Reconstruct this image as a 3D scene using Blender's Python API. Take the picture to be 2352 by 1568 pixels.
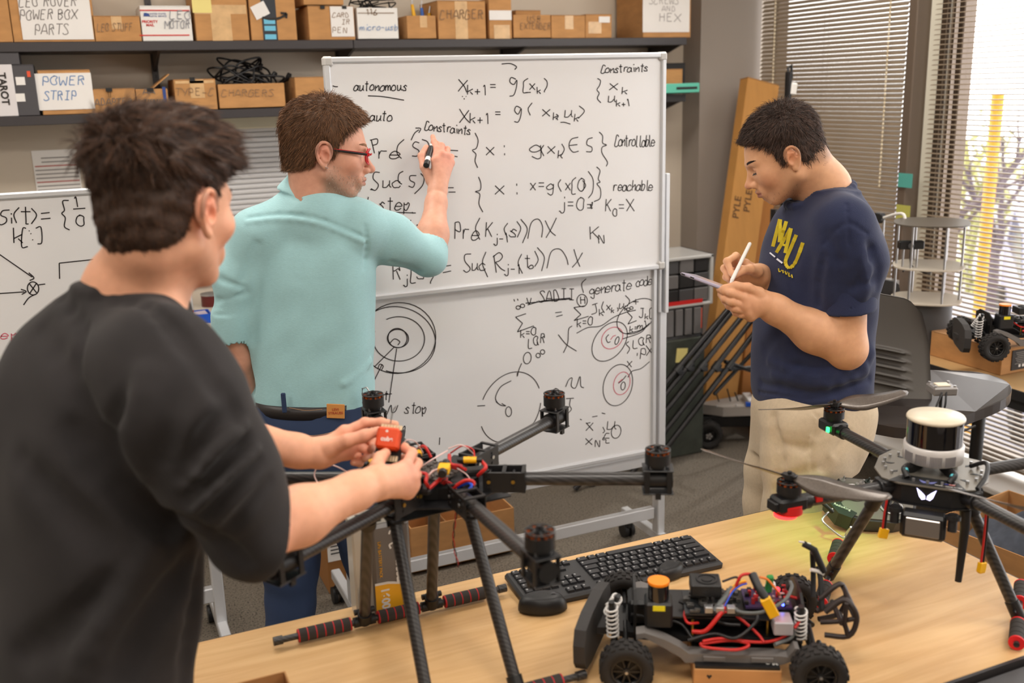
import bpy, math, random
import numpy as np
from mathutils import Matrix, Vector, Euler

for _o in list(bpy.data.objects):
    bpy.data.objects.remove(_o)
SC = bpy.context.scene
COL = SC.collection
rnd = random.Random(7)

# ------------------------------------------------------------------ camera
# room axes: +X along the shelf wall to the right, +Y towards the shelf wall, +Z up (metres)
F_PX, CX, CY = 2290.0, 1176.0, 784.0
_R = np.array([[0.91410575, -0.1238209, 0.38610757],
               [-0.40455612, -0.21440852, 0.88902381],
               [-0.02729497, -0.96886396, -0.24608457]])   # columns: camera right, down, forward
CAM = np.array([0.0, 0.0, 1.80])
cam_d = bpy.data.cameras.new('camera')
cam = bpy.data.objects.new('camera', cam_d)
COL.objects.link(cam)
cam.matrix_world = Matrix((
    (_R[0, 0], -_R[0, 1], -_R[0, 2], CAM[0]),
    (_R[1, 0], -_R[1, 1], -_R[1, 2], CAM[1]),
    (_R[2, 0], -_R[2, 1], -_R[2, 2], CAM[2]),
    (0, 0, 0, 1)))
cam_d.sensor_width = 36.0
cam_d.lens = F_PX / 2352.0 * 36.0
cam_d.clip_start = 0.05
cam_d.dof.use_dof = True
cam_d.dof.focus_distance = 2.62
cam_d.dof.aperture_fstop = 3.0
SC.camera = cam

# ------------------------------------------------------------------ light
SC.view_settings.view_transform = 'Standard'
SC.view_settings.look = 'None'
SC.view_settings.exposure = 0.2
SC.view_settings.gamma = 1.0
SC.view_settings.use_curve_mapping = False
w = bpy.data.worlds.new('world'); SC.world = w
w.use_nodes = True
bgn = w.node_tree.nodes['Background']
bgn.inputs[0].default_value = (1.0, 0.99, 0.97, 1)
bgn.inputs[1].default_value = 3.2

def area(name, loc, size, power, color=(1, 1, 1), rot=(0, 0, 0)):
    l = bpy.data.lights.new(name, 'AREA'); l.shape = 'RECTANGLE'
    l.size, l.size_y = size; l.energy = power; l.color = color
    o = bpy.data.objects.new(name, l); COL.objects.link(o)
    o.location = loc; o.rotation_euler = rot
    return o
CEIL = 2.95
PANELS = [(0.3, 0.9), (0.3, 3.0), (2.4, 0.9), (2.4, 3.0), (0.3, -1.2), (2.4, -1.2), (-1.7, 0.9), (-1.7, 3.0)]
for i, (x, y) in enumerate(PANELS):
    area('ceiling_lamp', (x, y, CEIL - 0.05), (1.1, 0.5), 17, (1.0, 0.93, 0.85))
area('window_daylight', (3.62, 2.0, 1.5), (3.6, 2.4), 50, (1.0, 0.97, 0.94), (0, math.radians(90), 0))
sun = bpy.data.lights.new('sun', 'SUN'); sun.energy = .7; sun.angle = 0.01; sun.color = (1, 0.93, 0.82)
sun_o = bpy.data.objects.new('sun', sun); COL.objects.link(sun_o)
sun_o.rotation_euler = Vector((-0.75, -0.35, -0.75)).to_track_quat('-Z', 'Y').to_euler()

# ------------------------------------------------------------------ projection helpers: a point of the place seen at a photo position
def ray(px, py):
    return _R @ np.array([px - CX, py - CY, F_PX])
def onz(px, py, z):
    r = ray(px, py); return CAM + (z - CAM[2]) / r[2] * r
def ony(px, py, y):
    r = ray(px, py); return CAM + (y - CAM[1]) / r[1] * r
def onx(px, py, x):
    r = ray(px, py); return CAM + (x - CAM[0]) / r[0] * r
def Pd(px, py, dep):
    return CAM + ray(px, py) * (dep / F_PX)
RIGHT = _R[:, 0].copy(); FWD = _R[:, 2].copy()

# ------------------------------------------------------------------ materials
MATS = {}
def lin(c):
    return tuple(((v / 255.0) / 12.92 if v / 255.0 <= 0.04045 else ((v / 255.0 + 0.055) / 1.055) ** 2.4) for v in c)
def mat(name, rgb=(128, 128, 128), rough=0.5, metal=0.0, noise=0.0, nscale=40.0, bump=0.0, bscale=200.0,
        emit=0.0, alpha=1.0, trans=0.0, spec=0.5, stretch=None, sheen=0.0, sss=0.0, coat=0.0, rgb2=None, vcol=False):
    if name in MATS: return MATS[name]
    m = bpy.data.materials.new(name); m.use_nodes = True; MATS[name] = m
    nt = m.node_tree; N = nt.nodes; L = nt.links
    b = N['Principled BSDF']
    c = lin(rgb) + (1,)
    b.inputs['Base Color'].default_value = c
    b.inputs['Roughness'].default_value = rough
    b.inputs['Metallic'].default_value = metal
    b.inputs['Specular IOR Level'].default_value = spec
    b.inputs['Alpha'].default_value = alpha
    b.inputs['Transmission Weight'].default_value = trans
    b.inputs['Sheen Weight'].default_value = sheen
    b.inputs['Coat Weight'].default_value = coat
    if sss:
        b.inputs['Subsurface Weight'].default_value = sss
        b.inputs['Subsurface Radius'].default_value = (0.012, 0.005, 0.003)
        b.inputs['Subsurface Scale'].default_value = 1.0
    if emit:
        b.inputs['Emission Color'].default_value = c
        b.inputs['Emission Strength'].default_value = emit
    tc = N.new('ShaderNodeTexCoord'); mp = N.new('ShaderNodeMapping')
    L.new(tc.outputs['Object'], mp.inputs['Vector'])
    if stretch: mp.inputs['Scale'].default_value = stretch
    src = None
    if noise:
        nz = N.new('ShaderNodeTexNoise'); nz.inputs['Scale'].default_value = nscale
        nz.inputs['Detail'].default_value = 5
        L.new(mp.outputs[0], nz.inputs['Vector'])
        rp = N.new('ShaderNodeValToRGB')
        c2 = lin(rgb2) if rgb2 else tuple(v * (1 - noise) for v in c[:3])
        c1 = c[:3] if rgb2 else tuple(min(1, v * (1 + noise)) for v in c[:3])
        rp.color_ramp.elements[0].color = tuple(c2) + (1,); rp.color_ramp.elements[0].position = 0.3
        rp.color_ramp.elements[1].color = tuple(c1) + (1,); rp.color_ramp.elements[1].position = 0.7
        L.new(nz.outputs['Fac'], rp.inputs[0]); src = rp.outputs[0]
    if vcol:
        at = N.new('ShaderNodeAttribute'); at.attribute_name = 'Col'
        if src:
            mx = N.new('ShaderNodeMix'); mx.data_type = 'RGBA'; mx.blend_type = 'MULTIPLY'
            mx.inputs['Factor'].default_value = 1.0
            L.new(at.outputs['Color'], mx.inputs['A']); L.new(src, mx.inputs['B']); src = mx.outputs['Result']
        else: src = at.outputs['Color']
    if src: L.new(src, b.inputs['Base Color'])
    if bump:
        nb = N.new('ShaderNodeTexNoise'); nb.inputs['Scale'].default_value = bscale; nb.inputs['Detail'].default_value = 3
        L.new(mp.outputs[0], nb.inputs['Vector'])
        bp = N.new('ShaderNodeBump'); bp.inputs['Strength'].default_value = bump; bp.inputs['Distance'].default_value = 0.002
        L.new(nb.outputs['Fac'], bp.inputs['Height']); L.new(bp.outputs[0], b.inputs['Normal'])
    return m

def weave(name, rgb, rgb2, scale, rough=0.4, dirv=(1, 0, 1), fac=1.0, metal=0.0):
    """diagonal twill weave (carbon fibre, denim)"""
    if name in MATS: return MATS[name]
    m = mat(name, rgb, rough, metal)
    nt = m.node_tree; N = nt.nodes; L = nt.links
    tc = N.new('ShaderNodeTexCoord'); wv = N.new('ShaderNodeTexWave')
    wv.bands_direction = 'DIAGONAL'; wv.inputs['Scale'].default_value = scale
    wv.inputs['Distortion'].default_value = 0.4
    rp = N.new('ShaderNodeValToRGB')
    rp.color_ramp.elements[0].color = lin(rgb) + (1,); rp.color_ramp.elements[1].color = lin(rgb2) + (1,)
    L.new(tc.outputs['Object'], wv.inputs['Vector']); L.new(wv.outputs['Fac'], rp.inputs[0])
    L.new(rp.outputs[0], N['Principled BSDF'].inputs['Base Color'])
    return m

BLK = mat('black_plastic', (22, 22, 24), 0.45)
BLK2 = mat('black_matte', (30, 29, 30), 0.7)
DGREY = mat('dark_grey_plastic', (70, 70, 72), 0.5)
GREY = mat('grey_plastic', (120, 120, 122), 0.5)
WHITE = mat('white_plastic', (232, 230, 226), 0.4)
STEEL = mat('steel', (190, 190, 192), 0.3, 0.9)
ALU = mat('aluminium_frame', (214, 216, 220), 0.42, 0.35)
CARD = mat('cardboard', (190, 140, 88), 0.85, noise=0.10, nscale=14, stretch=(1, 1, 3))
CARD_D = mat('cardboard_inside', (150, 108, 66), 0.9, noise=0.08, nscale=20)
CARD_E = mat('cardboard_edge', (168, 124, 80), 0.9)
PAPER = mat('paper', (236, 233, 230), 0.8, noise=0.02, nscale=8)
TAPE = mat('brown_tape', (214, 176, 128), 0.25, noise=0.12, nscale=30)
CTAPE = mat('clear_tape', (226, 205, 178), 0.2, noise=0.12, nscale=50)
INK = mat('marker_ink', (38, 32, 34), 0.6)
INKF = mat('faded_ink', (140, 112, 86), 0.8)
INKB = mat('blue_ink', (104, 140, 190), 0.7)
INKR = mat('pink_ink', (214, 110, 128), 0.6)
RED = mat('red_plastic', (205, 32, 30), 0.4)
REDW = mat('red_wire', (196, 34, 30), 0.4)
BLKW = mat('black_wire', (24, 23, 25), 0.45)
GRYW = mat('grey_wire', (96, 100, 100), 0.45)
WHTW = mat('pale_wire', (222, 190, 186), 0.5)
YEL = mat('yellow_connector', (244, 184, 20), 0.35)
BRASS = mat('brass', (200, 160, 70), 0.3, 0.9)
CARBON = weave('carbon_tube', (34, 33, 34), (62, 60, 60), 55, 0.35)
CARBP = weave('carbon_plate', (26, 26, 28), (40, 40, 42), 120, 0.3)
PCB = mat('circuit_board', (26, 30, 34), 0.4, noise=0.3, nscale=200)

# ------------------------------------------------------------------ mesh builder
def rotm(r):
    if r is None: return Matrix.Identity(3)
    if isinstance(r, Matrix): return r.to_3x3()
    return Euler(tuple(math.radians(a) for a in r), 'XYZ').to_matrix()
def frame_z(d, up=(0, 0, 1)):
    """3x3 matrix whose Z column is along d and whose Y leans to up"""
    z = Vector(d).normalized(); u = Vector(up)
    x = u.cross(z)
    if x.length < 1e-5: x = Vector((1, 0, 0)).cross(z)
    if x.length < 1e-5: x = Vector((0, 1, 0)).cross(z)
    x.normalize(); y = z.cross(x)
    return Matrix((x, y, z)).transposed()
class MB:
    def __init__(s): s.v = []; s.f = []; s.m = []; s.s = []
    def add(s, vs, fs, mi=0, sm=False):
        b = len(s.v); s.v.extend([tuple(v) for v in vs])
        for f in fs: s.f.append(tuple(i + b for i in f)); s.m.append(mi); s.s.append(sm)
        return s
    def box(s, c, d, rot=None, bev=0.0, mi=0, M=None):
        R = rotm(rot) if M is None else M
        hx, hy, hz = d[0] / 2, d[1] / 2, d[2] / 2
        if bev <= 0:
            P = [(x, y, z) for x in (-hx, hx) for y in (-hy, hy) for z in (-hz, hz)]
            Fs = [(0, 1, 3, 2), (4, 6, 7, 5), (0, 4, 5, 1), (2, 3, 7, 6), (0, 2, 6, 4), (1, 5, 7, 3)]
        else:
            b = min(bev, hx * .95, hy * .95, hz * .95)
            P = []; idx = {}
            for sx in (-1, 1):
                for sy in (-1, 1):
                    for sz in (-1, 1):
                        for k in range(3):
                            q = [sx * hx, sy * hy, sz * hz]
                            for a in range(3):
                                if a != k: q[a] -= (sx, sy, sz)[a] * b
                            idx[(sx, sy, sz, k)] = len(P); P.append(tuple(q))
            Fs = []
            def orient(f):
                a, bb, cc = Vector(P[f[0]]), Vector(P[f[1]]), Vector(P[f[2]])
                n = (bb - a).cross(cc - a)
                ctr = sum((Vector(P[i]) for i in f), Vector()) / len(f)
                return f if n.dot(ctr) > 0 else tuple(reversed(f))
            for k in range(3):
                o = [a for a in range(3) if a != k]
                for sg in (-1, 1):
                    q = []
                    for (u, v) in ((-1, -1), (1, -1), (1, 1), (-1, 1)):
                        t = [0, 0, 0]; t[k] = sg; t[o[0]] = u; t[o[1]] = v
                        q.append(idx[(t[0], t[1], t[2], k)])
                    Fs.append(orient(tuple(q)))
            for k in range(3):
                o = [a for a in range(3) if a != k]
                for u in (-1, 1):
                    for v in (-1, 1):
                        t0 = [0, 0, 0]; t1 = [0, 0, 0]
                        t0[k] = -1; t1[k] = 1
                        for t in (t0, t1): t[o[0]] = u; t[o[1]] = v
                        Fs.append(orient((idx[tuple(t0) + (o[0],)], idx[tuple(t1) + (o[0],)], idx[tuple(t1) + (o[1],)], idx[tuple(t0) + (o[1],)])))
            for sx in (-1, 1):
                for sy in (-1, 1):
                    for sz in (-1, 1):
                        Fs.append(orient(tuple(idx[(sx, sy, sz, k)] for k in range(3))))
        c = Vector(c)
        return s.add([R @ Vector(p) + c for p in P], Fs, mi)
    def cyl(s, p1, p2, r1, r2=None, n=16, mi=0, caps=True, sm=True):
        r2 = r1 if r2 is None else r2
        p1 = Vector(p1); p2 = Vector(p2); R = frame_z(p2 - p1)
        vs = []
        for p, r in ((p1, r1), (p2, r2)):
            for i in range(n):
                a = 2 * math.pi * i / n
                vs.append(p + R @ Vector((r * math.cos(a), r * math.sin(a), 0)))
        s.add(vs, [(i, (i + 1) % n, n + (i + 1) % n, n + i) for i in range(n)], mi, sm)
        if caps: s.add(vs, [tuple(range(n - 1, -1, -1)), tuple(range(n, 2 * n))], mi)
        return s
    def tube(s, path, r, n=8, mi=0, closed=False, caps=True, sm=True):
        P = [Vector(p) for p in path]; k = len(P)
        rr = r if isinstance(r, (list, tuple)) else [r] * k
        vs = []; up = None
        for i in range(k):
            a = P[(i - 1) % k] if (closed or i > 0) else P[0]
            b = P[(i + 1) % k] if (closed or i < k - 1) else P[-1]
            t = (b - a)
            if t.length < 1e-9: t = Vector((0, 0, 1))
            t.normalize()
            if up is None:
                up = Vector((0, 0, 1)) if abs(t.z) < .9 else Vector((1, 0, 0))
            x = up - t * up.dot(t)
            if x.length < 1e-6: x = t.orthogonal()
            x.normalize(); y = t.cross(x); up = x
            for j in range(n):
                an = 2 * math.pi * j / n
                vs.append(P[i] + x * (rr[i] * math.cos(an)) + y * (rr[i] * math.sin(an)))
        fs = []
        for i in range(k if closed else k - 1):
            i2 = (i + 1) % k
            for j in range(n):
                fs.append((i * n + j, i * n + (j + 1) % n, i2 * n + (j + 1) % n, i2 * n + j))
        s.add(vs, fs, mi, sm)
        if caps and not closed:
            s.add(vs, [tuple(range(n - 1, -1, -1)), tuple(range((k - 1) * n, k * n))], mi)
        return s
    def lathe(s, prof, c=(0, 0, 0), n=24, R=None, mi=0, sm=True, ring=False):
        R = Matrix.Identity(3) if R is None else R; c = Vector(c)
        vs = []; k = len(prof)
        for (r, z) in prof:
            for i in range(n):
                a = 2 * math.pi * i / n
                vs.append(c + R @ Vector((r * math.cos(a), r * math.sin(a), z)))
        fs = [(i * n + j, i * n + (j + 1) % n, (i + 1) * n + (j + 1) % n, (i + 1) * n + j) for i in range(k - 1) for j in range(n)]
        if ring: fs += [((k - 1) * n + j, (k - 1) * n + (j + 1) % n, (j + 1) % n, j) for j in range(n)]
        s.add(vs, fs, mi, sm)
        if not ring: s.add(vs, [tuple(range(n - 1, -1, -1)), tuple(range((k - 1) * n, k * n))], mi)
        return s
    def prism(s, poly, h, M=None, mi=0, sm=False, z0=0.0):
        """polygon in local XY extruded along local Z by h"""
        M = Matrix.Identity(4) if M is None else M
        n = len(poly)
        vs = [M @ Vector((x, y, z0)) for x, y in poly] + [M @ Vector((x, y, z0 + h)) for x, y in poly]
        s.add(vs, [tuple(range(n - 1, -1, -1)), tuple(range(n, 2 * n))], mi)
        s.add(vs, [(i, (i + 1) % n, n + (i + 1) % n, n + i) for i in range(n)], mi, sm)
        return s
    def sph(s, c, r, n=12, rot=None, mi=0):
        r = r if isinstance(r, (list, tuple)) else (r, r, r); R = rotm(rot); c = Vector(c)
        vs = []; m = n // 2
        for i in range(m + 1):
            t = math.pi * i / m
            for j in range(n):
                a = 2 * math.pi * j / n
                vs.append(c + R @ Vector((r[0] * math.sin(t) * math.cos(a), r[1] * math.sin(t) * math.sin(a), r[2] * math.cos(t))))
        return s.add(vs, [(i * n + j, (i + 1) * n + j, (i + 1) * n + (j + 1) % n, i * n + (j + 1) % n) for i in range(m) for j in range(n)], mi, True)
    def quad(s, a, b, c, d, mi=0): return s.add([a, b, c, d], [(0, 1, 2, 3)], mi)
    def open_box(s, c, d, t, rot=None, mi=0, mi2=None, flaps=0.0):
        """carton without lid: five slabs; c is the centre of its bottom"""
        mi2 = mi if mi2 is None else mi2
        R = rotm(rot); c = Vector(c); W, D, H = d
        for (o, q) in (((0, 0, t / 2), (W, D, t)), ((-W / 2 + t / 2, 0, H / 2), (t, D, H)), ((W / 2 - t / 2, 0, H / 2), (t, D, H)),
                       ((0, -D / 2 + t / 2, H / 2), (W - 2 * t, t, H)), ((0, D / 2 - t / 2, H / 2), (W - 2 * t, t, H))):
            s.box(c + R @ Vector(o), q, M=R, mi=mi)
        return s

def crom(pts, k=6, closed=False):
    """Catmull-Rom through points of any dimension"""
    P = [np.array(p, float) for p in pts]; n = len(P); out = []
    if n < 3 and not closed: return P
    rng = range(n) if closed else range(n - 1)
    for i in rng:
        p1 = P[i]; p2 = P[(i + 1) % n]
        p0 = P[(i - 1) % n] if (closed or i > 0) else 2 * p1 - p2
        p3 = P[(i + 2) % n] if (closed or i < n - 2) else 2 * p2 - p1
        for j in range(k):
            t = j / k
            out.append(0.5 * ((2 * p1) + (-p0 + p2) * t + (2 * p0 - 5 * p1 + 4 * p2 - p3) * t * t + (-p0 + 3 * p1 - 3 * p2 + p3) * t ** 3))
    if not closed: out.append(P[-1])
    return out

# ------------------------------------------------------------------ objects
WM = {}
def _name(o):
    return o
def tag(o, label=None, cat=None, group=None, kind=None):
    if label: o['label'] = label
    if cat: o['category'] = cat
    if group: o['group'] = group
    if kind: o['kind'] = kind
    return o
def thing(name, label, cat, loc=(0, 0, 0), rotz=0.0, group=None, kind=None):
    o = bpy.data.objects.new(name, None); COL.objects.link(o)
    o.empty_display_size = 0.05
    o.location = tuple(float(v) for v in loc); o.rotation_euler = (0, 0, rotz)
    WM[o] = Matrix.Translation(Vector([float(v) for v in loc])) @ Matrix.Rotation(rotz, 4, 'Z')
    return tag(o, label, cat, group, kind)
def obj(name, mb, mats, parent=None, label=None, cat=None, group=None, kind=None, world=True, smooth=None, loc=None):
    """link a mesh; vertices are room coordinates unless world=False (then local to the parent)"""
    me = bpy.data.meshes.new(name)
    if isinstance(mb, MB): vs, fs = mb.v, mb.f
    else: vs, fs = mb
    if parent is not None and world:
        A = np.array(WM[parent].inverted())
        V = np.array([tuple(v) for v in vs], float)
        V = V @ A[:3, :3].T + A[:3, 3]
        vs = V.tolist()
    elif parent is None:
        V = np.array([tuple(v) for v in vs], float)
        if loc is None: loc = ((V[:, 0].min() + V[:, 0].max()) / 2, (V[:, 1].min() + V[:, 1].max()) / 2, V[:, 2].min())
        V = V - np.array(loc); vs = V.tolist()
    if not isinstance(mb, MB) and isinstance(fs, np.ndarray): fs = fs.tolist()
    me.from_pydata([tuple(v) for v in vs], [], [tuple(f) for f in fs])
    if not isinstance(mats, (list, tuple)): mats = [mats]
    for m in mats: me.materials.append(m)
    if isinstance(mb, MB):
        me.polygons.foreach_set('material_index', mb.m)
        me.polygons.foreach_set('use_smooth', mb.s)
    if smooth: me.polygons.foreach_set('use_smooth', [True] * len(me.polygons))
    me.update()
    o = bpy.data.objects.new(name, me); COL.objects.link(o)
    if parent is not None:
        o.parent = parent; WM[o] = WM[parent]
        # a sub-part hangs under a mesh part that sits at its thing's origin
    else:
        o.location = tuple(float(v) for v in loc); WM[o] = Matrix.Translation(Vector([float(v) for v in loc]))
    return tag(o, label, cat, group, kind)
def dup(src, loc=None, rotz=None, label=None, group=None):
    """copy a thing with its parts and sub-parts"""
    c = src.copy(); COL.objects.link(c)
    if loc is not None: c.location = tuple(loc)
    if rotz is not None: c.rotation_euler = (0, 0, rotz)
    if label: c['label'] = label
    if group: c['group'] = group
    for ch in list(src.children):
        d = ch.copy(); COL.objects.link(d); d.parent = c
        for g in list(ch.children):
            e = g.copy(); COL.objects.link(e); e.parent = d
    WM[c] = Matrix.Translation(c.location) @ Matrix.Rotation(c.rotation_euler[2], 4, 'Z')
    return c
def text_obj(name, s, size, M, m, parent=None, depth=0.0003, align='CENTER', label=None, bold=0.0, sx=1.0, shear=0.0):
    """flat print: text in the XY plane of M (4x4, room coordinates)"""
    cu = bpy.data.curves.new(name, 'FONT'); cu.body = s; cu.size = size; cu.extrude = depth
    cu.align_x = align; cu.align_y = 'CENTER'; cu.offset = bold; cu.shear = shear
    to = bpy.data.objects.new(name, cu)
    me = to.to_mesh()
    vs = [M @ Vector((v.co.x * sx, v.co.y, v.co.z)) for v in me.vertices]; fs = [tuple(p.vertices) for p in me.polygons]
    to.to_mesh_clear(); bpy.data.objects.remove(to); bpy.data.curves.remove(cu)
    if not vs: return None
    return obj(name, (vs, fs), m, parent, label=label)
def M4(R3, t):
    M = R3.to_4x4() if isinstance(R3, Matrix) else Matrix(R3).to_4x4()
    M.translation = Vector([float(v) for v in t]); return M
def face_y(t, yaw=0.0):
    """text frame on a vertical face looking at -Y (x to the right, y up), turned by yaw"""
    R = Matrix.Rotation(yaw, 3, 'Z') @ Matrix(((1, 0, 0), (0, 0, -1), (0, 1, 0)))
    return M4(R, t)

# ------------------------------------------------------------------ handwriting: single-stroke letters on a 6 x 9 grid (baseline 2, x-height 6, capitals 9)
G = {
 'a': '5536150312325456 565362', 'b': '1912 1426465543321213', 'c': '5536150412324253', 'd': '5536150312325455 595352',
 'e': '0454553615031232 3253', 'f': '5949383332 1656', 'g': '5536150413335455 5651403011', 'h': '1912 1435465552',
 'i': '3632 3839', 'j': '4641201101 4849', 'k': '1912 5614 3452', 'l': '29233242', 'm': '0602 0415263532 3445566562',
 'n': '1612 1435465552', 'o': '36150312325355463626', 'p': '1610 1535465543322213', 'q': '5536150312325455 5650',
 'r': '1612 14263656', 's': '55362515344342321203', 't': '39333242 1757', 'u': '161312324354 565362', 'v': '163256',
 'w': '0612345266', 'x': '1652 5612', 'y': '16133354 5651403011', 'z': '16561252',
 'A': '023962 1454', 'B': '1912 19495647361616 16365443321212', 'C': '5849291603123253', 'D': '1912 1939555332 3212',
 'E': '1912 1959 1646 1252', 'F': '1912 1959 1646', 'G': '584929160312325356 5636', 'H': '1912 5952 1656', 'I': '3932 1959 1252',
 'J': '4943322213 2959', 'K': '1912 5915 2652', 'L': '191252', 'M': '0209356962', 'N': '12195259', 'O': '39180613325346583929',
 'P': '1912 1949564516', 'Q': '39180613325346583929 4462', 'R': '1912 19495647261616 3652', 'S': '58492918273645533212 1203',
 'T': '0969 3932', 'U': '191322425359', 'V': '093269', 'W': '0912365269', 'X': '0962 6902', 'Y': '0935 6932', 'Z': '19591252',
 '0': '39180513325356583929', '1': '182932', '2': '1829495612 1252', '3': '184958363655433212', '4': '4942 491464', '6': '49261412325344251515',
 '=': '1656 1454', '+': '3632 1454', '-': '1555', '(': '4917141040', ')': '2947442120', ':': '3637 3233', '.': '3233', ',': '334130',
 '[': '49292040', ']': '19393010', '{': '494836254434313040', '}': '191837453634313020', '\u2208': '5838261434325252 1555',
 '\u221e': '3526150424354656654434', '\u2229': '0215395562', '\u03a3': '59193612 1262', '\u21d2': '0656 0353 4758443642', "'": '3937', '/': '5912', '_': '0161',
}
def glyph_strokes(ch):
    if ch not in G: return []
    out = []
    for st in G[ch].split(' '):
        p = [(int(st[i]), int(st[i + 1])) for i in range(0, len(st) - 1, 2)]
        out.append(p)
    return out
FITW = {('autonomous', 812): 122, ('auto', 848): 52, ('Constraints', 1380): 108, ('Constraints', 975): 106, ('Controllable', 1412): 92, ('reachable', 1408): 90,
        ('-step', 850): 86, ('j=0', 1284): 56, ('K~0~=X', 1388): 66, ('Pre', 1042): 54, ('K~j-1~', 1112): 50, ('R~j~(s)', 900): 95, ('uc', 1082): 30, ('uc', 876): 40,
        ('v.SADII', 1208): 108, ('generate', 1354): 96, ('code)', 1460): 44, ('x~k~,u~k~', 1390): 48, ('k=m1', 1444): 38, ("x'PX", 1436): 62, ('J~k~(', 1464): 34,
        ('LQR', 1212): 36, ('LQR', 1452): 40, ('k=0', 1194): 34, ('k=0', 1324): 34, ('s.t.', 1252): 42, ('x,u', 1342): 68, ('x~N~\u2208', 1340): 56, ('stop', 928): 50,
        ('ant', 862): 28, ('(x~k~)', 1199): 56, ('x~k~ ', 1240): 38, ('u~k~', 1293): 32, ('u~k+1~', 1394): 48, ('x~k~', 1394): 42, ('j-1', 1158): 34, ('x=g', 1215): 52,
        ('x(0', 1296): 42, ('k+1', 1071): 40, ('k+1', 1077): 40, ('x~k~', 1252): 36, ('re', 866): 48, ('x:', 1112): 42, ('x:', 1132): 50, ('s', 1168): 18, ('t', 1202): 12,
        ('K', 1350): 22, ('N', 1372): 14, ('CHARGER', 1010): 98, ('EXTENDER', 1194): 68, ('USB', 1210): 28, ('CHARGERS', 508): 120, ('ADAPTER', 218): 84, ('BATTERIES', 316): 60,
        ('TYPE-C', 402): 88, ('LEO STUFF', 222): 80, ('MOTOR', 378): 56, ('POWER BOX', 44): 132, ('PARTS', 78): 76, ('LEO ROVER', 42): 130, ('POWER', 95): 94, ('STRIP', 100): 74,
        ('SCREWS', 1490): 68, ('micro-usb', 826): 86, ('AA', 328): 28, ('h', 0): 0}
def hand_text(s, x0, y0, u, adv=6.6, slope=0.0, jit=0.25, vx=1.0, seed=1):
    tw = FITW.get((s, int(round(x0))))
    if tw:
        st = _hand(s, x0, y0, u, adv, slope, 0, 1.0, seed); w_ = max(p[0] for q in st for p in q) - min(p[0] for q in st for p in q)
        vx = tw / w_
    return _hand(s, x0, y0, u, adv, slope, jit, vx, seed)
def _hand(s, x0, y0, u, adv=6.6, slope=0.0, jit=0.25, vx=1.0, seed=1):
    """strokes in image-like plane coordinates (x right, y DOWN); '_' toggles subscript size"""
    r = random.Random(seed + len(s)); out = []; x = x0; y = y0; sub = False; 
    for ch in s:
        if ch == '~': sub = not sub; continue
        k = u * (0.62 if sub else 1.0); dy = u * 2.6 if sub else 0
        if ch == ' ': x += k * 4.0 * vx; continue
        jx = r.uniform(-jit, jit) * k; jy = r.uniform(-jit, jit) * k * 1.5; sl = r.uniform(-.05, .12)
        for st in glyph_strokes(ch):
            pts = [((gx * vx + (gy - 2) * sl) * k + x + jx, -(gy - 2) * k + y + dy + jy + (x - x0) * slope) for gx, gy in st]
            out.append(crom(pts, 4) if len(pts) > 2 else pts)
        a = {'i': 4, 'l': 4.5, '(': 4.6, ')': 4.4, '1': 4.6, 'm': 7.6, 'w': 7.4, ',': 4, '.': 4, ':': 5, 'j': 5.4}.get(ch, adv)
        x += a * k * vx
    return out
def ribbons(mb, strokes, to3, width, lift, mi=0):
    """thin raised ribbons; to3 maps plane coords to a room point, lift is a vector off the surface"""
    lift = Vector([float(v) for v in lift]); nrm = lift.normalized()
    for st in strokes:
        P = [Vector([float(v) for v in to3(p[0], p[1])]) + lift for p in st]
        if len(P) < 2: continue
        L = []; R = []
        for i in range(len(P)):
            t = P[min(i + 1, len(P) - 1)] - P[max(i - 1, 0)]
            if t.length < 1e-9: t = Vector((1, 0, 0))
            n = t.normalized().cross(nrm) * (width / 2)
            L.append(P[i] + n); R.append(P[i] - n)
        n = len(P)
        mb.add(L + R, [(n + i, n + i + 1, i + 1, i) for i in range(n - 1)], mi)
    return mb
# ================================================================== THE ROOM
WALL_Y, WIN_X, COL_Y = 4.66, 3.45, 4.50
X0, Y0 = -3.2, -2.6
wallm = mat('painted_wall', (206, 194, 178), 0.85, noise=0.015, nscale=3, bump=0.08, bscale=300)
greyw = mat('grey_column_paint', (150, 140, 131), 0.8, bump=0.05, bscale=300)
ceilm = mat('ceiling_tile', (225, 222, 214), 0.95, noise=0.04, nscale=60)
fm = mat('speckled_floor', (136, 127, 114), 0.62)
nt = fm.node_tree
tc = nt.nodes.new('ShaderNodeTexCoord')
vo = nt.nodes.new('ShaderNodeTexNoise'); vo.inputs['Scale'].default_value = 150; vo.inputs['Detail'].default_value = 1.5
rp = nt.nodes.new('ShaderNodeValToRGB')
rp.color_ramp.elements[0].position = 0.36; rp.color_ramp.elements[0].color = lin((44, 39, 34)) + (1,)
rp.color_ramp.elements[1].position = 0.42; rp.color_ramp.elements[1].color = lin((106, 98, 87)) + (1,)
e_ = rp.color_ramp.elements.new(0.62); e_.color = lin((108, 100, 89)) + (1,)
e_ = rp.color_ramp.elements.new(0.70); e_.color = lin((136, 127, 115)) + (1,)
nt.links.new(tc.outputs['Object'], vo.inputs['Vector']); nt.links.new(vo.outputs['Fac'], rp.inputs[0])
nt.links.new(rp.outputs[0], nt.nodes['Principled BSDF'].inputs['Base Color'])
def struct(name, mb, m, label=None): return obj(name, mb, m, label=label, kind='structure')
XE = WIN_X + 0.12
struct('floor', MB().box(((X0 + XE) / 2, (Y0 + WALL_Y) / 2, -0.03), (XE - X0 + .3, WALL_Y - Y0 + .3, 0.06)), fm)
struct('ceiling', MB().box(((X0 + XE) / 2, (Y0 + WALL_Y) / 2, CEIL + 0.03), (XE - X0 + .3, WALL_Y - Y0 + .3, 0.06)), ceilm)
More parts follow.
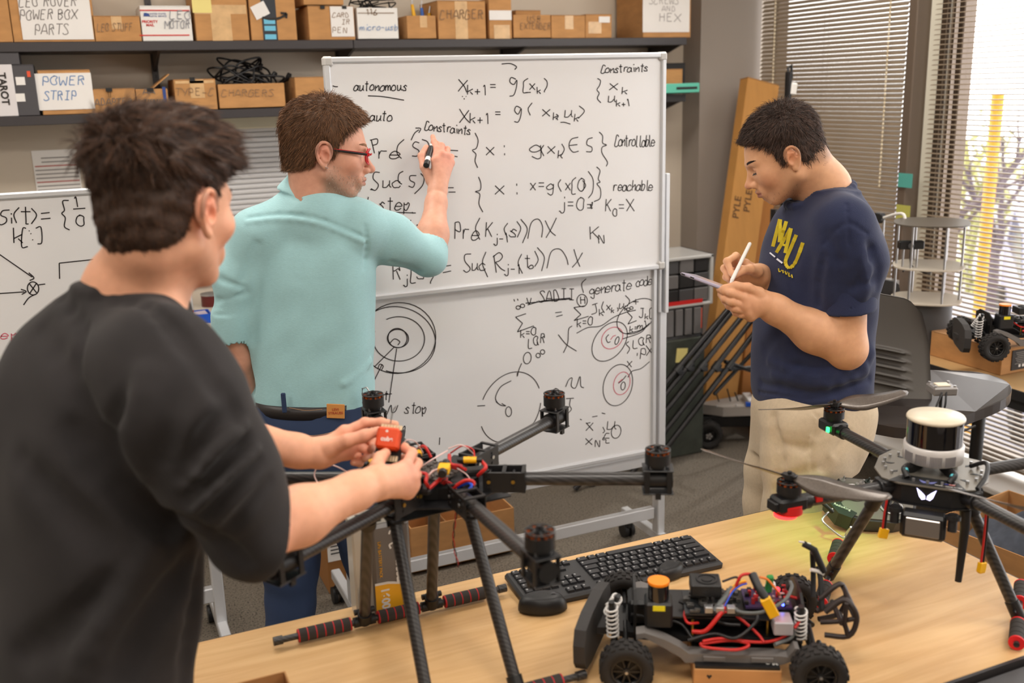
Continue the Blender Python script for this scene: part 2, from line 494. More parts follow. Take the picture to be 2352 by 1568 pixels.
struct('wall_back', MB().box(((X0 + XE) / 2, WALL_Y + 0.06, CEIL / 2), (XE - X0 + .3, 0.12, CEIL)), wallm)
struct('wall_left', MB().box((X0 - 0.06, (Y0 + WALL_Y) / 2, CEIL / 2), (0.12, WALL_Y - Y0, CEIL)), wallm)
struct('wall_front', MB().box(((X0 + XE) / 2, Y0 - 0.06, CEIL / 2), (XE - X0, 0.12, CEIL)), wallm)
# boxed column between the shelf wall and the window
struct('trim_1', MB().box(((3.06 + 3.44) / 2, (COL_Y + WALL_Y) / 2, CEIL / 2), (0.38, WALL_Y - COL_Y, CEIL)), greyw, 'grey boxed column in the corner')
# window wall: low sill, lintel, posts
sillm = mat('white_sill', (228, 226, 222), 0.6)
framem = mat('bronze_window_frame', (112, 98, 86), 0.5, 0.3)
creamf = mat('cream_window_jamb', (226, 222, 206), 0.6)
SZ = 0.16; WT = 2.78
struct('wall_right', MB().box((WIN_X + .1, (Y0 + WALL_Y) / 2, SZ / 2), (0.2, WALL_Y - Y0, SZ)).box((WIN_X + .1, (Y0 + WALL_Y) / 2, (WT + CEIL) / 2), (0.2, WALL_Y - Y0, CEIL - WT))
       .box((WIN_X + .1, (Y0 - .2) / 2, CEIL / 2), (0.2, -.2 - Y0, CEIL)), wallm)
struct('trim_2', MB().box((WIN_X - 0.06, (0 + COL_Y) / 2, SZ + 0.012), (0.30, COL_Y, 0.024), bev=.004), sillm, 'white window sill ledge')
# window frames: posts between panes
YA = onx(2092, 200, WIN_X)[1]; YB = onx(2110, 200, WIN_X)[1]; YC = onx(2128, 100, WIN_X + .12)[1]; YD = onx(2140, 100, WIN_X + .12)[1]
glass = mat('window_glass', (235, 245, 245), 0.02, alpha=1.0)
gnt = glass.node_tree; gb = gnt.nodes['Principled BSDF']
tr_ = gnt.nodes.new('ShaderNodeBsdfTransparent'); gl_ = gnt.nodes.new('ShaderNodeBsdfGlossy'); gl_.inputs['Roughness'].default_value = .02
mx_ = gnt.nodes.new('ShaderNodeMixShader'); mx_.inputs[0].default_value = 0.06
gnt.links.new(tr_.outputs[0], mx_.inputs[1]); gnt.links.new(gl_.outputs[0], mx_.inputs[2]); gnt.links.new(mx_.outputs[0], gnt.nodes['Material Output'].inputs[0])
def window(idx, ya, yb, label):
    t = thing('window_%d' % idx, label, None, (WIN_X + .1, (ya + yb) / 2, SZ), kind='structure')
    fr = MB()
    for y in (ya + .02, yb - .02): fr.box((WIN_X + .10, y, (SZ + WT) / 2), (0.07, 0.04, WT - SZ), bev=.004)
    for z in (SZ + .045, WT - .02): fr.box((WIN_X + .10, (ya + yb) / 2, z), (0.07, yb - ya - .08, 0.05), bev=.004)
    obj('window_frame', fr, framem, t)
    obj('pane', MB().box((WIN_X + .10, (ya + yb) / 2, (SZ + WT) / 2), (0.008, yb - ya - .08, WT - SZ - .09)), glass, t)
    return t
window(1, YA - .02, COL_Y + .0, 'window behind the closed blind')
window(2, 0.05, YB - .12, 'window behind the open blind')
# jambs of the second window as seen: bronze post, cream jamb with a dark channel
struct('trim_3', MB().box((WIN_X + .01, (YA + YB) / 2, (SZ + WT) / 2), (0.10, YA - YB + .005, WT - SZ), bev=.004), framem, 'bronze post between the two windows')
struct('trim_4', MB().box((WIN_X + .09, YB - .045, (SZ + WT) / 2), (0.10, .085, WT - SZ)), creamf, 'cream jamb beside the bronze post')
struct('trim_5', MB().box((WIN_X + .02, YB - .105, (SZ + WT) / 2), (0.022, .026, WT - SZ)).box((WIN_X + .03, YB - .145, (SZ + WT) / 2), (0.02, .02, WT - SZ)), [framem], 'dark channel beside the cream jamb')

# ---- blinds: every slat its own piece
blindm = mat('taupe_blind_slat', (138, 122, 102), 0.45, spec=0.6)
PITCH = 0.0205
def blind(name, label, y0, y1, ztop, zbot, tilt, x, cords):
    t = thing(name, label, 'blind', (x, (y0 + y1) / 2, zbot))
    obj('head_rail', MB().box((x, (y0 + y1) / 2, ztop + .02), (0.03, y1 - y0, 0.03), bev=.003), blindm, t)
    obj('bottom_rail', MB().box((x, (y0 + y1) / 2, zbot - .006), (0.026, y1 - y0, 0.012), bev=.003), blindm, t)
    # slat: shallow arc
    mb = MB(); w = 0.0125; n = 4; A = math.radians(tilt); vs = []
    for k, side in ((0, 1), (1, -1)):
        for i in range(n + 1):
            u = -1 + 2 * i / n; px_, pz_ = u * w, 0.0030 * (1 - u * u) + (0.0003 if side > 0 else -0.0003)
            qx, qz = px_ * math.cos(A) - pz_ * math.sin(A), px_ * math.sin(A) + pz_ * math.cos(A)
            for yy in (-(y1 - y0) / 2 + .004, (y1 - y0) / 2 - .004): vs.append((qx, yy, qz))
    fs = [(2 * i, 2 * i + 1, 2 * i + 3, 2 * i + 2) for i in range(n)]
    o2 = 2 * (n + 1)
    fs += [(o2 + 2 * i, o2 + 2 * i + 2, o2 + 2 * i + 3, o2 + 2 * i + 1) for i in range(n)]
    fs += [(0, o2, o2 + 1, 1), (2 * n, 2 * n + 1, o2 + 2 * n + 1, o2 + 2 * n)]
    mb.add(vs, fs, 0, False)
    first = obj('slat', mb, blindm, t, world=False)
    nn = int((ztop - zbot) / PITCH)
    for i in range(nn):
        o = first if i == 0 else first.copy()
        if i: COL.objects.link(o); o.parent = t
        o.location = (0, 0, 0.006 + i * PITCH)
    for yy in cords:
        for dx in (-.014, .014): obj('ladder_cord', MB().cyl((x + dx, yy, zbot), (x + dx, yy, ztop), 0.0007, n=5), blindm, t)
    return t
yl = onx(1752, 200, WIN_X)[1]
blind('closed_blind', 'taupe horizontal blind tilted shut behind the man in the navy shirt', YA + .012, COL_Y - .02, 2.72, 0.22, 50, WIN_X - .02,
      (onx(1900, 200, WIN_X)[1],))
blind('open_blind', 'taupe horizontal blind tilted open with daylight behind it', 0.1, YB - .09, 2.72, 0.22, 6, WIN_X - .02,
      (onx(2178, 200, WIN_X)[1], onx(2190, 200, WIN_X)[1], 1.7, 0.8))
# beaded pull chains
beadm = mat('bead_chain', (240, 226, 196), 0.25, spec=.8)
def chain(px, py, lab, ztop, zbot):
    p = onx(px, py, WIN_X - .06); mb = MB(); z = zbot
    mb.cyl((p[0], p[1], zbot), (p[0], p[1], ztop), .0012, n=5)
    while z < ztop: mb.sph((p[0], p[1], z), (.005, .005, .0075), 6); z += 0.0185
    obj('bead_chain', mb, beadm, None, lab, 'chain')
chain(1778, 100, 'cream beaded blind chain hanging nearer the grey column', 2.7, 1.2)
chain(2040, 100, 'cream beaded blind chain hanging nearer the bronze window post', 2.7, 1.32)
# ceiling panels that give the room its light
for i, (x, y) in enumerate(PANELS):
    t = thing('ceiling_light', 'white ceiling light panel, %s row, %s' % ({.9: 'middle', 3.0: 'back', -1.2: 'front'}[y], {.3: 'centre', 2.4: 'window side', -1.7: 'left side'}[x]), 'light', (x, y, CEIL - .035), group='ceiling light panels')
    obj('frame', MB().box((x, y, CEIL - .012), (1.2, .6, .024), bev=.004), WHITE, t)
    obj('diffuser', MB().box((x, y, CEIL - .029), (1.12, .52, .01)), mat('lamp_diffuser', (255, 244, 230), .6, emit=2.2), t)

# ---- outside: paved lot, two parked cars, bare tree, shrubs, yellow post
lot = mat('pale_paving', (178, 176, 186), 0.9, noise=.1, nscale=3)
struct('floor_outside', MB().box((13.9, 6, -.65), (20, 34, .1)), lot, 'pale paved parking lot outside the window')
def car_out(label, c, rz, L=4.3):
    paint = mat('silver_car_paint', (178, 176, 198), .3, .2); t = thing('parked_car', label, 'car', c, rz)
    W = 1.75
    prof = [(-L / 2, .35), (-L / 2, .75), (-L / 2 + .5, .95), (-L / 2 + 1.3, 1.02), (-L / 2 + 1.95, 1.42), (L / 2 - 1.1, 1.45), (L / 2 - .35, 1.05), (L / 2, .95), (L / 2, .35)]
    M = M4(Matrix(((1, 0, 0), (0, 0, -1), (0, 1, 0))), (0, W / 2, 0))
    obj('body', MB().prism(prof, W, M), paint, t, world=False)
    gl = mat('car_window', (120, 126, 150), .1)
    g = MB()
    for s in (-1, 1):
        Mg = M4(Matrix(((1, 0, 0), (0, 0, -1), (0, 1, 0))), (0, s * (W / 2 + .004) + .004, 0))
        g.prism([(-L / 2 + 1.5, 1.03), (-L / 2 + 2.0, 1.36), (L / 2 - 1.2, 1.38), (L / 2 - .6, 1.05)], .008, Mg)
    obj('window', g, gl, t, world=False)
    for x in (-L / 2 + .8, L / 2 - .8):
        for y in (-W / 2 + .05, W / 2 - .05):
            obj('wheel', MB().cyl((x, y - .1, .32), (x, y + .1, .32), .32, n=24), BLK2, t, world=False)
car_out('silver parked car outside, nearer the window post', (7.4, 4.9, -.75), .75)
car_out('silver parked car outside, further from the window post', (14.0, 9.4, -.6), .7, 4.6)
bark = mat('tree_bark', (110, 98, 104), .9, noise=.2)
def tree(label, base, h, seed):
    r = random.Random(seed); mb = MB(); B = Vector(base)
    def br(p, d, L, rad, lev):
        pts = [p]; q = p
        for i in range(4):
            d = (d + Vector((r.uniform(-.25, .25), r.uniform(-.25, .25), r.uniform(-.05, .2)))).normalized(); q = q + d * (L / 4); pts.append(q)
        mb.tube(pts, [rad * (1 - .13 * i) for i in range(5)], 6)
        if lev > 0:
            for k in range(3): br(pts[2 + k % 3], (d + Vector((r.uniform(-1, 1), r.uniform(-1, 1), r.uniform(-.1, .6)))).normalized(), L * .62, rad * .5, lev - 1)
    br(B, Vector((0, 0, 1)), h, .10, 3)
    obj('bare_tree', mb, bark, None, label, 'tree')
_q = onx(2200, 400, 5.2); tree('bare tree outside the open blind, nearer the window post', (5.2, _q[1], -.6), 1.0, 3)
tree('bare tree outside the open blind, further along', (8.6, onx(2300, 400, 8.6)[1], -.6), 1.1, 5)
leafm = mat('yellow_green_leaves', (186, 184, 120), .8, noise=.2)
mb = MB(); r_ = random.Random(4)
for i in range(420):
    c = Vector((9.2 + r_.gauss(0, .25), 8.1 + r_.gauss(0, .25), .55 + r_.gauss(0, .35)))
    d = Vector((r_.uniform(-1, 1), r_.uniform(-1, 1), r_.uniform(-1, 1))).normalized(); e = d.orthogonal().normalized()
    mb.add([c, c + d * .06 + e * .03, c + d * .12, c + d * .06 - e * .03], [(0, 1, 2, 3)])
for i in range(9): mb.tube([(9.2 + r_.gauss(0, .05), 8.1 + r_.gauss(0, .05), -.6), (9.2 + r_.gauss(0, .2), 8.1 + r_.gauss(0, .2), .4), (9.2 + r_.gauss(0, .4), 8.1 + r_.gauss(0, .4), 1.1)], .02, 5)
obj('shrub', mb, leafm, None, 'yellow-green shrub outside between the parked cars', 'shrub')
mb = MB(); q = onx(2280, 355, 5.0); mb.cyl((q[0], q[1], -.6), (q[0], q[1], q[2] + .35), .035, n=12).box((q[0], q[1], -.58), (.2, .2, .04))
obj('bollard_post', mb, mat('yellow_post', (240, 170, 50), .5), None, 'yellow post standing outside the window', 'post')
# ================================================================== MOBILE WHITEBOARDS
boardm = mat('whiteboard_enamel', (238, 238, 240), 0.16, noise=.015, nscale=3, spec=.6)
YB1, YB2 = 2.98, 3.02            # upper panel face, lower panel face
def pB(px, py, Y=YB1): p = ony(px, py, Y); return (p[0], p[2])
def panel_board(name, x0, x1, z0, z1, Y, parent, m=boardm):
    fr = MB(); t = .018
    for (a, b, c, d) in ((x0, x1, z1 - t, z1), (x0, x1, z0, z0 + t)):
        fr.box(((a + b) / 2, Y + .006, (c + d) / 2), (b - a, .026, d - c), bev=.004)
    for (a, b) in ((x0, x0 + t), (x1 - t, x1)): fr.box(((a + b) / 2, Y + .006, (z0 + z1) / 2), (b - a, .026, z1 - z0), bev=.004)
    o = obj(name, MB().box(((x0 + x1) / 2, Y + .010, (z0 + z1) / 2), (x1 - x0 - .01, .014, z1 - z0 - .01)), m, parent)
    obj('panel_frame', fr, ALU, o)
    for x in (x0 + .013, x1 - .013):
        for z in (z0 + .013, z1 - .013): obj('corner_cap', MB().box((x, Y + .006, z), (.03, .030, .03), bev=.006), mat('grey_corner_cap', (196, 194, 192), .5), o)
    return o
bx0, bz1 = pB(742, 131); bx1 = pB(1528, 300)[0]; bz0 = pB(1528, 616)[1]
MBD = thing('mobile_whiteboard', 'large double-panel mobile whiteboard covered in equations behind the man in teal', 'whiteboard', ((bx0 + bx1) / 2, 3.05, 0))
panel_board('upper_panel', bx0, bx1, bz0, bz1, YB1, MBD)
lz0 = ony(1527, 1034, YB2)[2]
panel_board('lower_panel', bx0 + .02, bx1 - .005, lz0, bz0 + .06, YB2, MBD)
pxr = bx1 + .006
# posts, rails, feet, casters
def post(x, w=.030):
    mb = MB().box((x, 3.05, (.10 + bz0 + .12) / 2), (w, .045, bz0 + .12 - .10), bev=.003)
    mb.box((x + .0, 3.015, bz0 + .08), (w * .5, .02, .5), bev=.002)
    for z in (.5, .62, .9, 1.0): mb.cyl((x + w * .5, 3.035, z), (x + w * .5 + .002, 3.035, z), .003, n=8)
    return mb
obj('post', post(pxr + .025), ALU, MBD); obj('post', post(bx0 - .01), ALU, MBD)
obj('inner_post', MB().box((pxr + .004, 3.03, (bz0 + bz1) / 2 - .12), (.012, .03, bz1 - bz0 + .1), bev=.003), ALU, MBD)
railz1 = ony(1510, 1052, 3.03)[2]; railz2 = ony(1500, 1172, 3.05)[2]
for z in (railz1, railz2):
    obj('crossbar', MB().box(((bx0 + pxr) / 2 + .005, 3.05, z - .005), (pxr - bx0 - .01, .028, .045), bev=.003), ALU, MBD)
def foot(x, parent, Yc=3.05, ln=.52):
    f = obj('foot', MB().box((x, Yc, .105), (.032, ln, .036), bev=.003), ALU, parent)
    for s in (-1, 1):
        c = MB(); y = Yc + s * (ln / 2 - .035)
        c.cyl((x, y, .06), (x, y, .09), .009, n=10).box((x, y, .058), (.03, .034, .03), bev=.006)
        for q in (-.014, .014): c.cyl((x + q - .008, y + .014, .031), (x + q + .008, y + .014, .031), .031, n=20)
        obj('caster', c, BLK, f)
foot(pxr + .025, MBD); foot(bx0 - .01, MBD)
# ---- the handwriting on the upper panel: photo strokes laid back on the panel's own plane
def to_plane(Y):
    return lambda u, v: ony(u, v, Y)
def line(*p): return [tuple(p[i:i + 2]) for i in range(0, len(p), 2)]
def sm(*p, k=5): return [tuple(q) for q in crom(line(*p), k)]
def ell(cx, cy, rx, ry, rot=0, a0=0, a1=360, wob=.02, seed=0):
    r = random.Random(seed); out = []; n = 40; ph = r.uniform(0, 6)
    for i in range(n + 1):
        a = math.radians(a0 + (a1 - a0) * i / n); s = 1 + wob * math.sin(2 * a + ph)
        x, y = rx * s * math.cos(a), ry * s * math.sin(a); c, d = math.cos(math.radians(rot)), math.sin(math.radians(rot))
        out.append((cx + x * c - y * d, cy + x * d + y * c))
    return out
H = hand_text
up = []
up += H('autonomous', 812, 208, 3.1, 6.3, 0, seed=1) + [sm(845, 220, 880, 222, 928, 230)]
up += [sm(764, 197, 770, 199, 776, 199), line(842, 271, 848, 271)]
up += H('auto', 848, 277, 3.2, 6.2)
up += [sm(1053, 182, 1066, 198, 1072, 212), sm(1074, 184, 1060, 200, 1052, 210)] + H('k+1', 1071, 218, 3.2, 5.6) + H('=', 1122, 206, 3.2)
up += [sm(1185, 182, 1174, 178, 1171, 188, 1180, 194, 1187, 184, 1186, 200, 1180, 218, 1170, 221)] + H('(x~k~)', 1199, 206, 3.6, 6.0) + [line(1206, 213, 1219, 212)]
up += [sm(1152, 147, 1172, 146, 1186, 153, 1182, 160), line(1065, 226, 1067, 228), line(1061, 221, 1063, 222), line(1070, 221, 1071, 222)]
up += [sm(1055, 250, 1068, 270, 1078, 281), sm(1077, 253, 1066, 268, 1055, 282)] + H('k+1', 1077, 284, 3.4, 5.8) + H('=', 1134, 268, 3.0)
up += [sm(1196, 248, 1186, 244, 1182, 254, 1190, 262, 1197, 249, 1196, 266, 1190, 280, 1181, 279)]
up += [sm(1222, 236, 1213, 250, 1218, 265)] + H('x~k~ ', 1240, 266, 4.0, 6.2) + [sm(1277, 262, 1282, 266, 1279, 272)] + H('u~k~', 1293, 268, 4.0, 6.2) + [sm(1330, 243, 1342, 255, 1328, 272), sm(1287, 281, 1297, 281, 1310, 285)]
up += H('Constraints', 1380, 168, 2.6, 5.4, -.05) + [sm(1372, 180, 1379, 185, 1377, 196, 1371, 206, 1376, 214, 1372, 226, 1380, 236)]
up += H('x~k~', 1394, 206, 3.8, 6.4) + H('u~k+1~', 1394, 235, 3.6, 5.8)
up += [sm(944, 322, 952, 306, 962, 298), sm(954, 294, 966, 295, 962, 305)] + H('Constraints', 975, 299, 2.9, 5.3, .1)
up += [line(853, 322, 860, 352), sm(850, 322, 866, 319, 866, 330, 855, 334)] + H('re', 866, 364, 4.3, 6.2) + [sm(928, 320, 914, 334, 912, 352, 922, 364)]
up += [sm(963, 328, 953, 326, 948, 336, 962, 346, 958, 358, 946, 358)] + [sm(969, 320, 982, 326, 986, 344, 978, 364)] + [line(1034, 345, 1052, 346), line(1035, 357, 1051, 360)]
up += [sm(1091, 305, 1098, 322, 1094, 340, 1085, 345, 1093, 354, 1091, 370, 1097, 385)] + H('x:', 1112, 356, 4.6, 7)
up += H('g', 1215, 352, 5.2) + [sm(1249, 333, 1243, 344, 1249, 358)] + H('x~k~', 1252, 352, 4.2, 6) + [sm(1290, 330, 1296, 343, 1288, 358)] + [sm(1328, 315, 1312, 320, 1307, 336, 1316, 349, 1329, 347), line(1308, 334, 1326, 332)]
up += [sm(1361, 316, 1350, 320, 1348, 332, 1359, 338, 1358, 348, 1346, 348)] + [sm(1376, 303, 1384, 312, 1384, 328, 1393, 333, 1383, 338, 1383, 352, 1395, 372, 1392, 382)]
up += H('Controllable', 1412, 336, 3.7, 4.9, 0, vx=.9)
up += [sm(872, 396, 860, 396, 857, 410, 869, 424, 862, 437, 852, 433)] + H('uc', 876, 430, 4.0, 6.4) + [sm(926, 393, 916, 400, 915, 416, 923, 423)] + [sm(956, 403, 942, 404, 942, 414, 952, 420, 948, 430, 938, 427)] + [sm(966, 398, 974, 408, 970, 426, 952, 445)] + [line(850, 435, 858, 436)]
up += [line(1029, 431, 1042, 431), line(1030, 441, 1046, 441)] + [sm(1099, 406, 1104, 420, 1103, 436, 1092, 440, 1102, 446, 1100, 468, 1109, 487)]
up += H('x:', 1132, 446, 5.0, 7.4) + H('x=g', 1215, 438, 4.2, 6.2) + [sm(1288, 412, 1282, 424, 1289, 440)] + H('x(0', 1296, 438, 4.2, 5.4) + [sm(1338, 414, 1345, 426, 1336, 440), sm(1351, 393, 1362, 412, 1361, 440, 1351, 455)]
up += [sm(1370, 383, 1378, 392, 1374, 410, 1378, 418, 1371, 422, 1379, 434, 1378, 455, 1364, 463)] + H('reachable', 1408, 438, 3.4, 5.9, seed=5)
up += [line(827, 486, 829, 454), line(829, 454, 840, 484), line(840, 484, 846, 452)] + H('-step', 850, 483, 4.4, 6.2) + [line(852, 486, 955, 489), line(946, 487, 949, 490)]
up += H('j=0', 1284, 482, 4.2, 6.6) + H('\u21d2', 1348, 479, 2.6) + H('K~0~=X', 1388, 486, 4.0, 6.6)
up += H('K', 892, 530, 5) + [sm(944, 505, 935, 518, 940, 532)] + H('s', 952, 528, 4.4)
up += H('Pre', 1042, 550, 5.4, 6.0) + [sm(1102, 500, 1092, 524, 1102, 550)] + H('K~j-1~', 1112, 545, 4.8, 6) + [sm(1166, 512, 1158, 526, 1165, 545)] + H('s', 1168, 542, 4.4) + [sm(1187, 508, 1196, 524, 1188, 545), sm(1196, 503, 1211, 526, 1200, 558)]
up += [sm(1212, 548, 1220, 512, 1236, 503, 1246, 520, 1244, 545)] + [sm(1252, 506, 1264, 530, 1276, 541), sm(1278, 500, 1266, 525, 1254, 546)] + H('K', 1350, 548, 4.2) + H('N', 1372, 558, 2.8)
up += H('R~j~(s)', 900, 640, 5.0, 6.4) + [line(1016, 612, 1036, 609), line(1017, 626, 1036, 622)] + [sm(1082, 583, 1068, 585, 1068, 600, 1080, 616, 1072, 625, 1064, 620)] + H('uc', 1082, 620, 4.0, 6.2)
up += [sm(1116, 578, 1108, 604, 1120, 636)] + [line(1134, 586, 1140, 626), sm(1132, 590, 1146, 580, 1154, 588, 1148, 598, 1138, 602), sm(1138, 602, 1150, 616, 1160, 622)] + H('j-1', 1158, 628, 3.0, 6)
up += [sm(1198, 583, 1190, 604, 1200, 628)] + H('t', 1202, 612, 4.0) + H('o', 1214, 616, 2.0) + [sm(1228, 576, 1236, 596, 1228, 612), sm(1234, 568, 1250, 590, 1244, 622)] + [sm(1256, 616, 1266, 578, 1286, 572, 1300, 590, 1305, 608)] + [sm(1318, 572, 1326, 598, 1332, 612), sm(1338, 580, 1326, 600, 1314, 614)]
def writing(name, strokes, Y, parent, m=INK, wd=.0032, label=None):
    bb = [[min(p[0] for p in s_) - 9, min(p[1] for p in s_) - 6, max(p[0] for p in s_) + 9, max(p[1] for p in s_) + 6, [s_]] for s_ in strokes]; ch = True
    while ch:
        ch = False
        for i in range(len(bb)):
            for j in range(len(bb) - 1, i, -1):
                a, b = bb[i], bb[j]
                if a[0] < b[2] and b[0] < a[2] and a[1] < b[3] and b[1] < a[3]:
                    bb[i] = [min(a[0], b[0]), min(a[1], b[1]), max(a[2], b[2]), max(a[3], b[3]), a[4] + b[4]]; del bb[j]; ch = True
    for q in bb:
        mb = MB(); ribbons(mb, q[4], to_plane(Y), wd, (0, -.0008, 0)); obj(name, mb, m, parent, label=label)
up_panel = [c for c in MBD.children if c.name.startswith('upper_panel')][0]
lo_panel = [c for c in MBD.children if c.name.startswith('lower_panel')][0]
writing('handwriting', up, YB1 + .0028, up_panel)
lo = []
lo += H("v.SADII", 1208, 697, 3.6, 6.6, -.1) + [line(1207, 696, 1312, 686), sm(1212, 700, 1250, 690, 1310, 684), line(1180, 687, 1182, 692), line(1188, 686, 1190, 690)]
lo += [sm(1346, 640, 1336, 652, 1340, 672)] + H('generate', 1354, 678, 3.6, 5.6, -.16) + H('code)', 1460, 657, 3.2, 5.4, -.1)
lo += [ell(1190, 706, 5, 4, 0), ell(1200, 702, 5, 4, 0)] + [line(1208, 720, 1184, 728), line(1184, 728, 1200, 742), line(1200, 742, 1188, 762), line(1188, 762, 1226, 748)] + H('k=0', 1194, 776, 2.6, 5.8, -.3)
lo += [line(1275, 718, 1290, 716), line(1277, 727, 1292, 723)] + [line(1344, 702, 1318, 706), line(1318, 706, 1334, 722), line(1334, 722, 1318, 736), line(1318, 736, 1352, 726)] + H('H', 1331, 697, 2.4) + [ell(1337, 690, 12, 14, 0, seed=2)] + H('k=0', 1324, 752, 2.8, 6, -.25)
lo += [sm(1360, 700, 1372, 696), sm(1367, 698, 1370, 716, 1358, 722)] + H('k', 1374, 724, 2.2) + [sm(1386, 692, 1382, 706, 1388, 718)] + H('x~k~,u~k~', 1390, 712, 2.9, 5.4, -.12) + [sm(1436, 678, 1446, 690, 1440, 704)] + H('+', 1450, 698, 3.2)
lo += [ell(1443, 710, 4, 3), ell(1450, 707, 4, 3)] + [line(1460, 712, 1440, 716), line(1440, 716, 1452, 728), line(1452, 728, 1442, 744), line(1442, 744, 1462, 736)] + H('k=m1', 1444, 762, 2.0, 5.6, -.35) + H('J~k~(', 1464, 728, 3.0, 5.6, -.15)
lo += [ell(1462, 726, 50, 34, -38, seed=4), sm(1438, 766, 1470, 758, 1492, 742), sm(1430, 778, 1470, 764, 1486, 748)]
lo += [sm(1282, 768, 1300, 790, 1324, 806), sm(1314, 748, 1306, 756, 1304, 786, 1294, 810)]
lo += [sm(1324, 765, 1350, 752, 1380, 748, 1410, 728, 1440, 716)]
lo += H('LQR', 1212, 800, 3.0, 6.4, -.5) + [ell(1211, 822, 9, 13, 10), ell(1236, 816, 5, 5), ell(1246, 808, 5, 5)]
lo += [sm(1198, 834, 1192, 848, 1188, 864), sm(1188, 856, 1188, 864)]
lo += [ell(1400, 784, 50, 34, -52, seed=7), ell(1417, 782, 4, 9, 20), sm(1398, 768, 1392, 776, 1396, 786, 1402, 784)]
lo += [ell(1419, 884, 48, 33, -72, seed=9), ell(1431, 886, 5, 9, 10), sm(1420, 880, 1430, 872, 1438, 862)]
lo += [sm(1444, 784, 1438, 790, 1446, 800, 1440, 812)] + H('LQR', 1452, 800, 2.6, 6, -.45) + H("x'PX", 1436, 842, 3.4, 5.6, -.55) + [sm(1442, 866, 1452, 852, 1472, 846, 1492, 830)]
lo += [ell(1172, 935, 84, 66, -62, -100, 35, seed=3), ell(1172, 935, 84, 66, -62, 60, 215, seed=3)]
lo += [sm(1174, 874, 1150, 888, 1138, 912, 1143, 926), sm(1139, 922, 1150, 930, 1160, 932), line(1152, 926, 1162, 932), ell(1168, 945, 7, 11), line(1096, 932, 1114, 931)]
lo += [sm(1299, 888, 1306, 872, 1314, 868, 1312, 886, 1322, 890, 1332, 864, 1334, 886, 1341, 890)]
lo += H('0', 1270, 908, 2.4) + H('+1', 1270, 922, 2.6, 5) + [sm(1300, 915, 1318, 914), sm(1310, 916, 1308, 930, 1312, 940, 1300, 952)]
lo += H('s.t.', 1252, 990, 4.0, 6, -.1) + H('x,u', 1342, 990, 4.6, 7.4, -.12) + [line(1360, 957, 1372, 955), line(1382, 948, 1390, 950), line(1332, 962, 1336, 964), line(1346, 972, 1356, 970)]
lo += H('x~N~\u2208', 1340, 1020, 3.6, 6.4, -.1) + [ell(1415, 991, 11, 15, 15)]
lo += [sm(1122, 1000, 1134, 988, 1132, 1004, 1127, 1026), line(1010, 1004, 1009, 1020)][:0]
lo += [sm(920, 990, 930, 978, 928, 1002), line(1010, 1004, 1009, 1021)]
lo += [ell(914, 776, 86, 82, 0, seed=11), ell(912, 780, 88, 76, 20, -150, 90, seed=12), ell(916, 778, 58, 52, 0, -120, 200, seed=13), ell(914, 777, 24, 21, 0, seed=14), ell(913, 776, 22, 22, 0, seed=15)]
lo += [sm(895, 788, 906, 778, 918, 784, 914, 792), line(906, 796, 860, 842), line(911, 800, 893, 924), line(856, 880, 878, 836), sm(868, 846, 872, 836, 880, 840, 876, 850)]
lo += H('ant', 862, 916, 2.8, 5.4, .02) + [line(866, 908, 900, 904)] + [sm(888, 952, 898, 930, 900, 946, 908, 944, 914, 930)] + H('stop', 928, 948, 3.6, 6)
writing('handwriting', lo, YB2 + .0028, lo_panel)
pk = [ell(1406, 776, 27, 22, -50, seed=21), ell(1428, 880, 27, 18, -75, seed=22), sm(1402, 780, 1408, 772, 1414, 770), sm(1420, 878, 1430, 870)]
writing('handwriting', pk, YB2 + .0028, lo_panel, INKR, .003, 'pink marker circles')

# ---- second board at the left edge
LBD = thing('mobile_whiteboard', 'smaller mobile whiteboard with a block diagram at the left behind the man in black', 'whiteboard', (-.3, 3.12, 0))
YL = 3.08
lx1 = ony(434, 720, YL)[0]; lzt = ony(200, 432, YL)[2]; lx0 = lx1 - 1.22; lzb = lzt - .88
lp = panel_board('panel', lx0, lx1, lzb, lzt, YL, LBD)
obj('post', MB().box((lx1 + .0, YL + .05, (.1 + lzt - .1) / 2), (.035, .04, lzt - .2), bev=.003), ALU, LBD)
obj('post', MB().box((lx0, YL + .05, (.1 + lzt - .1) / 2), (.035, .04, lzt - .2), bev=.003), ALU, LBD)
obj('crossbar', MB().box(((lx0 + lx1) / 2, YL + .05, .22), (1.2, .03, .05), bev=.003), ALU, LBD)
foot(lx1, LBD, YL + .05, .5); foot(lx0, LBD, YL + .05, .5)
ls = [sm(22, 482, 6, 484, 2, 494, 14, 500, 14, 510, 2, 516, -6, 508), ] + H('i', 16, 512, 3.4) + [sm(44, 476, 32, 492, 38, 512)] + H('t', 42, 512, 5.6) + [sm(72, 478, 84, 494, 72, 514)] + [line(94, 490, 114, 488), line(94, 503, 116, 501)]
ls += [sm(158, 460, 144, 462, 148, 482, 142, 490, 150, 500, 148, 520, 160, 528)] + H('1', 168, 474, 3.2) + [line(168, 480, 196, 478)] + H('0', 174, 518, 3.6) + H('if', 216, 474, 3.0) + [line(218, 484, 236, 482)] + H('0', 228, 508, 2.4)
ls += H('k', 26, 556, 5.0) + [sm(60, 524, 52, 526, 50, 566, 64, 566)] + [sm(82, 524, 94, 522, 96, 556, 86, 560)] + [line(66, 530, 68, 530), line(70, 536, 72, 537), line(74, 550, 76, 551)]
ls += [line(-4, 582, 74, 636), line(-4, 674, 56, 670), sm(66, 626, 78, 638, 68, 644), sm(48, 664, 60, 669, 50, 676), ell(76, 662, 13, 15, 0, seed=31), line(68, 652, 84, 672), line(84, 650, 68, 674), line(88, 654, 104, 652), line(136, 604, 250, 592), line(136, 604, 137, 640)]
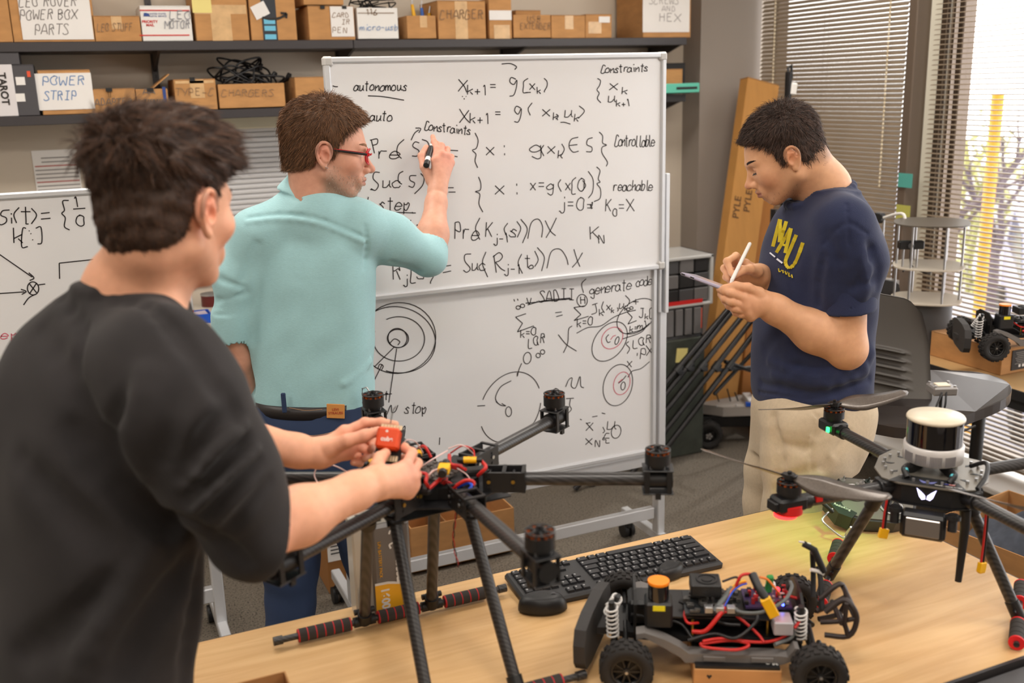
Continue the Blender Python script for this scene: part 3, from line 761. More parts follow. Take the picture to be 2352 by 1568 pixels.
ls += [sm(54, 700, 66, 684, 80, 676)]
writing('handwriting', ls, YL + .0028, lp)
writing('handwriting', H('ep', 2, 778, 3.2), YL + .0028, lp, INKR, .003, 'red marker note')
# marker pens clipped on the left board's edge
def marker(name, label, p, d, body, cap, L=.135, group=None, txt=None):
    t = thing(name, label, 'marker', p, group=group); p = Vector([float(v) for v in p]); d = Vector(d).normalized()
    obj('barrel', MB().cyl(p, p + d * L * .68, .0085, n=16), body, t)
    obj('cap', MB().cyl(p + d * L * .68, p + d * L, .009, .0085, n=16), cap, t)
    obj('end_plug', MB().cyl(p - d * .008, p, .007, .0085, n=16), cap, t)
    return t
for (px, py, lab) in ((438, 712, 'red-capped white marker pen on the left board edge, closer to the board'), (424, 722, 'red-capped white marker pen on the left board edge, closer to the man in black')):
    p = ony(px, py, YL - .012); marker('marker_pen', lab, p, (-.1, 0, 1), WHITE, RED)

# ================================================================== WALL SHELVES
shelfm = mat('charcoal_shelf', (58, 54, 56), 0.45, bump=.03)
YF = 4.35
sx1 = ony(1578, 94, YF)[0]; sx0 = -1.1
zu = ony(700, 92, YF)[2]; zl = ony(500, 252, YF)[2]
for nm, z, lab in (('wall_shelf', zu, 'upper charcoal wall shelf full of cartons'), ('wall_shelf', zl, 'lower charcoal wall shelf with labelled cartons')):
    t = thing(nm, lab, 'shelf', ((sx0 + sx1) / 2, 4.5, z - .035))
    xm = ony(812, 100, YF)[0]
    for a, b in ((sx0, xm - .001), (xm + .001, sx1)):
        obj('shelf_board', MB().box(((a + b) / 2, (YF + WALL_Y) / 2, z - .018), (b - a, WALL_Y - YF - .002, .036), bev=.002), shelfm, t)
    for px in (352, 778, 1157, 1497):
        x = ony(px, 120, 4.64)[0]
        Mx = M4(Matrix(((0, 0, 1), (1, 0, 0), (0, 1, 0))), (x - .006, 0, 0))
        obj('bracket', MB().prism([(4.37, z - .036), (4.64, z - .036), (4.64, z - .11)], .012, Mx), shelfm, t)
for k, px in enumerate((352, 778, 1157, 1497)):
    x = ony(px, 120, 4.64)[0]
    mb = MB().box((x, WALL_Y - .009, 1.93), (.026, .016, 1.1))
    for i in range(34): mb.box((x, WALL_Y - .0185, 1.41 + i * .032), (.006, .003, .014), mi=1)
    obj('shelf_upright', mb, [shelfm, BLK], None, ['black slotted wall upright left of the man in black hair top', 'black slotted wall upright at the joint of the upper shelf', 'black slotted wall upright behind the middle of the large whiteboard', 'black slotted wall upright near the right end of the upper shelf'][k], 'shelf upright')

# ---- cartons
FY = 4.375
def carton(x0, x1, yt, zb, label, depth=.24, lines=(), m=CARD, ytape=None, paper=None, ink=INKF, closed=True, name='cardboard_box', side=0.0, group=None, cat='box', zt=None, FYc=None, u=3.4):
    """box on a shelf: x0,x1,yt are photo positions of its front face"""
    fy = FYc or FY
    a = ony(x0, yt, fy); b = ony(x1, yt, fy); zt = (a[2] + b[2]) / 2 if zt is None else zt
    W = b[0] - a[0]; Hh = zt - zb; cx = (a[0] + b[0]) / 2
    depth = min(depth, WALL_Y - fy - .01) 
    t = thing(name, label, cat, (cx, fy + depth / 2, zb), group=group)
    if closed:
        mb = MB().box((cx, fy + depth / 2, zb + Hh / 2), (W, depth, Hh), bev=.002)
        obj('carton_body', mb, m, t)
        obj('top_flap', MB().box((cx - W / 4, fy + depth / 2, zt + .0015), (W / 2 - .001, depth, .003)).box((cx + W / 4, fy + depth / 2, zt + .0015), (W / 2 - .001, depth, .003)), CARD_E if m is CARD else m, t)
    else:
        obj('carton_body', MB().open_box((cx, fy + depth / 2, zb), (W, depth, Hh), .004), m, t)
    if ytape:
        for (tx0, tx1, ty0, ty1) in ytape:
            p = ony(x0 + (x1 - x0) * tx0, yt, fy)[0]; q = ony(x0 + (x1 - x0) * tx1, yt, fy)[0]
            obj('tape', MB().box(((p + q) / 2, fy - .0006, zb + Hh * (ty0 + ty1) / 2), (q - p, .0012, Hh * (ty1 - ty0))), TAPE, t)
    if paper:
        px0, px1, py0, py1, pm = paper
        p = ony(px0, py0, fy)[0]; q = ony(px1, py0, fy)[0]; z1 = ony((px0 + px1) / 2, py0, fy)[2]; z0 = ony((px0 + px1) / 2, py1, fy)[2]
        obj('paper_label', MB().box(((p + q) / 2, fy - .0025, (z0 + z1) / 2), (q - p, .0015, z1 - z0)), pm, t)
    if lines:
        mb = MB()
        for (s, hx, hy, uu) in lines:
            ribbons(mb, H(s, hx, hy, uu, 6.6, -.01), to_plane(fy), .0034 if uu > 2.5 else .0025, (0, -.0042, 0))
        obj('handwriting', mb, ink, t)
    return t
ZU, ZL = zu + .001, zl + .001
carton(-60, 11, -40, ZU, 'plain carton at the very left end of the upper shelf')
carton(14, 206, -32, ZU, 'carton with white paper reading LEO ROVER POWER BOX PARTS', paper=(36, 201, -30, 91, PAPER), lines=[('LEO ROVER', 42, 16, 3.2), ('POWER BOX', 44, 46, 3.2), ('PARTS', 78, 80, 3.4)], ink=mat('pencil_ink', (140, 134, 132), .8))
carton(210, 320, 38, ZU, 'low carton marked LEO STUFF beside the red-striped mail box', ytape=((.4, .62, .5, 1),), lines=[('LEO STUFF', 222, 72, 2.5)])
t = carton(320, 436, 15, ZU, 'white mail box with red stripes marked LEO MOTOR', m=WHITE, lines=[('LEO', 388, 44, 2.6), ('MOTOR', 378, 66, 2.6)], ink=mat('grey_ink', (150, 150, 156), .7))
for (yy, hh) in ((24, .0045), (81, .0045)):
    p = ony(321, yy, FY); q = ony(435, yy, FY); obj('stripe', MB().box(((p[0] + q[0]) / 2, FY - .001, (p[2] + q[2]) / 2), (q[0] - p[0], .002, hh)), RED, t)
p = ony(330, 32, FY); obj('eagle_emblem', MB().prism([(0, 0), (.024, 0), (.021, .010), (.012, .013), (.003, .013)], .001, face_y((p[0] - .002, FY - .0012, p[2] - .009))), mat('postal_blue', (40, 70, 140), .5), t)
text_obj('print', 'UNITED STATES', .009, face_y((p[0] + .052, FY - .0012, p[2])), mat('postal_blue'), t); text_obj('print', 'POSTAL SERVICE', .009, face_y((p[0] + .052, FY - .0012, p[2] - .009)), mat('postal_blue'), t)
p = ony(344, 50, FY); text_obj('print', 'PRIORITY', .014, face_y((p[0], FY - .0012, p[2])), RED, t, bold=.0004); text_obj('print', 'MAIL', .014, face_y((p[0], FY - .0012, p[2] - .013)), RED, t, bold=.0004)
t = carton(440, 563, -30, ZU, 'tall carton with a T of tan tape and a yellow sticky note', ytape=((.0, .98, .50, .67), (.3, .68, 0, .5)))
p = ony(463, 10, FY); obj('sticky_note', MB().box((p[0], FY - .002, p[2] + .01), (.075, .001, .085)), mat('yellow_sticky', (236, 220, 140), .8), t)
t = carton(568, 674, -30, ZU, 'carton with a curved black arrow and dark blue printed tape')
x = ony(618, 40, FY)[0]; obj('printed_tape', MB().box((x, FY - .001, ZU + .1), (.060, .002, .2)), mat('dark_tape', (44, 48, 56), .4), t)
mb = MB()
for i, z in enumerate((.014, .048, .075)): mb.box((x, FY - .0025, ZU + z), (.046, .001, .02), bev=.0)
obj('tape_blocks', mb, mat('tape_cyan', (110, 190, 220), .5), t)
mb = MB(); ribbons(mb, [sm(602, 40, 620, 44, 640, 42, 656, 34)] + [line(644, 30, 658, 31), line(658, 31, 657, 42)], to_plane(FY), .009, (0, -.004, 0)); obj('arrow_print', mb, mat('black_print', (40, 34, 30), .7), t)
p = ony(597, 24, FY); obj('address_label', MB().box((p[0], FY - .003, p[2]), (.062, .001, .055), rot=(0, -25, 0)), PAPER, t)
t = carton(706, 812, 15, ZU, 'carton with a white paper half beside the LEO shelf cartons', paper=(757, 810, 15, 84, PAPER), lines=[('CARD', 762, 40, 1.5), ('& IR', 766, 56, 1.6), ('PEN', 762, 76, 1.8)])
mb = MB()
for px in (740, 790): p = ony(px, 17, FY); mb.box((p[0], FY - .004, p[2]), (.018, .008, .012))
obj('binder_clip', mb, BLK, t)
z = ony(740, 14, FY)[2] + .005
carton(696, 788, -12, z, 'flat carton resting on top of the paper-fronted carton', depth=.2)
t = carton(819, 912, 18, ZU, 'white carton marked micro-usb in blue', m=WHITE, lines=[('micro-usb', 826, 70, 2.0)], ink=INKB, closed=False); 
mb = MB(); ribbons(mb, [line(822, 30, 905, 30)] + H('116 5', 840, 34, 1.8), to_plane(FY), .003, (0, -.003, 0)); obj('faded_print', mb, INKF, t)
mb = MB(); r_ = random.Random(8); p = ony(868, 18, FY)
for i in range(7):
    mb.tube(crom([(p[0] + r_.uniform(-.1, .1), FY + r_.uniform(.03, .2), p[2] - .03 + r_.uniform(0, .09)) for _ in range(5)], 5), .003, 6)
obj('cable_bundle', mb, BLKW, None, 'loose dark cables sticking out of the micro-usb carton', 'cable')
t = carton(934, 1000, 36, ZU, 'small open carton holding yellow and blue tools', closed=False, ytape=((.45, .7, .5, 1),))
def tool(lab, px, py, mcol, lean):
    p = ony(px, py, FY + .08); t = thing('hand_tool', lab, 'tool', (p[0], FY + .08, ZU + .01))
    a = Vector((p[0], FY + .08, ZU + .01)); b = Vector((p[0] + lean, FY + .08, p[2]))
    obj('grip', MB().tube([a, (a + b) / 2 + Vector((.012, 0, 0)), b], [.008, .011, .007], 8), mcol, t)
    obj('shank', MB().cyl(b, b + (b - a).normalized() * .03, .003, n=8), STEEL, t)
tool('yellow-gripped tool in the small open carton', 944, 10, YEL, .005)
tool('blue-gripped tool in the small open carton', 962, 18, mat('blue_grip', (60, 110, 200), .5), .012)
tool('short yellow-gripped tool beside the blue one', 976, 30, YEL, .02)
carton(1004, 1114, 3, ZU, 'carton marked CHARGER on the upper shelf', ytape=((.36, .62, 0, 1),), lines=[('CHARGER', 1010, 44, 2.9)], FYc=FY + .001)
carton(1122, 1174, -2, ZU, 'narrow carton with a white tape band, right of the CHARGER carton', paper=(1123, 1174, 24, 46, PAPER), ytape=((.2, .9, 0, .35),))
t = carton(1179, 1264, 34, ZU, 'low carton marked USB EXTENDER', closed=False, lines=[('USB', 1210, 50, 1.9), ('EXTENDER', 1194, 68, 2.1)])
carton(1184, 1242, 25, ZU, 'flat carton tucked behind the USB EXTENDER carton', depth=.08, FYc=FY + .17)
carton(1266, 1344, 36, ZU, 'low taped carton between the USB EXTENDER carton and the labelled one', ytape=((.4, .65, .4, 1),))
carton(1345, 1405, 34, ZU, 'small carton with a white address sticker by the big SCREWS carton', paper=(1375, 1400, 38, 52, PAPER), ytape=((.1, .6, .2, .7),))
x_a = 1478
t = carton(x_a, 1588, -40, ZU, 'big carton with white paper reading SCREWS AND HEX', depth=.26, paper=(1476, 1584, -25, 74, PAPER), lines=[('SCREWS', 1490, 10, 2.4), ('AND', 1519, 26, 1.6), ('HEX', 1512, 50, 2.6)], ink=mat('pencil_ink'))
# lower shelf
t = carton(-62, 26, 146, ZL, 'white upright box reading TAROT down its edge', m=mat('white_box_card', (222, 218, 220), .6), depth=.26, FYc=4.36)
p = ony(8, 204, 4.36); text_obj('print', 'TAROT', .036, M4(Matrix.Rotation(0, 3, 'Z') @ Matrix(((0, 1, 0), (0, 0, -1), (-1, 0, 0))), (p[0], 4.3585, p[2])), mat('black_print', (40, 34, 30)), t, bold=.0012)
obj('dark_lid', MB().box((ony(-18, 150, 4.36)[0], 4.36 + .13, ony(10, 132, 4.36)[2]), (.19, .262, .05)), mat('graphite_card', (74, 72, 76), .6), t)
t = carton(27, 76, 150, ZL, 'dark grey upright box file with white stickers', m=mat('graphite_card', (74, 72, 76)), depth=.27, FYc=4.362, cat='box')
for yy in (186, 224):
    p = ony(47, yy, 4.362); obj('sticker', MB().box((p[0], 4.3605, p[2]), (.032, .0015, .03)), PAPER, t)
p = ony(66, 170, 4.362); obj('orange_sticker', MB().box((p[0], 4.3605, p[2]), (.012, .0015, .022)), mat('orange_sticker', (226, 84, 50), .6), t)
carton(85, 206, 162, ZL, 'carton with white paper reading POWER STRIP in blue', paper=(75, 208, 168, 252, PAPER), lines=[('POWER', 95, 196, 2.9), ('STRIP', 100, 230, 2.9)], ink=INKB)
t = carton(208, 309, 205, ZL, 'low carton marked ADAPTER with a binder clip', lines=[('ADAPTER', 218, 242, 2.2)], ink=mat('dim_blue_ink', (96, 100, 104), .8))
p = ony(250, 206, FY); obj('binder_clip', MB().box((p[0], FY - .004, p[2]), (.024, .008, .014)).tube([(p[0] - .004, FY - .006, p[2]), (p[0] - .003, FY - .008, p[2] - .03), (p[0] + .003, FY - .008, p[2] - .03), (p[0] + .004, FY - .006, p[2])], .001, 5), BLK, t)
t = carton(311, 384, 204, ZL, 'low open carton marked AA BATTERIES', closed=False, lines=[('AA', 328, 216, 1.9), ('BATTERIES', 316, 240, 1.5)], ink=mat('dim_blue_ink'))
p = ony(378, 220, FY); obj('blue_sticker', MB().box((p[0], FY - .002, p[2]), (.012, .002, .07)), mat('postal_blue'), t)
p = ony(345, 206, FY); obj('binder_clip', MB().box((p[0], FY - .004, p[2]), (.024, .008, .014)), BLK, t)
q = ony(384, 204, FY); obj('side_flap', MB().box((q[0] - .02, FY + .1, q[2] + .03), (.09, .16, .004), rot=(0, -38, 0)), CARD, t)
t = carton(398, 494, 183, ZL, 'carton marked TYPE C with crumpled clear tape', ytape=((.38, .72, .4, 1), (0.04, .96, .88, .97)), lines=[('TYPE-C', 402, 220, 2.4)])
p = ony(441, 182, FY); obj('binder_clip', MB().box((p[0], FY - .004, p[2]), (.02, .008, .014)), BLK, t)
t = carton(500, 652, 192, ZL, 'long open carton marked CHARGERS under a heap of cables', closed=False, lines=[('CHARGERS', 508, 222, 2.2)])
cx_ = (ony(500, 192, FY)[0] + ony(652, 192, FY)[0]) / 2; cz = ony(576, 192, FY)[2]
for k, (lab) in enumerate(('black power cable coiled highest in the CHARGERS carton', 'black power cable looping over the left rim of the CHARGERS carton', 'black power cable looping over the right rim of the CHARGERS carton', 'black power cable lying in the middle of the CHARGERS carton')):
    r_ = random.Random(20 + k); pts = []
    ox = (0, -.05, .07, .0)[k]; hh = (.13, .10, .07, .06)[k]
    for i in range(22):
        a = i * .9; pts.append((cx_ + ox + .09 * math.cos(a) + r_.uniform(-.03, .03), FY + .11 + .07 * math.sin(a) + r_.uniform(-.02, .02), cz - .04 + (hh * abs(math.sin(i * .55 + k))) + r_.uniform(0, .02)))
    t = thing('power_cable', lab, 'cable', (cx_ + ox, FY + .11, cz - .04))
    obj('cord', MB().tube(crom(pts, 5), .0042, 7), BLKW, t)
    e = pts[-1]; obj('plug', MB().box(e, (.02, .016, .03), rot=(20, 10 * k, 30), bev=.004), BLK, t)
carton(676, 752, 178, ZL, 'carton half hidden between the man in teal and the whiteboard', depth=.26)
# things on the lower shelf right of the board
carton(1500, 1574, 148, ZL, 'black box at the right end of the lower shelf', m=BLK2, depth=.16, FYc=4.47, zt=ony(1550, 146, 4.47)[2])
carton(1495, 1568, 160, ZL + .045, 'tan carton in front of the black box, right shelf end', depth=.09, FYc=4.375)
t = carton(1480, 1586, 187, ZL + .002, 'black flat case under the tan carton, right shelf end', m=BLK, depth=.2, FYc=4.37, zt=ZL + .042)
t = thing('teal_box', 'teal open case jutting off the right end of the lower shelf', 'case', (ony(1565, 212, 4.34)[0], 4.34, ony(1565, 212, 4.34)[2]))
p = ony(1548, 200, 4.28); q = ony(1607, 212, 4.28); zz0 = ony(1578, 213, 4.28)[2]; zz1 = ony(1578, 191, 4.28)[2]
tealm = mat('teal_plastic', (96, 196, 172), .5)
obj('case_body', MB().box(((p[0] + q[0]) / 2 - .03, 4.28 + .03, (zz0 + zz1) / 2), (q[0] - p[0] + .06, .06, zz1 - zz0), bev=.003), tealm, t)
obj('slot', MB().box(((p[0] + q[0]) / 2, 4.279, (zz0 + zz1) / 2), ((q[0] - p[0]) * .8, .004, .012), bev=.001), BLK, t)
# paper notice on the wall
t = thing('paper_notice', 'printed paper notice taped to the wall above the left whiteboard', 'notice', (.05, WALL_Y - .002, 1.3))
p = ony(72, 352, WALL_Y - .003); q = ony(190, 440, WALL_Y - .003)
obj('sheet', MB().box(((p[0] + q[0]) / 2, WALL_Y - .002, p[2] - .14), (q[0] - p[0], .001, .30)), PAPER, t)
for i in range(15):
    s = 'notice and safety rules of use' if i else 'RULES'
    lm = mat('notice_red', (190, 110, 105), .8) if i in (2, 6, 11) else mat('notice_grey', (150, 146, 144), .8)
    obj('print_line', MB().box(((p[0] + q[0]) / 2 + (.0 if i else .0), WALL_Y - .0030, p[2] - .022 - i * .0165), (.11 if i in (0, 1) else .165, .0006, .005)), lm, t)
# roller shutter on the wall left of the board
shut = mat('grey_roller_shutter', (200, 199, 200), .5)
t = thing('roller_shutter', 'pale grey ribbed roller shutter in the wall behind the man in teal', 'shutter', (1.0, WALL_Y, 1.0))
xa = ony(300, 440, WALL_Y)[0]; xb = ony(738, 300, WALL_Y)[0]; zt = ony(600, 290, WALL_Y)[2]; zb = .98
obj('housing', MB().box(((xa + xb) / 2, WALL_Y - .052, zt + .022), (xb - xa + .04, .06, .055), bev=.004), mat('cream_housing', (214, 206, 180), .5), t)
n = 30; hgt = (zt - zb) / n
for i in range(n):
    o = obj('slat', MB().prism([(0, 0), (.004, .002), (.007, hgt * .3), (.007, hgt * .7), (.004, hgt - .002), (0, hgt)], xb - xa, M4(Matrix(((0, 0, 1), (-1, 0, 0), (0, 1, 0))), (xa, WALL_Y - .022, zb + i * hgt)), sm=True), shut, t) if i == 0 else None
    if i == 0: s0 = o
    else:
        o = s0.copy(); COL.objects.link(o); o.location = (0, 0, i * hgt)
# counter below with small things
t = thing('counter', 'cream counter against the wall behind the left whiteboard', 'counter', (.4, 4.2, 0))
cz_ = float(ony(470, 752, 4.12)[2]); yc0 = onz(470, 752, cz_)[1]
ctop = mat('cream_laminate', (206, 198, 184), .5)
obj('worktop', MB().box((.35, (yc0 + WALL_Y - .03) / 2, cz_ - .018), (2.6, WALL_Y - .03 - yc0, .036), bev=.004), ctop, t)
for x in (-.9, .35, 1.6): obj('support', MB().box((x, (yc0 + .1 + WALL_Y - .03) / 2, (cz_ - .036) / 2), (.03, WALL_Y - .03 - yc0 - .1, cz_ - .036)), BLK2, t)
obj('back_panel', MB().box((.35, yc0 + .12, (cz_ - .036) / 2), (2.5, .02, cz_ - .036)), BLK2, t)
def at_c(px, py): return onz(px, py, cz_)
p = at_c(462, 744); t = thing('blue_tray', 'small blue open tray on the cream counter', 'tray', p)
obj('tray_body', MB().open_box((p[0], p[1] + .05, cz_), (.09, .1, .04), .004), mat('blue_tray', (30, 84, 190), .4), t)
obj('card_insert', MB().box((p[0], p[1] + .05, cz_ + .032), (.07, .06, .003), rot=(10, 0, 10)), mat('photo_card', (190, 176, 190), .5), t)
p = at_c(478, 712); p[1] = WALL_Y - .20; t = thing('tin_can', 'dark red tin with pale rim on the cream counter', 'tin', p)
obj('can_body', MB().cyl((p[0] + .03, p[1] + .1, cz_), (p[0] + .03, p[1] + .1, cz_ + .05), .045, n=20), mat('dark_red', (92, 26, 24), .4), t)
obj('rim', MB().cyl((p[0] + .03, p[1] + .1, cz_ + .05), (p[0] + .03, p[1] + .1, cz_ + .056), .047, n=20), STEEL, t)
# ================================================================== WORK TABLE AND THE THINGS ON IT
TZ = 0.74
maple = mat('maple_laminate', (226, 190, 138), 0.42)
nt = maple.node_tree; N_ = nt.nodes; L_ = nt.links
tc = N_.new('ShaderNodeTexCoord'); mp = N_.new('ShaderNodeMapping'); mp.inputs['Scale'].default_value = (1.2, 14, 1)
n1 = N_.new('ShaderNodeTexNoise'); n1.inputs['Scale'].default_value = 2.2; n1.inputs['Detail'].default_value = 8; n1.inputs['Distortion'].default_value = 1.2
rp = N_.new('ShaderNodeValToRGB'); rp.color_ramp.elements[0].position = .3; rp.color_ramp.elements[1].position = .7
rp.color_ramp.elements[0].color = lin((203, 159, 105)) + (1,); rp.color_ramp.elements[1].color = lin((222, 183, 130)) + (1,)
L_.new(tc.outputs['Object'], mp.inputs[0]); L_.new(mp.outputs[0], n1.inputs['Vector']); L_.new(n1.outputs['Fac'], rp.inputs[0])
L_.new(rp.outputs[0], N_['Principled BSDF'].inputs['Base Color'])
TX0, TX1, TY0, TY1 = 0.085, 1.776, 1.152, 1.905
table = thing('work_table', 'pale maple work table with black edging under the drones and keyboard', 'table', ((TX0 + TX1) / 2, (TY0 + TY1) / 2, 0))
obj('tabletop', MB().box(((TX0 + TX1) / 2, (TY0 + TY1) / 2, TZ - .013), (TX1 - TX0, TY1 - TY0, .026), bev=.0015), maple, table)
eb = MB(); b_ = .007
eb.box(((TX0 + TX1) / 2, TY0 - b_ / 2, TZ - .0145), (TX1 - TX0 + 2 * b_, b_, .028)).box(((TX0 + TX1) / 2, TY1 + b_ / 2, TZ - .0165), (TX1 - TX0 + 2 * b_, b_, .026))
eb.box((TX0 - b_ / 2, (TY0 + TY1) / 2, TZ - .0165), (b_, TY1 - TY0, .026)).box((TX1 + b_ / 2, (TY0 + TY1) / 2, TZ - .0165), (b_, TY1 - TY0, .026))
obj('edge_band', eb, mat('black_edging', (46, 43, 44), .5), table)
for x in (TX0 + .12, TX1 - .12):
    obj('leg', MB().box((x, (TY0 + TY1) / 2, (TZ - .03) / 2 + .02), (.06, .05, TZ - .07), bev=.004).box((x, (TY0 + TY1) / 2, .02), (.06, .66, .035), bev=.006).box((x, (TY0 + TY1) / 2, TZ - .038), (.05, .6, .02)), BLK2, table)
# table-edge slab at the bottom right: a dark keyboard tray / monitor rim in front of the table
t = thing('laptop', 'dark closed laptop edge at the front right of the work table', 'laptop', (1.40, 1.11, TZ - .05))
# it is held by its own small shelf in front of the table
p = onz(2260, 1568, TZ + .0)
obj('lid', MB().box((1.40, 1.110, TZ - .020), (.50, .060, .020), bev=.004), DGREY, t)
obj('keyboard_shelf', MB().box((1.40, 1.108, TZ - .038), (.56, .064, .014), bev=.003), BLK2, t)
# unused: thin films that paint the green lamp glow and brown shadows on the laminate
def film(name, pts, m, lab, z=TZ + .0004):
    P = [onz(px, py, z) for px, py in crom(pts, 6, True)]
    mb = MB().prism([(p[0], p[1]) for p in P], .0003, Matrix.Translation((0, 0, z - .0001)))
    return obj(name, mb, m, table, label=lab)

# ---- keyboard
kc = [onz(*p, TZ + .02) for p in ((1188, 1330), (1590, 1228), (1662, 1278), (1262, 1365))]
# axis of the long side
kdir = Vector(kc[2] - kc[3]); kdir.z = 0; kang = math.atan2(kdir.y, kdir.x)
kmid = sum((Vector(c) for c in kc), Vector()) / 4
KB = thing('keyboard', 'black full-size computer keyboard lying across the far edge of the table', 'keyboard', (kmid.x, kmid.y, TZ), kang)
kmid -= Vector((math.cos(kang), math.sin(kang), 0)) * .022; KB.location = (kmid.x, kmid.y, TZ); WM[KB] = Matrix.Translation(KB.location) @ Matrix.Rotation(kang, 4, 'Z')
KL, KW = .475, .142
obj('case', MB().box((0, 0, .011), (KL, KW, .018), bev=.005, rot=(3, 0, 0)).box((0, KW / 2 - .02, .004), (KL * .9, .012, .008)), mat('keyboard_black', (42, 42, 44), .5), KB, world=False)
keym = mat('keycap', (34, 34, 37), .38); legm = mat('key_legend', (170, 170, 172), .6)
rows = [[1] * 15, [1] * 13 + [2], [1.5] + [1] * 12 + [1.5], [1.8] + [1] * 11 + [2.2], [2.3] + [1] * 10 + [2.7], [1.3, 1.1, 1.3, 6.1, 1.1, 1.1, 1.3, 1.3]]
U = .0196; kmain = {}
def keycap(w, x, y, r180=False):
    key = round(w, 2)
    if key not in kmain:
        mb = MB(); hw, hd = w * U / 2 - .0013, U / 2 - .0013
        b = [(-hw, -hd, 0), (hw, -hd, 0), (hw, hd, 0), (-hw, hd, 0)]; t_ = [(-hw + .0016, -hd + .0016, .0055), (hw - .0016, -hd + .0016, .0055), (hw - .0016, hd - .001, .0055), (-hw + .0016, hd - .001, .0055)]
        mb.add(b + t_, [(4, 5, 6, 7), (0, 1, 5, 4), (1, 2, 6, 5), (2, 3, 7, 6), (3, 0, 4, 7)], 0)
        if w < 2.8: mb.add([(-hw + .004, hd - .0075, .0058), (-hw + .0075, hd - .0075, .0058), (-hw + .0075, hd - .0035, .0058), (-hw + .004, hd - .0035, .0058)], [(0, 1, 2, 3)], 1)
        o = obj('key', mb, [keym, legm], KB, world=False); kmain[key] = o; first = True
    else:
        o = kmain[key].copy(); COL.objects.link(o); o.parent = KB
    o.location = (x, y, .0195 + y * math.tan(math.radians(3))); o.rotation_euler = (math.radians(3), 0, 0)
# seen from behind (the far side faces the camera's left), the number block lies to the left
for r, row in enumerate(rows):
    x = .0; tot = sum(row); sc = 15.0 / tot; y = (KW / 2 - .026) - r * (U + .0006) if r else KW / 2 - .018
    x = KL / 2 - .012 - 15 * U
    for w_ in row: keycap(w_ * sc, x + w_ * sc * U / 2, -y * .98); x += w_ * sc * U
for r in range(6):
    y = (KW / 2 - .026) - r * (U + .0006) if r else KW / 2 - .018
    for c in range(4):
        if r == 0 and c > 2: continue
        keycap(1, -KL / 2 + .021 + c * U, -y * .98)
    for c in range(3):
        if r == 3: continue
        if r == 4 and c != 1: continue
        keycap(1, -KL / 2 + .105 + c * U * .93, -y * .98)
# ---- mouse
def mouse(lab, px, py, rz, s=1.0):
    p = onz(px, py, TZ); t = thing('mouse', lab, 'mouse', p, rz)
    vs = []; n = 20; m = 8
    for i in range(m + 1):
        f = i / m; sc_ = math.sqrt(max(0, 1 - f * f * .96))
        for j in range(n):
            a = 2 * math.pi * j / n; rx = .052 * s; ry = .031 * s * (1 + .10 * math.cos(a))
            vs.append((rx * math.cos(a) * (sc_ * .9 + .1) - .004 * f, ry * math.sin(a) * (sc_ * .92 + .08), .004 + .032 * s * math.sin(f * math.pi / 2)))
    fs = [(i * n + j, i * n + (j + 1) % n, (i + 1) * n + (j + 1) % n, (i + 1) * n + j) for i in range(m) for j in range(n)] + [tuple(range(m * n, m * n + n)), tuple(range(n - 1, -1, -1))]
    mb = MB().add(vs, fs, 0, True)
    obj('shell', mb, BLK, t, world=False)
    obj('wheel', MB().cyl((.022 * s, -.003, .030 * s), (.022 * s, .003, .030 * s), .0075 * s, n=16), DGREY, t, world=False)
    obj('button_seam', MB().tube([(.048 * s, 0, .012 * s), (.030 * s, 0, .0305 * s), (.010 * s, 0, .0362 * s)], .0006, 5), BLK2, t, world=False)
mouse('black computer mouse lying alone at the near corner of the keyboard', 1247, 1400, -.30)
mouse('small dark grey mouse half hidden behind the orange-topped sensor', 1540, 1322, .4, .8)
# ---- long pack propped behind the drone: battery box standing on the table's far edge
bt = thing('battery_pack', 'grey and yellow battery pack sleeve numbered 16000 standing behind the left drone', 'battery', onz(905, 1398, TZ))
bl = ony(868, 1200, 1.885); br = ony(938, 1200, 1.885)
bgm = mat('battery_grey', (112, 108, 106), .35); byl = mat('battery_yellow', (243, 178, 40), .4)
bxc = (onz(868, 1408, TZ)[0] + onz(936, 1392, TZ)[0]) / 2; bw = .082; bh = .205; by = 1.86
obj('sleeve', MB().box((bxc, by, TZ + bh / 2), (bw, .055, bh), bev=.006), bgm, bt)
obj('clear_wrap', MB().box((bxc - .022, by + .01, TZ + bh / 2 + .004), (bw + .03, .05, bh + .02), bev=.004), mat('clear_film', (206, 204, 196), .15, spec=.8), bt)
fy = by - .0282
obj('yellow_band', MB().prism([(-.040, .002), (.040, .002), (.040, .052), (.018, .066), (-.012, .073), (-.040, .074)], .0006, face_y((bxc, fy + .0004, TZ))), byl, bt)
obj('white_arc', MB().prism([(.040, .052), (.040, .057), (.018, .071), (-.012, .078), (-.040, .079), (-.040, .074), (-.012, .073), (.018, .066)], .0007, face_y((bxc, fy + .0004, TZ))), WHITE, bt)
Rv = Matrix(((0, 1, 0), (0, 0, -1), (-1, 0, 0)))
text_obj('print', '16000', .024, M4(Rv, (bxc - .020, fy - .0003, TZ + .036)), WHITE, bt, bold=.0008)
text_obj('print', 'Tattu', .034, M4(Rv, (bxc + .018, fy - .0003, TZ + .108)), WHITE, bt, bold=.0012, shear=.3)
text_obj('print', 'LiPo BATTERY PACK', .009, M4(Rv, (bxc - .026, fy - .0003, TZ + .130)), byl, bt)
mb = MB(); ribbons(mb, [[(a, b) for a, b in crom(q, 5)] for q in ([(0, 0), (.006, .012), (0, .02), (.008, .03), (.004, .045)], [(.008, .03), (.018, .024), (.02, .012)], [(0, .02), (-.010, .016), (-.008, .006)], [(.004, .045), (-.006, .05), (-.010, .042)])],
        lambda u, v: (bxc + .006 + u, fy, TZ + .145 + v * .9), .004, (0, -.0006, 0)); obj('dragon_emblem', mb, WHITE, bt)
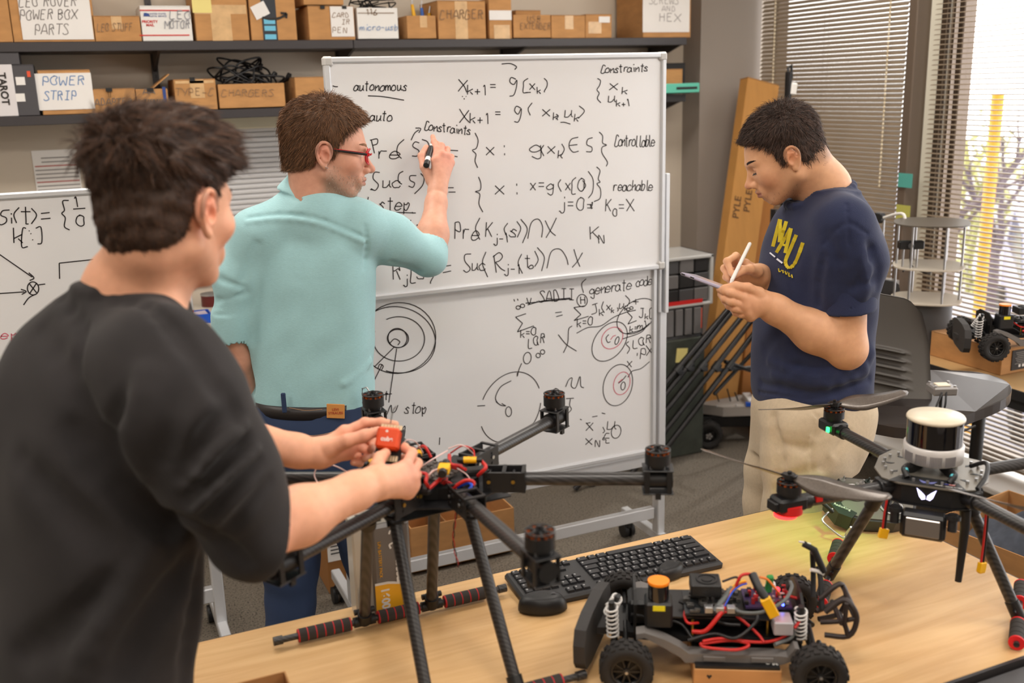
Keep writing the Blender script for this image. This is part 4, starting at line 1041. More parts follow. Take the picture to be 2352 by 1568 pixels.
# ---- small open carton at the bottom left corner of the table
t = thing('cardboard_box', 'small open carton at the front left corner of the work table', 'box', (.16, 1.58, TZ))
p = onz(560, 1600, TZ + .0)
q0 = onz(655, 1540, TZ + .07); obj('carton_body', MB().open_box((q0[0] - .075, q0[1] - .085, TZ), (.15, .17, .07), .003), CARD, t)
obj('orange_strip', MB().box((q0[0] - .152, q0[1] - .03, TZ + .06), (.004, .05, .04)), mat('orange_sticker', (226, 84, 50)), t)

# ================================================================== HEXACOPTER FRAME (left)
HC = Vector((.568, 1.655, 1.105))
HX = thing('hexacopter_frame', 'black carbon hexacopter with open wiring standing on the table before the man in black', 'drone', (HC.x, HC.y, TZ))
cp = MB(); hexp = [(.112 * math.cos(math.radians(-28 + 30 * k + 0)) * (1.0 if k % 2 == 0 else .82), .112 * math.sin(math.radians(-28 + 30 * k)) * (1.0 if k % 2 == 0 else .82)) for k in range(12)]
obj('lower_plate', MB().prism(hexp, .003, Matrix.Translation(HC + Vector((0, 0, -.030)))), CARBP, HX)
obj('battery_plate', MB().box(HC + Vector((0, 0, -.052)), (.24, .10, .003), rot=(0, 0, 4), bev=.001), CARBP, HX)
obj('centre_hub', MB().prism([(a * .62, b * .62) for a, b in hexp], .022, Matrix.Translation(HC + Vector((0, 0, -.026)))), BLK, HX)
copper = mat('copper_winding', (170, 84, 30), .35, .6)
def motor(parent, c, r=.024, h=.030, prop=False):
    """brushless motor: stator, windings, ribbed bell"""
    c = Vector(c)
    o = obj('motor', MB().cyl(c, c + Vector((0, 0, .006)), r * .8, n=24).cyl(c + Vector((0, 0, .006)), c + Vector((0, 0, h * .78)), r, n=28), BLK, parent)
    w_ = MB()
    for k in range(12):
        a = k * math.pi / 6; w_.box(c + Vector((r * .78 * math.cos(a), r * .78 * math.sin(a), h * .84)), (.0065, .004, .006), rot=(0, 0, math.degrees(a)))
    obj('winding', w_, copper, o)
    b = MB().cyl(c + Vector((0, 0, h * .94)), c + Vector((0, 0, h)), r * .42, n=20).cyl(c + Vector((0, 0, h)), c + Vector((0, 0, h * 1.2)), r * .14, n=12)
    for k in range(6):
        a = k * math.pi / 3 + .2; b.box(c + Vector((r * .62 * math.cos(a), r * .62 * math.sin(a), h * .97)), (r * .72, .0042, .003), rot=(0, 0, math.degrees(a)), bev=.001)
    b.tube([c + Vector((r * .94 * math.cos(k * math.pi / 12), r * .94 * math.sin(k * math.pi / 12), h * .96)) for k in range(24)], .0016, 6, closed=True)
    for k in range(4):
        a = k * math.pi / 2 + .4; b.cyl(c + Vector((r * .28 * math.cos(a), r * .28 * math.sin(a), h)), c + Vector((r * .28 * math.cos(a), r * .28 * math.sin(a), h + .003)), .0017, n=8)
    obj('bell', b, BLK, o)
    return o
for k in range(6):
    a = math.radians(-28 + 60 * k); d = Vector((math.cos(a), math.sin(a), 0)); nrm = Vector((-d.y, d.x, 0)); Ra = Matrix.Rotation(a, 3, 'Z')
    s_ = HC + d * .095; e_ = HC + d * .400
    arm = obj('arm', MB().cyl(s_ + Vector((0, 0, -.008)), e_ + d * .012 + Vector((0, 0, -.008)), .0125, n=20), CARBON, HX)
    # folding clamp near the hub
    cl = MB()
    for sg in (-1, 1): cl.box(HC + d * .118 + nrm * (.019 * sg) + Vector((0, 0, -.008)), (.078, .003, .040), M=Ra, bev=.001)
    for u in (.082, .118, .154):
        for z in (.011, -.027): cl.box(HC + d * u + Vector((0, 0, z)), (.007, .040, .003), M=Ra)
    for u in (.09, .135):
        for z in (-.018, .002): cl.cyl(HC + d * u - nrm * .022 + Vector((0, 0, z)), HC + d * u + nrm * .022 + Vector((0, 0, z)), .003, n=8)
    obj('arm_clamp', cl, BLK, arm)
    scm = MB()
    for u in (.09, .135):
        for sg in (-1, 1): scm.cyl(HC + d * u + nrm * .0222 * sg + Vector((0, 0, -.006)), HC + d * u + nrm * .0236 * sg + Vector((0, 0, -.006)), .0036, n=10)
    obj('screw', scm, STEEL if k % 2 else BRASS, arm)
    mm = MB()
    for z in (.014, -.030): mm.box(HC + d * .400 + Vector((0, 0, z)), (.056, .044, .003), M=Ra, bev=.001)
    for sg in (-1, 1): mm.box(HC + d * .380 + nrm * .0195 * sg + Vector((0, 0, -.008)), (.009, .004, .044), M=Ra).box(HC + d * .420 + nrm * .0195 * sg + Vector((0, 0, -.008)), (.009, .004, .044), M=Ra).box(HC + d * (.400 + .0) + nrm * .019 * sg + Vector((0, 0, -.034)), (.010, .006, .012), M=Ra)
    mm.cyl(HC + d * .375 + Vector((0, 0, -.008)), HC + d * .427 + Vector((0, 0, -.008)), .0165, n=20)
    obj('motor_mount', mm, BLK, arm)
    mo = motor(HX, HC + d * .400 + Vector((0, 0, .017)), .0235, .034)
    stm = MB()
    for q in range(4):
        aa = a + q * math.pi / 2 + .7; stm.cyl(HC + d * .400 + Vector((.016 * math.cos(aa), .016 * math.sin(aa), .014)), HC + d * .400 + Vector((.016 * math.cos(aa), .016 * math.sin(aa), .024)), .003, n=8)
    obj('standoff', stm, STEEL, mo)
# landing gear
RZ = .757
near_a, near_b = Vector(onz(1020, 1600, RZ)), Vector(onz(1352, 1545, RZ))
far_a, far_b = Vector(onz(628, 1473, RZ)), Vector(onz(1162, 1349, RZ))
near_a = far_a + Vector((0.0, -.365, 0)); near_b = far_b + Vector((0, -.365, 0))
foam = mat('foam_sleeve', (58, 54, 52), .95); redring = mat('red_ring', (190, 24, 36), .6)
def skid(parent, A, B, fr, tube_r=.0065, foam_r=.0135, ring=True):
    d = (B - A); L = d.length; u = d / L
    o = obj('skid', MB().cyl(A, B, tube_r, n=16).cyl(A, A + u * .018, tube_r * 1.35, n=16).cyl(B - u * .018, B, tube_r * 1.35, n=16), CARBON, parent)
    for (f0, f1) in fr:
        n = max(3, int(round((f1 - f0) * L / .0185))); st = (f1 - f0) * L / n
        for i in range(n):
            q = A + u * (f0 * L + i * st)
            obj('foam_sleeve', MB().cyl(q + u * .0012, q + u * (st - .0012), foam_r, n=18), foam, o)
        rg = MB()
        for i in range(n + 1):
            q = A + u * (f0 * L + i * st); rg.cyl(q - u * .0016, q + u * .0016, foam_r * .97, n=18)
        obj('red_ring', rg, redring, o)
    return o
skid(HX, far_a, far_b, ((.10, .31), (.43, .60), (.72, .90)))
skid(HX, near_a, near_b, ((.10, .31), (.43, .60), (.72, .90)))
for (tx, ty, bx) in ((845, 1192, .37), (998, 1150, .66)):
    top = Vector(onz(tx, ty, 1.055)); bot = far_a.lerp(far_b, bx)
    g = obj('leg', MB().cyl(top, bot, .0115, n=18), CARBON, HX)
    obj('tee_joint', MB().cyl(bot - Vector((.022, 0, 0)), bot + Vector((.022, 0, 0)), .0105, n=16).cyl(bot, bot + (top - bot).normalized() * .03, .0145, n=18).cyl(bot + Vector((-.02, 0, .022)), bot + Vector((.022, 0, .022)), .006, n=10), BLK, g)
    obj('top_clamp', MB().cyl(top - (top - bot).normalized() * .02, top, .016, n=18).box(top + Vector((0, 0, .002)), (.04, .03, .008)), BLK, g)
for (tx, ty, bx) in ((905, 1182, .40), (1070, 1148, .73)):
    top = Vector(onz(tx, ty, 1.055)); bot = near_a.lerp(near_b, bx) 
    g = obj('leg', MB().cyl(top, bot, .0115, n=18), CARBON, HX)
    obj('tee_joint', MB().cyl(bot - Vector((.022, 0, 0)), bot + Vector((.022, 0, 0)), .0105, n=16).cyl(bot, bot + (top - bot).normalized() * .03, .0145, n=18), BLK, g)
    obj('top_clamp', MB().cyl(top - (top - bot).normalized() * .02, top, .016, n=18).box(top + Vector((0, 0, .002)), (.04, .03, .008)), BLK, g)
# electronics on the hub
r_ = random.Random(11)
el = MB().box(HC + Vector((-.01, 0, .008)), (.075, .075, .004), rot=(0, 0, 32))
for i in range(60): el.box(HC + Vector((-.01 + r_.uniform(-.034, .034), r_.uniform(-.034, .034), .012)), (r_.uniform(.003, .009), r_.uniform(.003, .007), r_.uniform(.002, .006)), rot=(0, 0, 32))
obj('flight_board', el, mat('circuit_board_speckled', (88, 82, 78), .4, noise=.5, nscale=300), HX)
def wire(parent, pts, r, m, name='wire', k=6): return obj(name, MB().tube(crom([tuple(p) for p in pts], k), r, 7), m, parent)
def W(px, py, z): return Vector(onz(px, py, z))
for k in range(6):
    a = math.radians(-28 + 60 * k + 16); c = HC + Vector((math.cos(a) * .065, math.sin(a) * .065, .0))
    obj('speed_controller', MB().box(c, (.05, .026, .012), rot=(0, 0, -28 + 60 * k + 16), bev=.003), BLKW, HX)
zt_ = 1.13
for (pts, rr, m) in (
    ([W(960, 1030, zt_), W(975, 1025, zt_ + .02), W(990, 1050, zt_)], .0030, REDW), ([W(1030, 1030, zt_ + .02), W(1060, 1022, zt_ + .025), W(1085, 1040, zt_), W(1090, 1055, 1.11)], .0014, WHTW),
    ([W(1035, 1040, zt_), W(1062, 1024, zt_ + .02), W(1086, 1032, zt_ + .01), W(1090, 1050, zt_)], .0015, REDW),
    ([W(1032, 1045, zt_), W(1034, 1065, zt_), W(1060, 1070, 1.12)], .0038, REDW), ([W(1105, 1058, zt_), W(1116, 1072, zt_), W(1105, 1085, zt_ - .01), W(1098, 1092, 1.11)], .0036, REDW),
    ([W(965, 1085, zt_), W(980, 1090, zt_), W(978, 1106, zt_), W(985, 1120, 1.11)], .0034, REDW), ([W(985, 1122, 1.11), W(1005, 1105, 1.12), W(1015, 1095, 1.13)], .0036, REDW),
    ([W(1040, 1120, 1.11), W(1070, 1103, 1.125), W(1088, 1108, 1.12), W(1080, 1122, 1.11)], .0034, REDW), ([W(1050, 1118, 1.11), W(1075, 1108, 1.12), W(1084, 1116, 1.115), W(1078, 1124, 1.11)], .0034, mat('blue_wire', (30, 80, 210), .4)),
    ([W(1048, 1068, 1.12), W(1070, 1078, 1.12)], .0030, REDW), ([W(1034, 1072, 1.12), W(1060, 1082, 1.11)], .0028, REDW),
    ([W(958, 1080, 1.12), W(985, 1060, 1.14), W(1010, 1045, 1.145), W(1028, 1035, 1.14)], .0015, WHTW), ([W(980, 1105, 1.12), W(990, 1085, 1.14), W(1008, 1076, 1.13)], .0020, WHTW),
    ([W(925, 1022, 1.17), W(935, 1010, 1.18), W(955, 1015, 1.16), W(972, 1040, 1.13)], .0012, WHTW), ([W(1050, 1075, 1.12), W(1070, 1088, 1.115), W(1080, 1100, 1.11)], .0010, WHTW),
    ([W(760, 1140, 1.08), W(738, 1120, 1.09), W(722, 1090, 1.11), W(738, 1066, 1.13), W(775, 1072, 1.13), W(830, 1105, 1.11)], .0013, WHTW),
    ([W(822, 1060, 1.13), W(842, 1055, 1.135), W(856, 1070, 1.12)], .003, REDW), ([W(836, 1100, 1.11), W(825, 1080, 1.13), W(838, 1066, 1.13)], .0042, BLKW)):
    wire(HX, pts, rr, m)
tw = MB(); A = W(1012, 1098, 1.12); B = W(1045, 1122, 1.10)
for s in (0, 1, 2, 3):
    pts = []
    for i in range(40):
        f = i / 39; q = A.lerp(B, f); a = f * 22 + s * 1.57; pts.append(q + Vector((math.cos(a) * .005, math.sin(a) * .004, math.sin(a * 1.3) * .005)))
    tw.tube(pts, .0014, 5, mi=s % 2)
obj('twisted_leads', tw, [REDW, BLKW], HX)
tw = MB(); A = W(1043, 1125, 1.09); B = A + Vector((-.006, -.01, -.150))
for s in (0, 1):
    tw.tube([A.lerp(B, i / 30) + Vector((math.cos(i * .9 + s * 3.14) * .0016 + .004 * math.sin(i * .25), math.sin(i * .9 + s * 3.14) * .0016, 0)) for i in range(31)], .0010, 5, mi=s)
obj('hanging_leads', tw, [REDW, BLKW], HX)
def conn(parent, px, py, z, dpx, r, L=.024, sleeve=True, box=False):
    """yellow bullet/XT connector with its dark heat-shrink ends"""
    A = W(px, py, z); B = W(px + dpx[0], py + dpx[1], z + (dpx[2] if len(dpx) > 2 else 0)); d = (B - A).normalized()
    if box: o = obj('connector', MB().box(A, (r * 2.0, r * 1.3, L), M=frame_z(d), bev=.001), YEL, parent)
    else: o = obj('connector', MB().cyl(A - d * L / 2, A + d * L / 2, r, n=16).cyl(A - d * L * .2, A - d * L * .1, r * 1.08, n=16), YEL, parent)
    if sleeve: obj('sleeve', MB().cyl(A - d * (L / 2 + .012), A - d * L / 2, r * .8, n=12).cyl(A + d * L / 2, A + d * (L / 2 + .010), r * .8, n=12), BLKW, o)
    return o
conn(HX, 1080, 1056, 1.135, (20, 0), .0062); conn(HX, 955, 1134, 1.10, (-12, 20), .0066, .026); conn(HX, 1020, 1076, 1.145, (-8, 22, -.004), .010, .022, box=True)
conn(HX, 962, 1042, 1.135, (4, 20), .0058, .018); conn(HX, 848, 1058, 1.135, (12, -8), .006, .018)
# ================================================================== ORANGE CUBE CONTROLLER in the hands of the man in black
q = Pd(893, 1012, 1.745)
CB = thing('flight_controller', 'orange cube-shaped flight controller on a black carrier held by the man in black', 'controller', q)
Rc = Matrix.Rotation(math.radians(-24 - 4), 3, 'Z') @ Matrix.Rotation(math.radians(56), 3, 'X') @ Matrix.Rotation(math.radians(-6), 3, 'Z')
cubem = mat('orange_anodised', (216, 70, 16), .38, .15)
C0 = Vector(q)
obj('cube', MB().box(C0 + Rc @ Vector((0, .002, .004)), (.040, .038, .026), M=Rc, bev=.004), cubem, CB)
obj('carrier_board', MB().box(C0 + Rc @ Vector((0, -.006, -.012)), (.046, .064, .010), M=Rc, bev=.002), BLK, CB)
pn = MB()
for i in range(8): pn.box(C0 + Rc @ Vector((-.0175 + i * .005, -.030, -.006)), (.0035, .010, .005), M=Rc)
for i in range(7): pn.box(C0 + Rc @ Vector((-.0165 + i * .0055, .026, -.006)), (.004, .008, .005), M=Rc)
obj('pin_header', pn, mat('cream_connector', (226, 208, 170), .5), CB)
text_obj('print', 'cube', .011, M4(Rc, C0 + Rc @ Vector((0, -.001, .0172))), WHITE, CB, bold=.0003)
obj('screw_dot', MB().cyl(C0 + Rc @ Vector((-.002, .013, .017)), C0 + Rc @ Vector((-.002, .013, .0175)), .0022, n=12), WHITE, CB)
wire(CB, [C0 + Rc @ Vector((-.004, .034, -.008)), C0 + Rc @ Vector((-.002, .055, -.002)), C0 + Rc @ Vector((.004, .062, .004))], .0011, GRYW)
# ================================================================== SENSOR QUADCOPTER (right)
QC = Vector((1.520, 1.392, 1.02)); QA = math.radians(219)      # nose direction
QD = thing('quadcopter', 'black quadcopter with a white-topped round sensor and carbon propellers at the right of the table', 'drone', (QC.x, QC.y, TZ))
PS = .86
greyplate = mat('taupe_deck_plate', (128, 122, 112), .35, .4)
fw_ = Vector((math.cos(QA), math.sin(QA), 0)); lf_ = Vector((-fw_.y, fw_.x, 0))
def Q(a, b, c=0.0): return QC + fw_ * a + lf_ * b + Vector((0, 0, c))
RQ = Matrix((fw_, lf_, Vector((0, 0, 1)))).transposed()
oct_ = [(a * PS, b * PS) for a, b in [(.118, -.060), (.118, .060), (.098, .098), (.040, .122), (-.040, .122), (-.098, .098), (-.112, .055), (-.112, -.055), (-.098, -.098), (-.040, -.122), (.040, -.122), (.098, -.098)]]
obj('top_plate', MB().prism(oct_, .003, M4(RQ, QC + Vector((0, 0, .010)))), greyplate, QD)
obj('body_shell', MB().prism([(a * .93, b * .88) for a, b in oct_], .034, M4(RQ, QC + Vector((0, 0, -.028)))), BLK, QD)
obj('bottom_plate', MB().prism([(a * .96, b * .92) for a, b in oct_], .003, M4(RQ, QC + Vector((0, 0, -.032)))), CARBP, QD)
sc = MB()
for k in range(22):
    a = k * 2 * math.pi / 22; sc.cyl(Q(.086 * math.cos(a), .092 * math.sin(a), .013), Q(.086 * math.cos(a), .092 * math.sin(a), .019), .003, n=8)
obj('screw', sc, STEEL, QD)
hl = MB()
for k in range(10):
    a = k * 2 * math.pi / 10 + .3; hl.prism([(-.009, -.003), (.009, -.003), (.004, .004), (-.004, .004)], .0006, M4(Matrix.Rotation(QA + a, 3, 'Z'), Q(.073 * math.cos(a), .080 * math.sin(a), .0130)))
obj('plate_cutout', hl, BLK, QD)
lm_ = mat('butterfly_light', (214, 210, 255), .4, emit=2.2)
Rf = Matrix((-lf_ * -1, Vector((0, 0, 1)), fw_)).transposed()     # face looking along the nose
Rf = Matrix((lf_, Vector((0, 0, 1)), fw_)).transposed()
wing = [(.001, -.008), (.0075, -.010), (.0125, -.004), (.018, .013), (.009, .006), (.002, -.001)]
obj('butterfly_lamp', MB().prism(wing, .001, M4(Rf, Q(.0950, .0, -.008))).prism([(-x, y) for x, y in reversed(wing)], .001, M4(Rf, Q(.0950, 0, -.008))), lm_, QD)
Rt = Matrix((lf_, -fw_, Vector((0, 0, 1)))).transposed()
dimb = mat('blue_decal', (112, 118, 176), .4)
obj('black_decal_panel', MB().prism([(-.072, -.002), (.072, -.002), (.050, .040), (-.050, .040)], .0005, M4(Rt, Q(.0965, 0, .0132))), BLK, QD)
obj('butterfly_decal', MB().prism([(x * .9, y * .6 + .012) for x, y in wing], .0006, M4(Rt, Q(.0935, 0, .0136))).prism([(-x * .9, y * .6 + .012) for x, y in reversed(wing)], .0006, M4(Rt, Q(.0935, 0, .0136))), dimb, QD)
text_obj('print', 'NDAA - MADE IN USA', .005, M4(Rt, Q(.089, .038, .0137)), WHITE, QD)
for i in range(4): obj('flag_stripe', MB().box(Q(.080 - i * .0016, .040, .0138), (.0008, .018, .0004), M=RQ), (RED, WHITE)[i % 2], QD)
obj('flag_canton', MB().box(Q(.0785, .034, .0141), (.004, .008, .0005), M=RQ), mat('flag_blue', (50, 60, 140), .5), QD)
# lidar
LZ = .024
cer = mat('sensor_cream_top', (214, 202, 180), .35)
L0 = Q(-.005, 0, 0)
obj('sensor_base', MB().lathe([(.050, LZ + .006), (.0575, LZ + .010), (.0575, LZ + .042), (.055, LZ + .044)], L0, 48), mat('sensor_silver', (206, 202, 200), .4, .3), QD)
fn = MB()
for k in range(40):
    if k % 10 > 7: continue
    a = QA - 1.0 + k * .05; fn.box(L0 + Vector((.0578 * math.cos(a), .0578 * math.sin(a), LZ + .022)), (.002, .0016, .020), rot=(0, 0, math.degrees(a)))
obj('cooling_fin', fn, mat('fin_shadow', (150, 146, 148), .4, .3), QD)
obj('sensor_window', MB().cyl(L0 + Vector((0, 0, LZ + .042)), L0 + Vector((0, 0, LZ + .094)), .053, n=48), mat('sensor_glass', (12, 10, 14), .08, spec=.9), QD)
obj('sensor_cap', MB().lathe([(.053, LZ + .093), (.0555, LZ + .095), (.0555, LZ + .098), (.0535, LZ + .101), (.02, LZ + .1015)], L0, 48), cer, QD)
for k in range(4):
    a = QA + .8 + k * math.pi / 2; c = L0 + Vector((.045 * math.cos(a), .045 * math.sin(a), 0))
    obj('mount_strut', MB().box(c + Vector((0, 0, .022)), (.034, .014, .018), rot=(0, 20, math.degrees(a)), bev=.002), BLK, QD)
cy = mat('cyan_band', (90, 190, 205), .5)
for s in (-1, 1): wire(QD, [Q(.075, .038 * s, .016), Q(.062, .046 * s, .028), Q(.045, .040 * s, .030)], .006, BLKW, 'cable'); obj('cable_band', MB().cyl(Q(.066, .043 * s, .024), Q(.062, .045 * s, .027), .0066, n=12), cy, QD)
wire(QD, [Q(-.03, .07, .018), Q(.0, .098, .040), Q(.05, .100, .030), Q(.085, .088, .016)], .0045, BLKW, 'cable')
# gps box on a mast
g0 = Vector(Pd(2163, 893, 2.13)); 
obj('mast', MB().cyl(Vector((g0.x, g0.y, QC.z + .02)), Vector((g0.x, g0.y, g0.z - .006)), .0035, n=10), BLK, QD)
gp = obj('gps_box', MB().box(g0, (.052, .046, .018), rot=(0, 0, -24), bev=.003), mat('clear_grey_case', (120, 116, 114), .25), QD)
obj('antenna_patch', MB().box(g0 + Vector((0, 0, .010)), (.028, .024, .003), rot=(0, 0, -24), bev=.001), cer, gp)
cm_ = MB()
for a, b in ((-.02, -.017), (.02, -.017), (-.02, .017), (.02, .017)):
    v = Matrix.Rotation(math.radians(-24), 3, 'Z') @ Vector((a, b, 0)); cm_.cyl(g0 + v + Vector((0, 0, .008)), g0 + v + Vector((0, 0, .0125)), .003, n=10)
obj('screw', cm_, STEEL, gp)
for s in (-.02, -.008): wire(QD, [g0 + Vector((s, -.02, 0)), g0 + Vector((s * 2.2, -.028, -.03)), g0 + Vector((s * 1.6, -.01, -.08)), Vector((g0.x + s, g0.y, QC.z + .05))], .0022, BLKW, 'cable')
rod = Q(-.02, .09, .055); wire(QD, [Vector(onz(2198, 995, 1.09)), Vector(onz(2240, 978, 1.10))], .0026, BLKW, 'antenna')
# front camera
obj('camera_housing', MB().box(Q(.112, .0, -.062), (.034, .082, .052), M=RQ, bev=.006), BLK, QD)
obj('camera_glass', MB().box(Q(.1305, 0, -.062), (.003, .062, .036), M=RQ, bev=.0014), mat('camera_lens_plate', (150, 142, 136), .12, .6), QD)
for s in (-1, 1):
    obj('damper', MB().cyl(Q(.118, .052 * s, -.028), Q(.124, .052 * s, -.062), .0085, n=16).cyl(Q(.117, .052 * s, -.032), Q(.118, .052 * s, -.040), .014, n=16), BLK, QD)
p_ = Q(.070, .070, 0); obj('antenna', MB().tube([p_ + Vector((0, 0, -.035)), p_ + Vector((.004, 0, -.075)), p_ + Vector((-.006, -.004, -.185))], [.011, .009, .0065], 10), BLK, QD)
def xt(a, b, L=.10):
    c = Q(a, b, -.03)
    for s, m in ((-.003, REDW), (.003, BLKW)): wire(QD, [c + Vector((s, 0, 0)), c + Vector((s + .004, .002, -L * .5)), c + Vector((s, 0, -L))], .0022, m)
    e = c + Vector((0, 0, -L)); obj('connector', MB().box(e + Vector((0, 0, -.009)), (.018, .009, .020), rot=(0, 8, QA), bev=.001).box(e + Vector((0, 0, -.017)), (.013, .008, .008)), YEL, QD)
xt(.060, .108, .115); 
c = Vector(onz(2040, 1145, 1.0))
for s, m in ((-.003, REDW), (.003, BLKW)): wire(QD, [c + Vector((s, 0, 0)), c + Vector((s - .004, 0, -.03)), c + Vector((s - .006, 0, -.062))], .0022, m)
obj('connector', MB().box(c + Vector((-.006, 0, -.072)), (.018, .009, .020), rot=(0, 12, -20), bev=.001), YEL, QD)
# arms, motors, propellers
propm = mat('carbon_propeller', (104, 96, 90), .28, .25, noise=.15, nscale=300)
def propeller(parent, c, ang, L=.19, m=propm):
    c = Vector(c); d = Vector((math.cos(ang), math.sin(ang), 0))
    hub = obj('propeller', _blades(c, d, L), m, parent)
    obj('prop_hub', MB().cyl(c + Vector((0, 0, -.003)), c + Vector((0, 0, .006)), .011, n=20).box(c + Vector((0, 0, .003)), (.030, .014, .005), rot=(0, 0, math.degrees(ang)), bev=.001).cyl(c + Vector((0, 0, .005)), c + Vector((0, 0, .011)), .004, n=10), BLK, hub)
def _blades(c, d, L):
    mb = MB()
    for sg in (-1, 1):
        u = d * sg; v = Vector((-u.y, u.x, 0)); n = 18; prof = []
        for i in range(n + 1):
            f = i / n; ch = .010 + .034 * math.sin(min(1, f / .34) * math.pi / 2) * (1 - .62 * max(0, (f - .34) / .66)); 
            if f > .97: ch *= .35
            tw = math.radians(38 - 24 * f); r = .008 + f * (L - .008); up = .010 * f * f; th = .0022 * (1 - .5 * f)
            sweep = -.006 * math.sin(f * math.pi) 
            ring = []
            for (cc, tt) in ((-.5, 0), (-.2, 1), (.2, .9), (.5, 0), (.2, -.6), (-.2, -.6)):
                x = cc * ch * 1.15 + sweep; z = tt * th
                ring.append(c + u * r + v * (x * math.cos(tw) - z * math.sin(tw)) + Vector((0, 0, up + x * math.sin(tw) + z * math.cos(tw))))
            prof.append(ring)
        vs = [p for r_ in prof for p in r_]; k = 6
        mb.add(vs, [(i * k + j, i * k + (j + 1) % k, (i + 1) * k + (j + 1) % k, (i + 1) * k + j) for i in range(n) for j in range(k)] + [tuple(range(n * k, n * k + k)), tuple(range(k - 1, -1, -1))], 0, True)
    return mb
def led(name, c, col, rgb, w=6.0):
    return mat(name, rgb, .4, emit=w)
grn = mat('green_led', (40, 255, 90), .4, emit=6); rdl = mat('red_led', (255, 40, 40), .4, emit=5); rdb = mat('red_strap', (222, 30, 28), .5)
for k, ang in enumerate((83, 175, -97, -7)):
    a = math.radians(ang); d = Vector((math.cos(a), math.sin(a), 0)); Ra = Matrix.Rotation(a, 3, 'Z'); R_ = .335
    s_ = QC + d * .10 + Vector((0, 0, -.008)); e_ = QC + d * R_ + Vector((0, 0, -.008))
    arm = obj('arm', MB().cyl(s_, e_, .0125, n=20), CARBON, QD)
    obj('arm_joint', MB().cyl(s_ - d * .01, s_ + d * .03, .0175, n=18).cyl(e_ - d * .045, e_ - d * .02, .0155, n=18).box(s_ + Vector((0, 0, .012)), (.05, .036, .010), M=Ra, bev=.002), BLK, arm)
    obj('motor_mount', MB().box(QC + d * (R_ + .0) + Vector((0, 0, -.004)), (.062, .044, .028), M=Ra, bev=.005).box(QC + d * (R_ + .034) + Vector((0, 0, -.006)), (.010, .030, .020), M=Ra, bev=.002), BLK, arm)
    motor(QD, QC + d * R_ + Vector((0, 0, .010)), .0235, .030)
    pc = QC + d * R_ + Vector((0, 0, .010 + .038))
    if k == 0:
        A, B = onz(1742, 948, pc.z + .01), onz(2086, 905, pc.z + .01); pa = math.atan2(B[1] - A[1], B[0] - A[0]); 
    elif k == 1:
        A, B = onz(1612, 1030, pc.z + .01), onz(2048, 1142, pc.z + .01); pa = math.atan2(B[1] - A[1], B[0] - A[0])
    elif k == 2: pa = math.radians(120)
    else: pa = math.radians(40)
    if k < 2: PL = np.hypot(B[0] - A[0], B[1] - A[1]) / 2
    propeller(QD, pc, pa, PL)
    if k == 0:
        l = obj('green_lamp', MB().box(QC + d * R_ + Vector((-.030, -.016, -.004)), (.004, .008, .012)), grn, arm)
        gl_pos = QC + d * R_ + Vector((-.034, -.018, -.022))
        l = bpy.data.lights.new('green_lamp_light', 'SPOT'); l.energy = 1.3; l.color = (.22, 1, .10); l.spot_size = math.radians(95); l.spot_blend = .9; l.shadow_soft_size = .004
        lo_ = bpy.data.objects.new('green_lamp_light', l); COL.objects.link(lo_); lo_.location = gl_pos
        tgt = Vector(onz(1880, 1235, TZ)); lo_.rotation_euler = (tgt - gl_pos).to_track_quat('-Z', 'Y').to_euler()
    if k == 1:
        obj('red_strap', MB().cyl(QC + d * (R_ + .0) + Vector((0, 0, -.024)), QC + d * (R_ + .0) + Vector((0, 0, -.006)), .0275, n=28), rdb, arm)
        obj('red_lamp', MB().cyl(QC + d * (R_ + .006) + Vector((0, 0, -.031)), QC + d * (R_ + .006) + Vector((0, 0, -.025)), .022, n=20), rdl, arm)
        obj('red_strap', MB().box(QC + d * (R_ - .06) + Vector((0, 0, -.002)), (.014, .030, .012), M=Ra), rdb, arm)
# landing gear
qA, qB = Vector(onz(1925, 1250, RZ)), Vector(onz(1885, 1384, RZ)); ur = (qA - qB).normalized()
rA, rB = Vector(onz(2346, 1345, RZ)), Vector(onz(2335, 1475, RZ))
for (a_, b_, tp, fx) in ((qA, qB, onz(2015, 1140, .985), .45), (rA, rB, onz(2222, 1148, .985), .42)):
    u = (a_ - b_).normalized(); L = (a_ - b_).length
    o = obj('skid', MB().cyl(b_ - u * .01, a_ + u * .01, .0055, n=14), CARBON, QD)
    for st in (0.0, L - .075):
        for i in range(4): obj('foam_sleeve', MB().cyl(b_ + u * (st + i * .0185 + .001), b_ + u * (st + i * .0185 + .0178), .0145, n=18), foam, o)
        rg = MB(); 
        for q in (st - .003, st + .074): rg.cyl(b_ + u * q, b_ + u * (q + .004), .0147, n=18)
        obj('red_ring', rg, mat('bright_red_foam', (226, 26, 34), .6), o)
    top = Vector(tp); bot = b_.lerp(a_, fx)
    g = obj('leg', MB().cyl(top, bot, .0115, n=18), CARBON, QD)
    dd = (bot - top).normalized()
    obj('clamp', MB().cyl(bot - dd * .035, bot + dd * .004, .0135, n=16).cyl(bot - dd * .02 - u * .022, bot - dd * .02 + u * .022, .0035, n=10).cyl(top, top + dd * .03, .015, n=16), BLK, g)

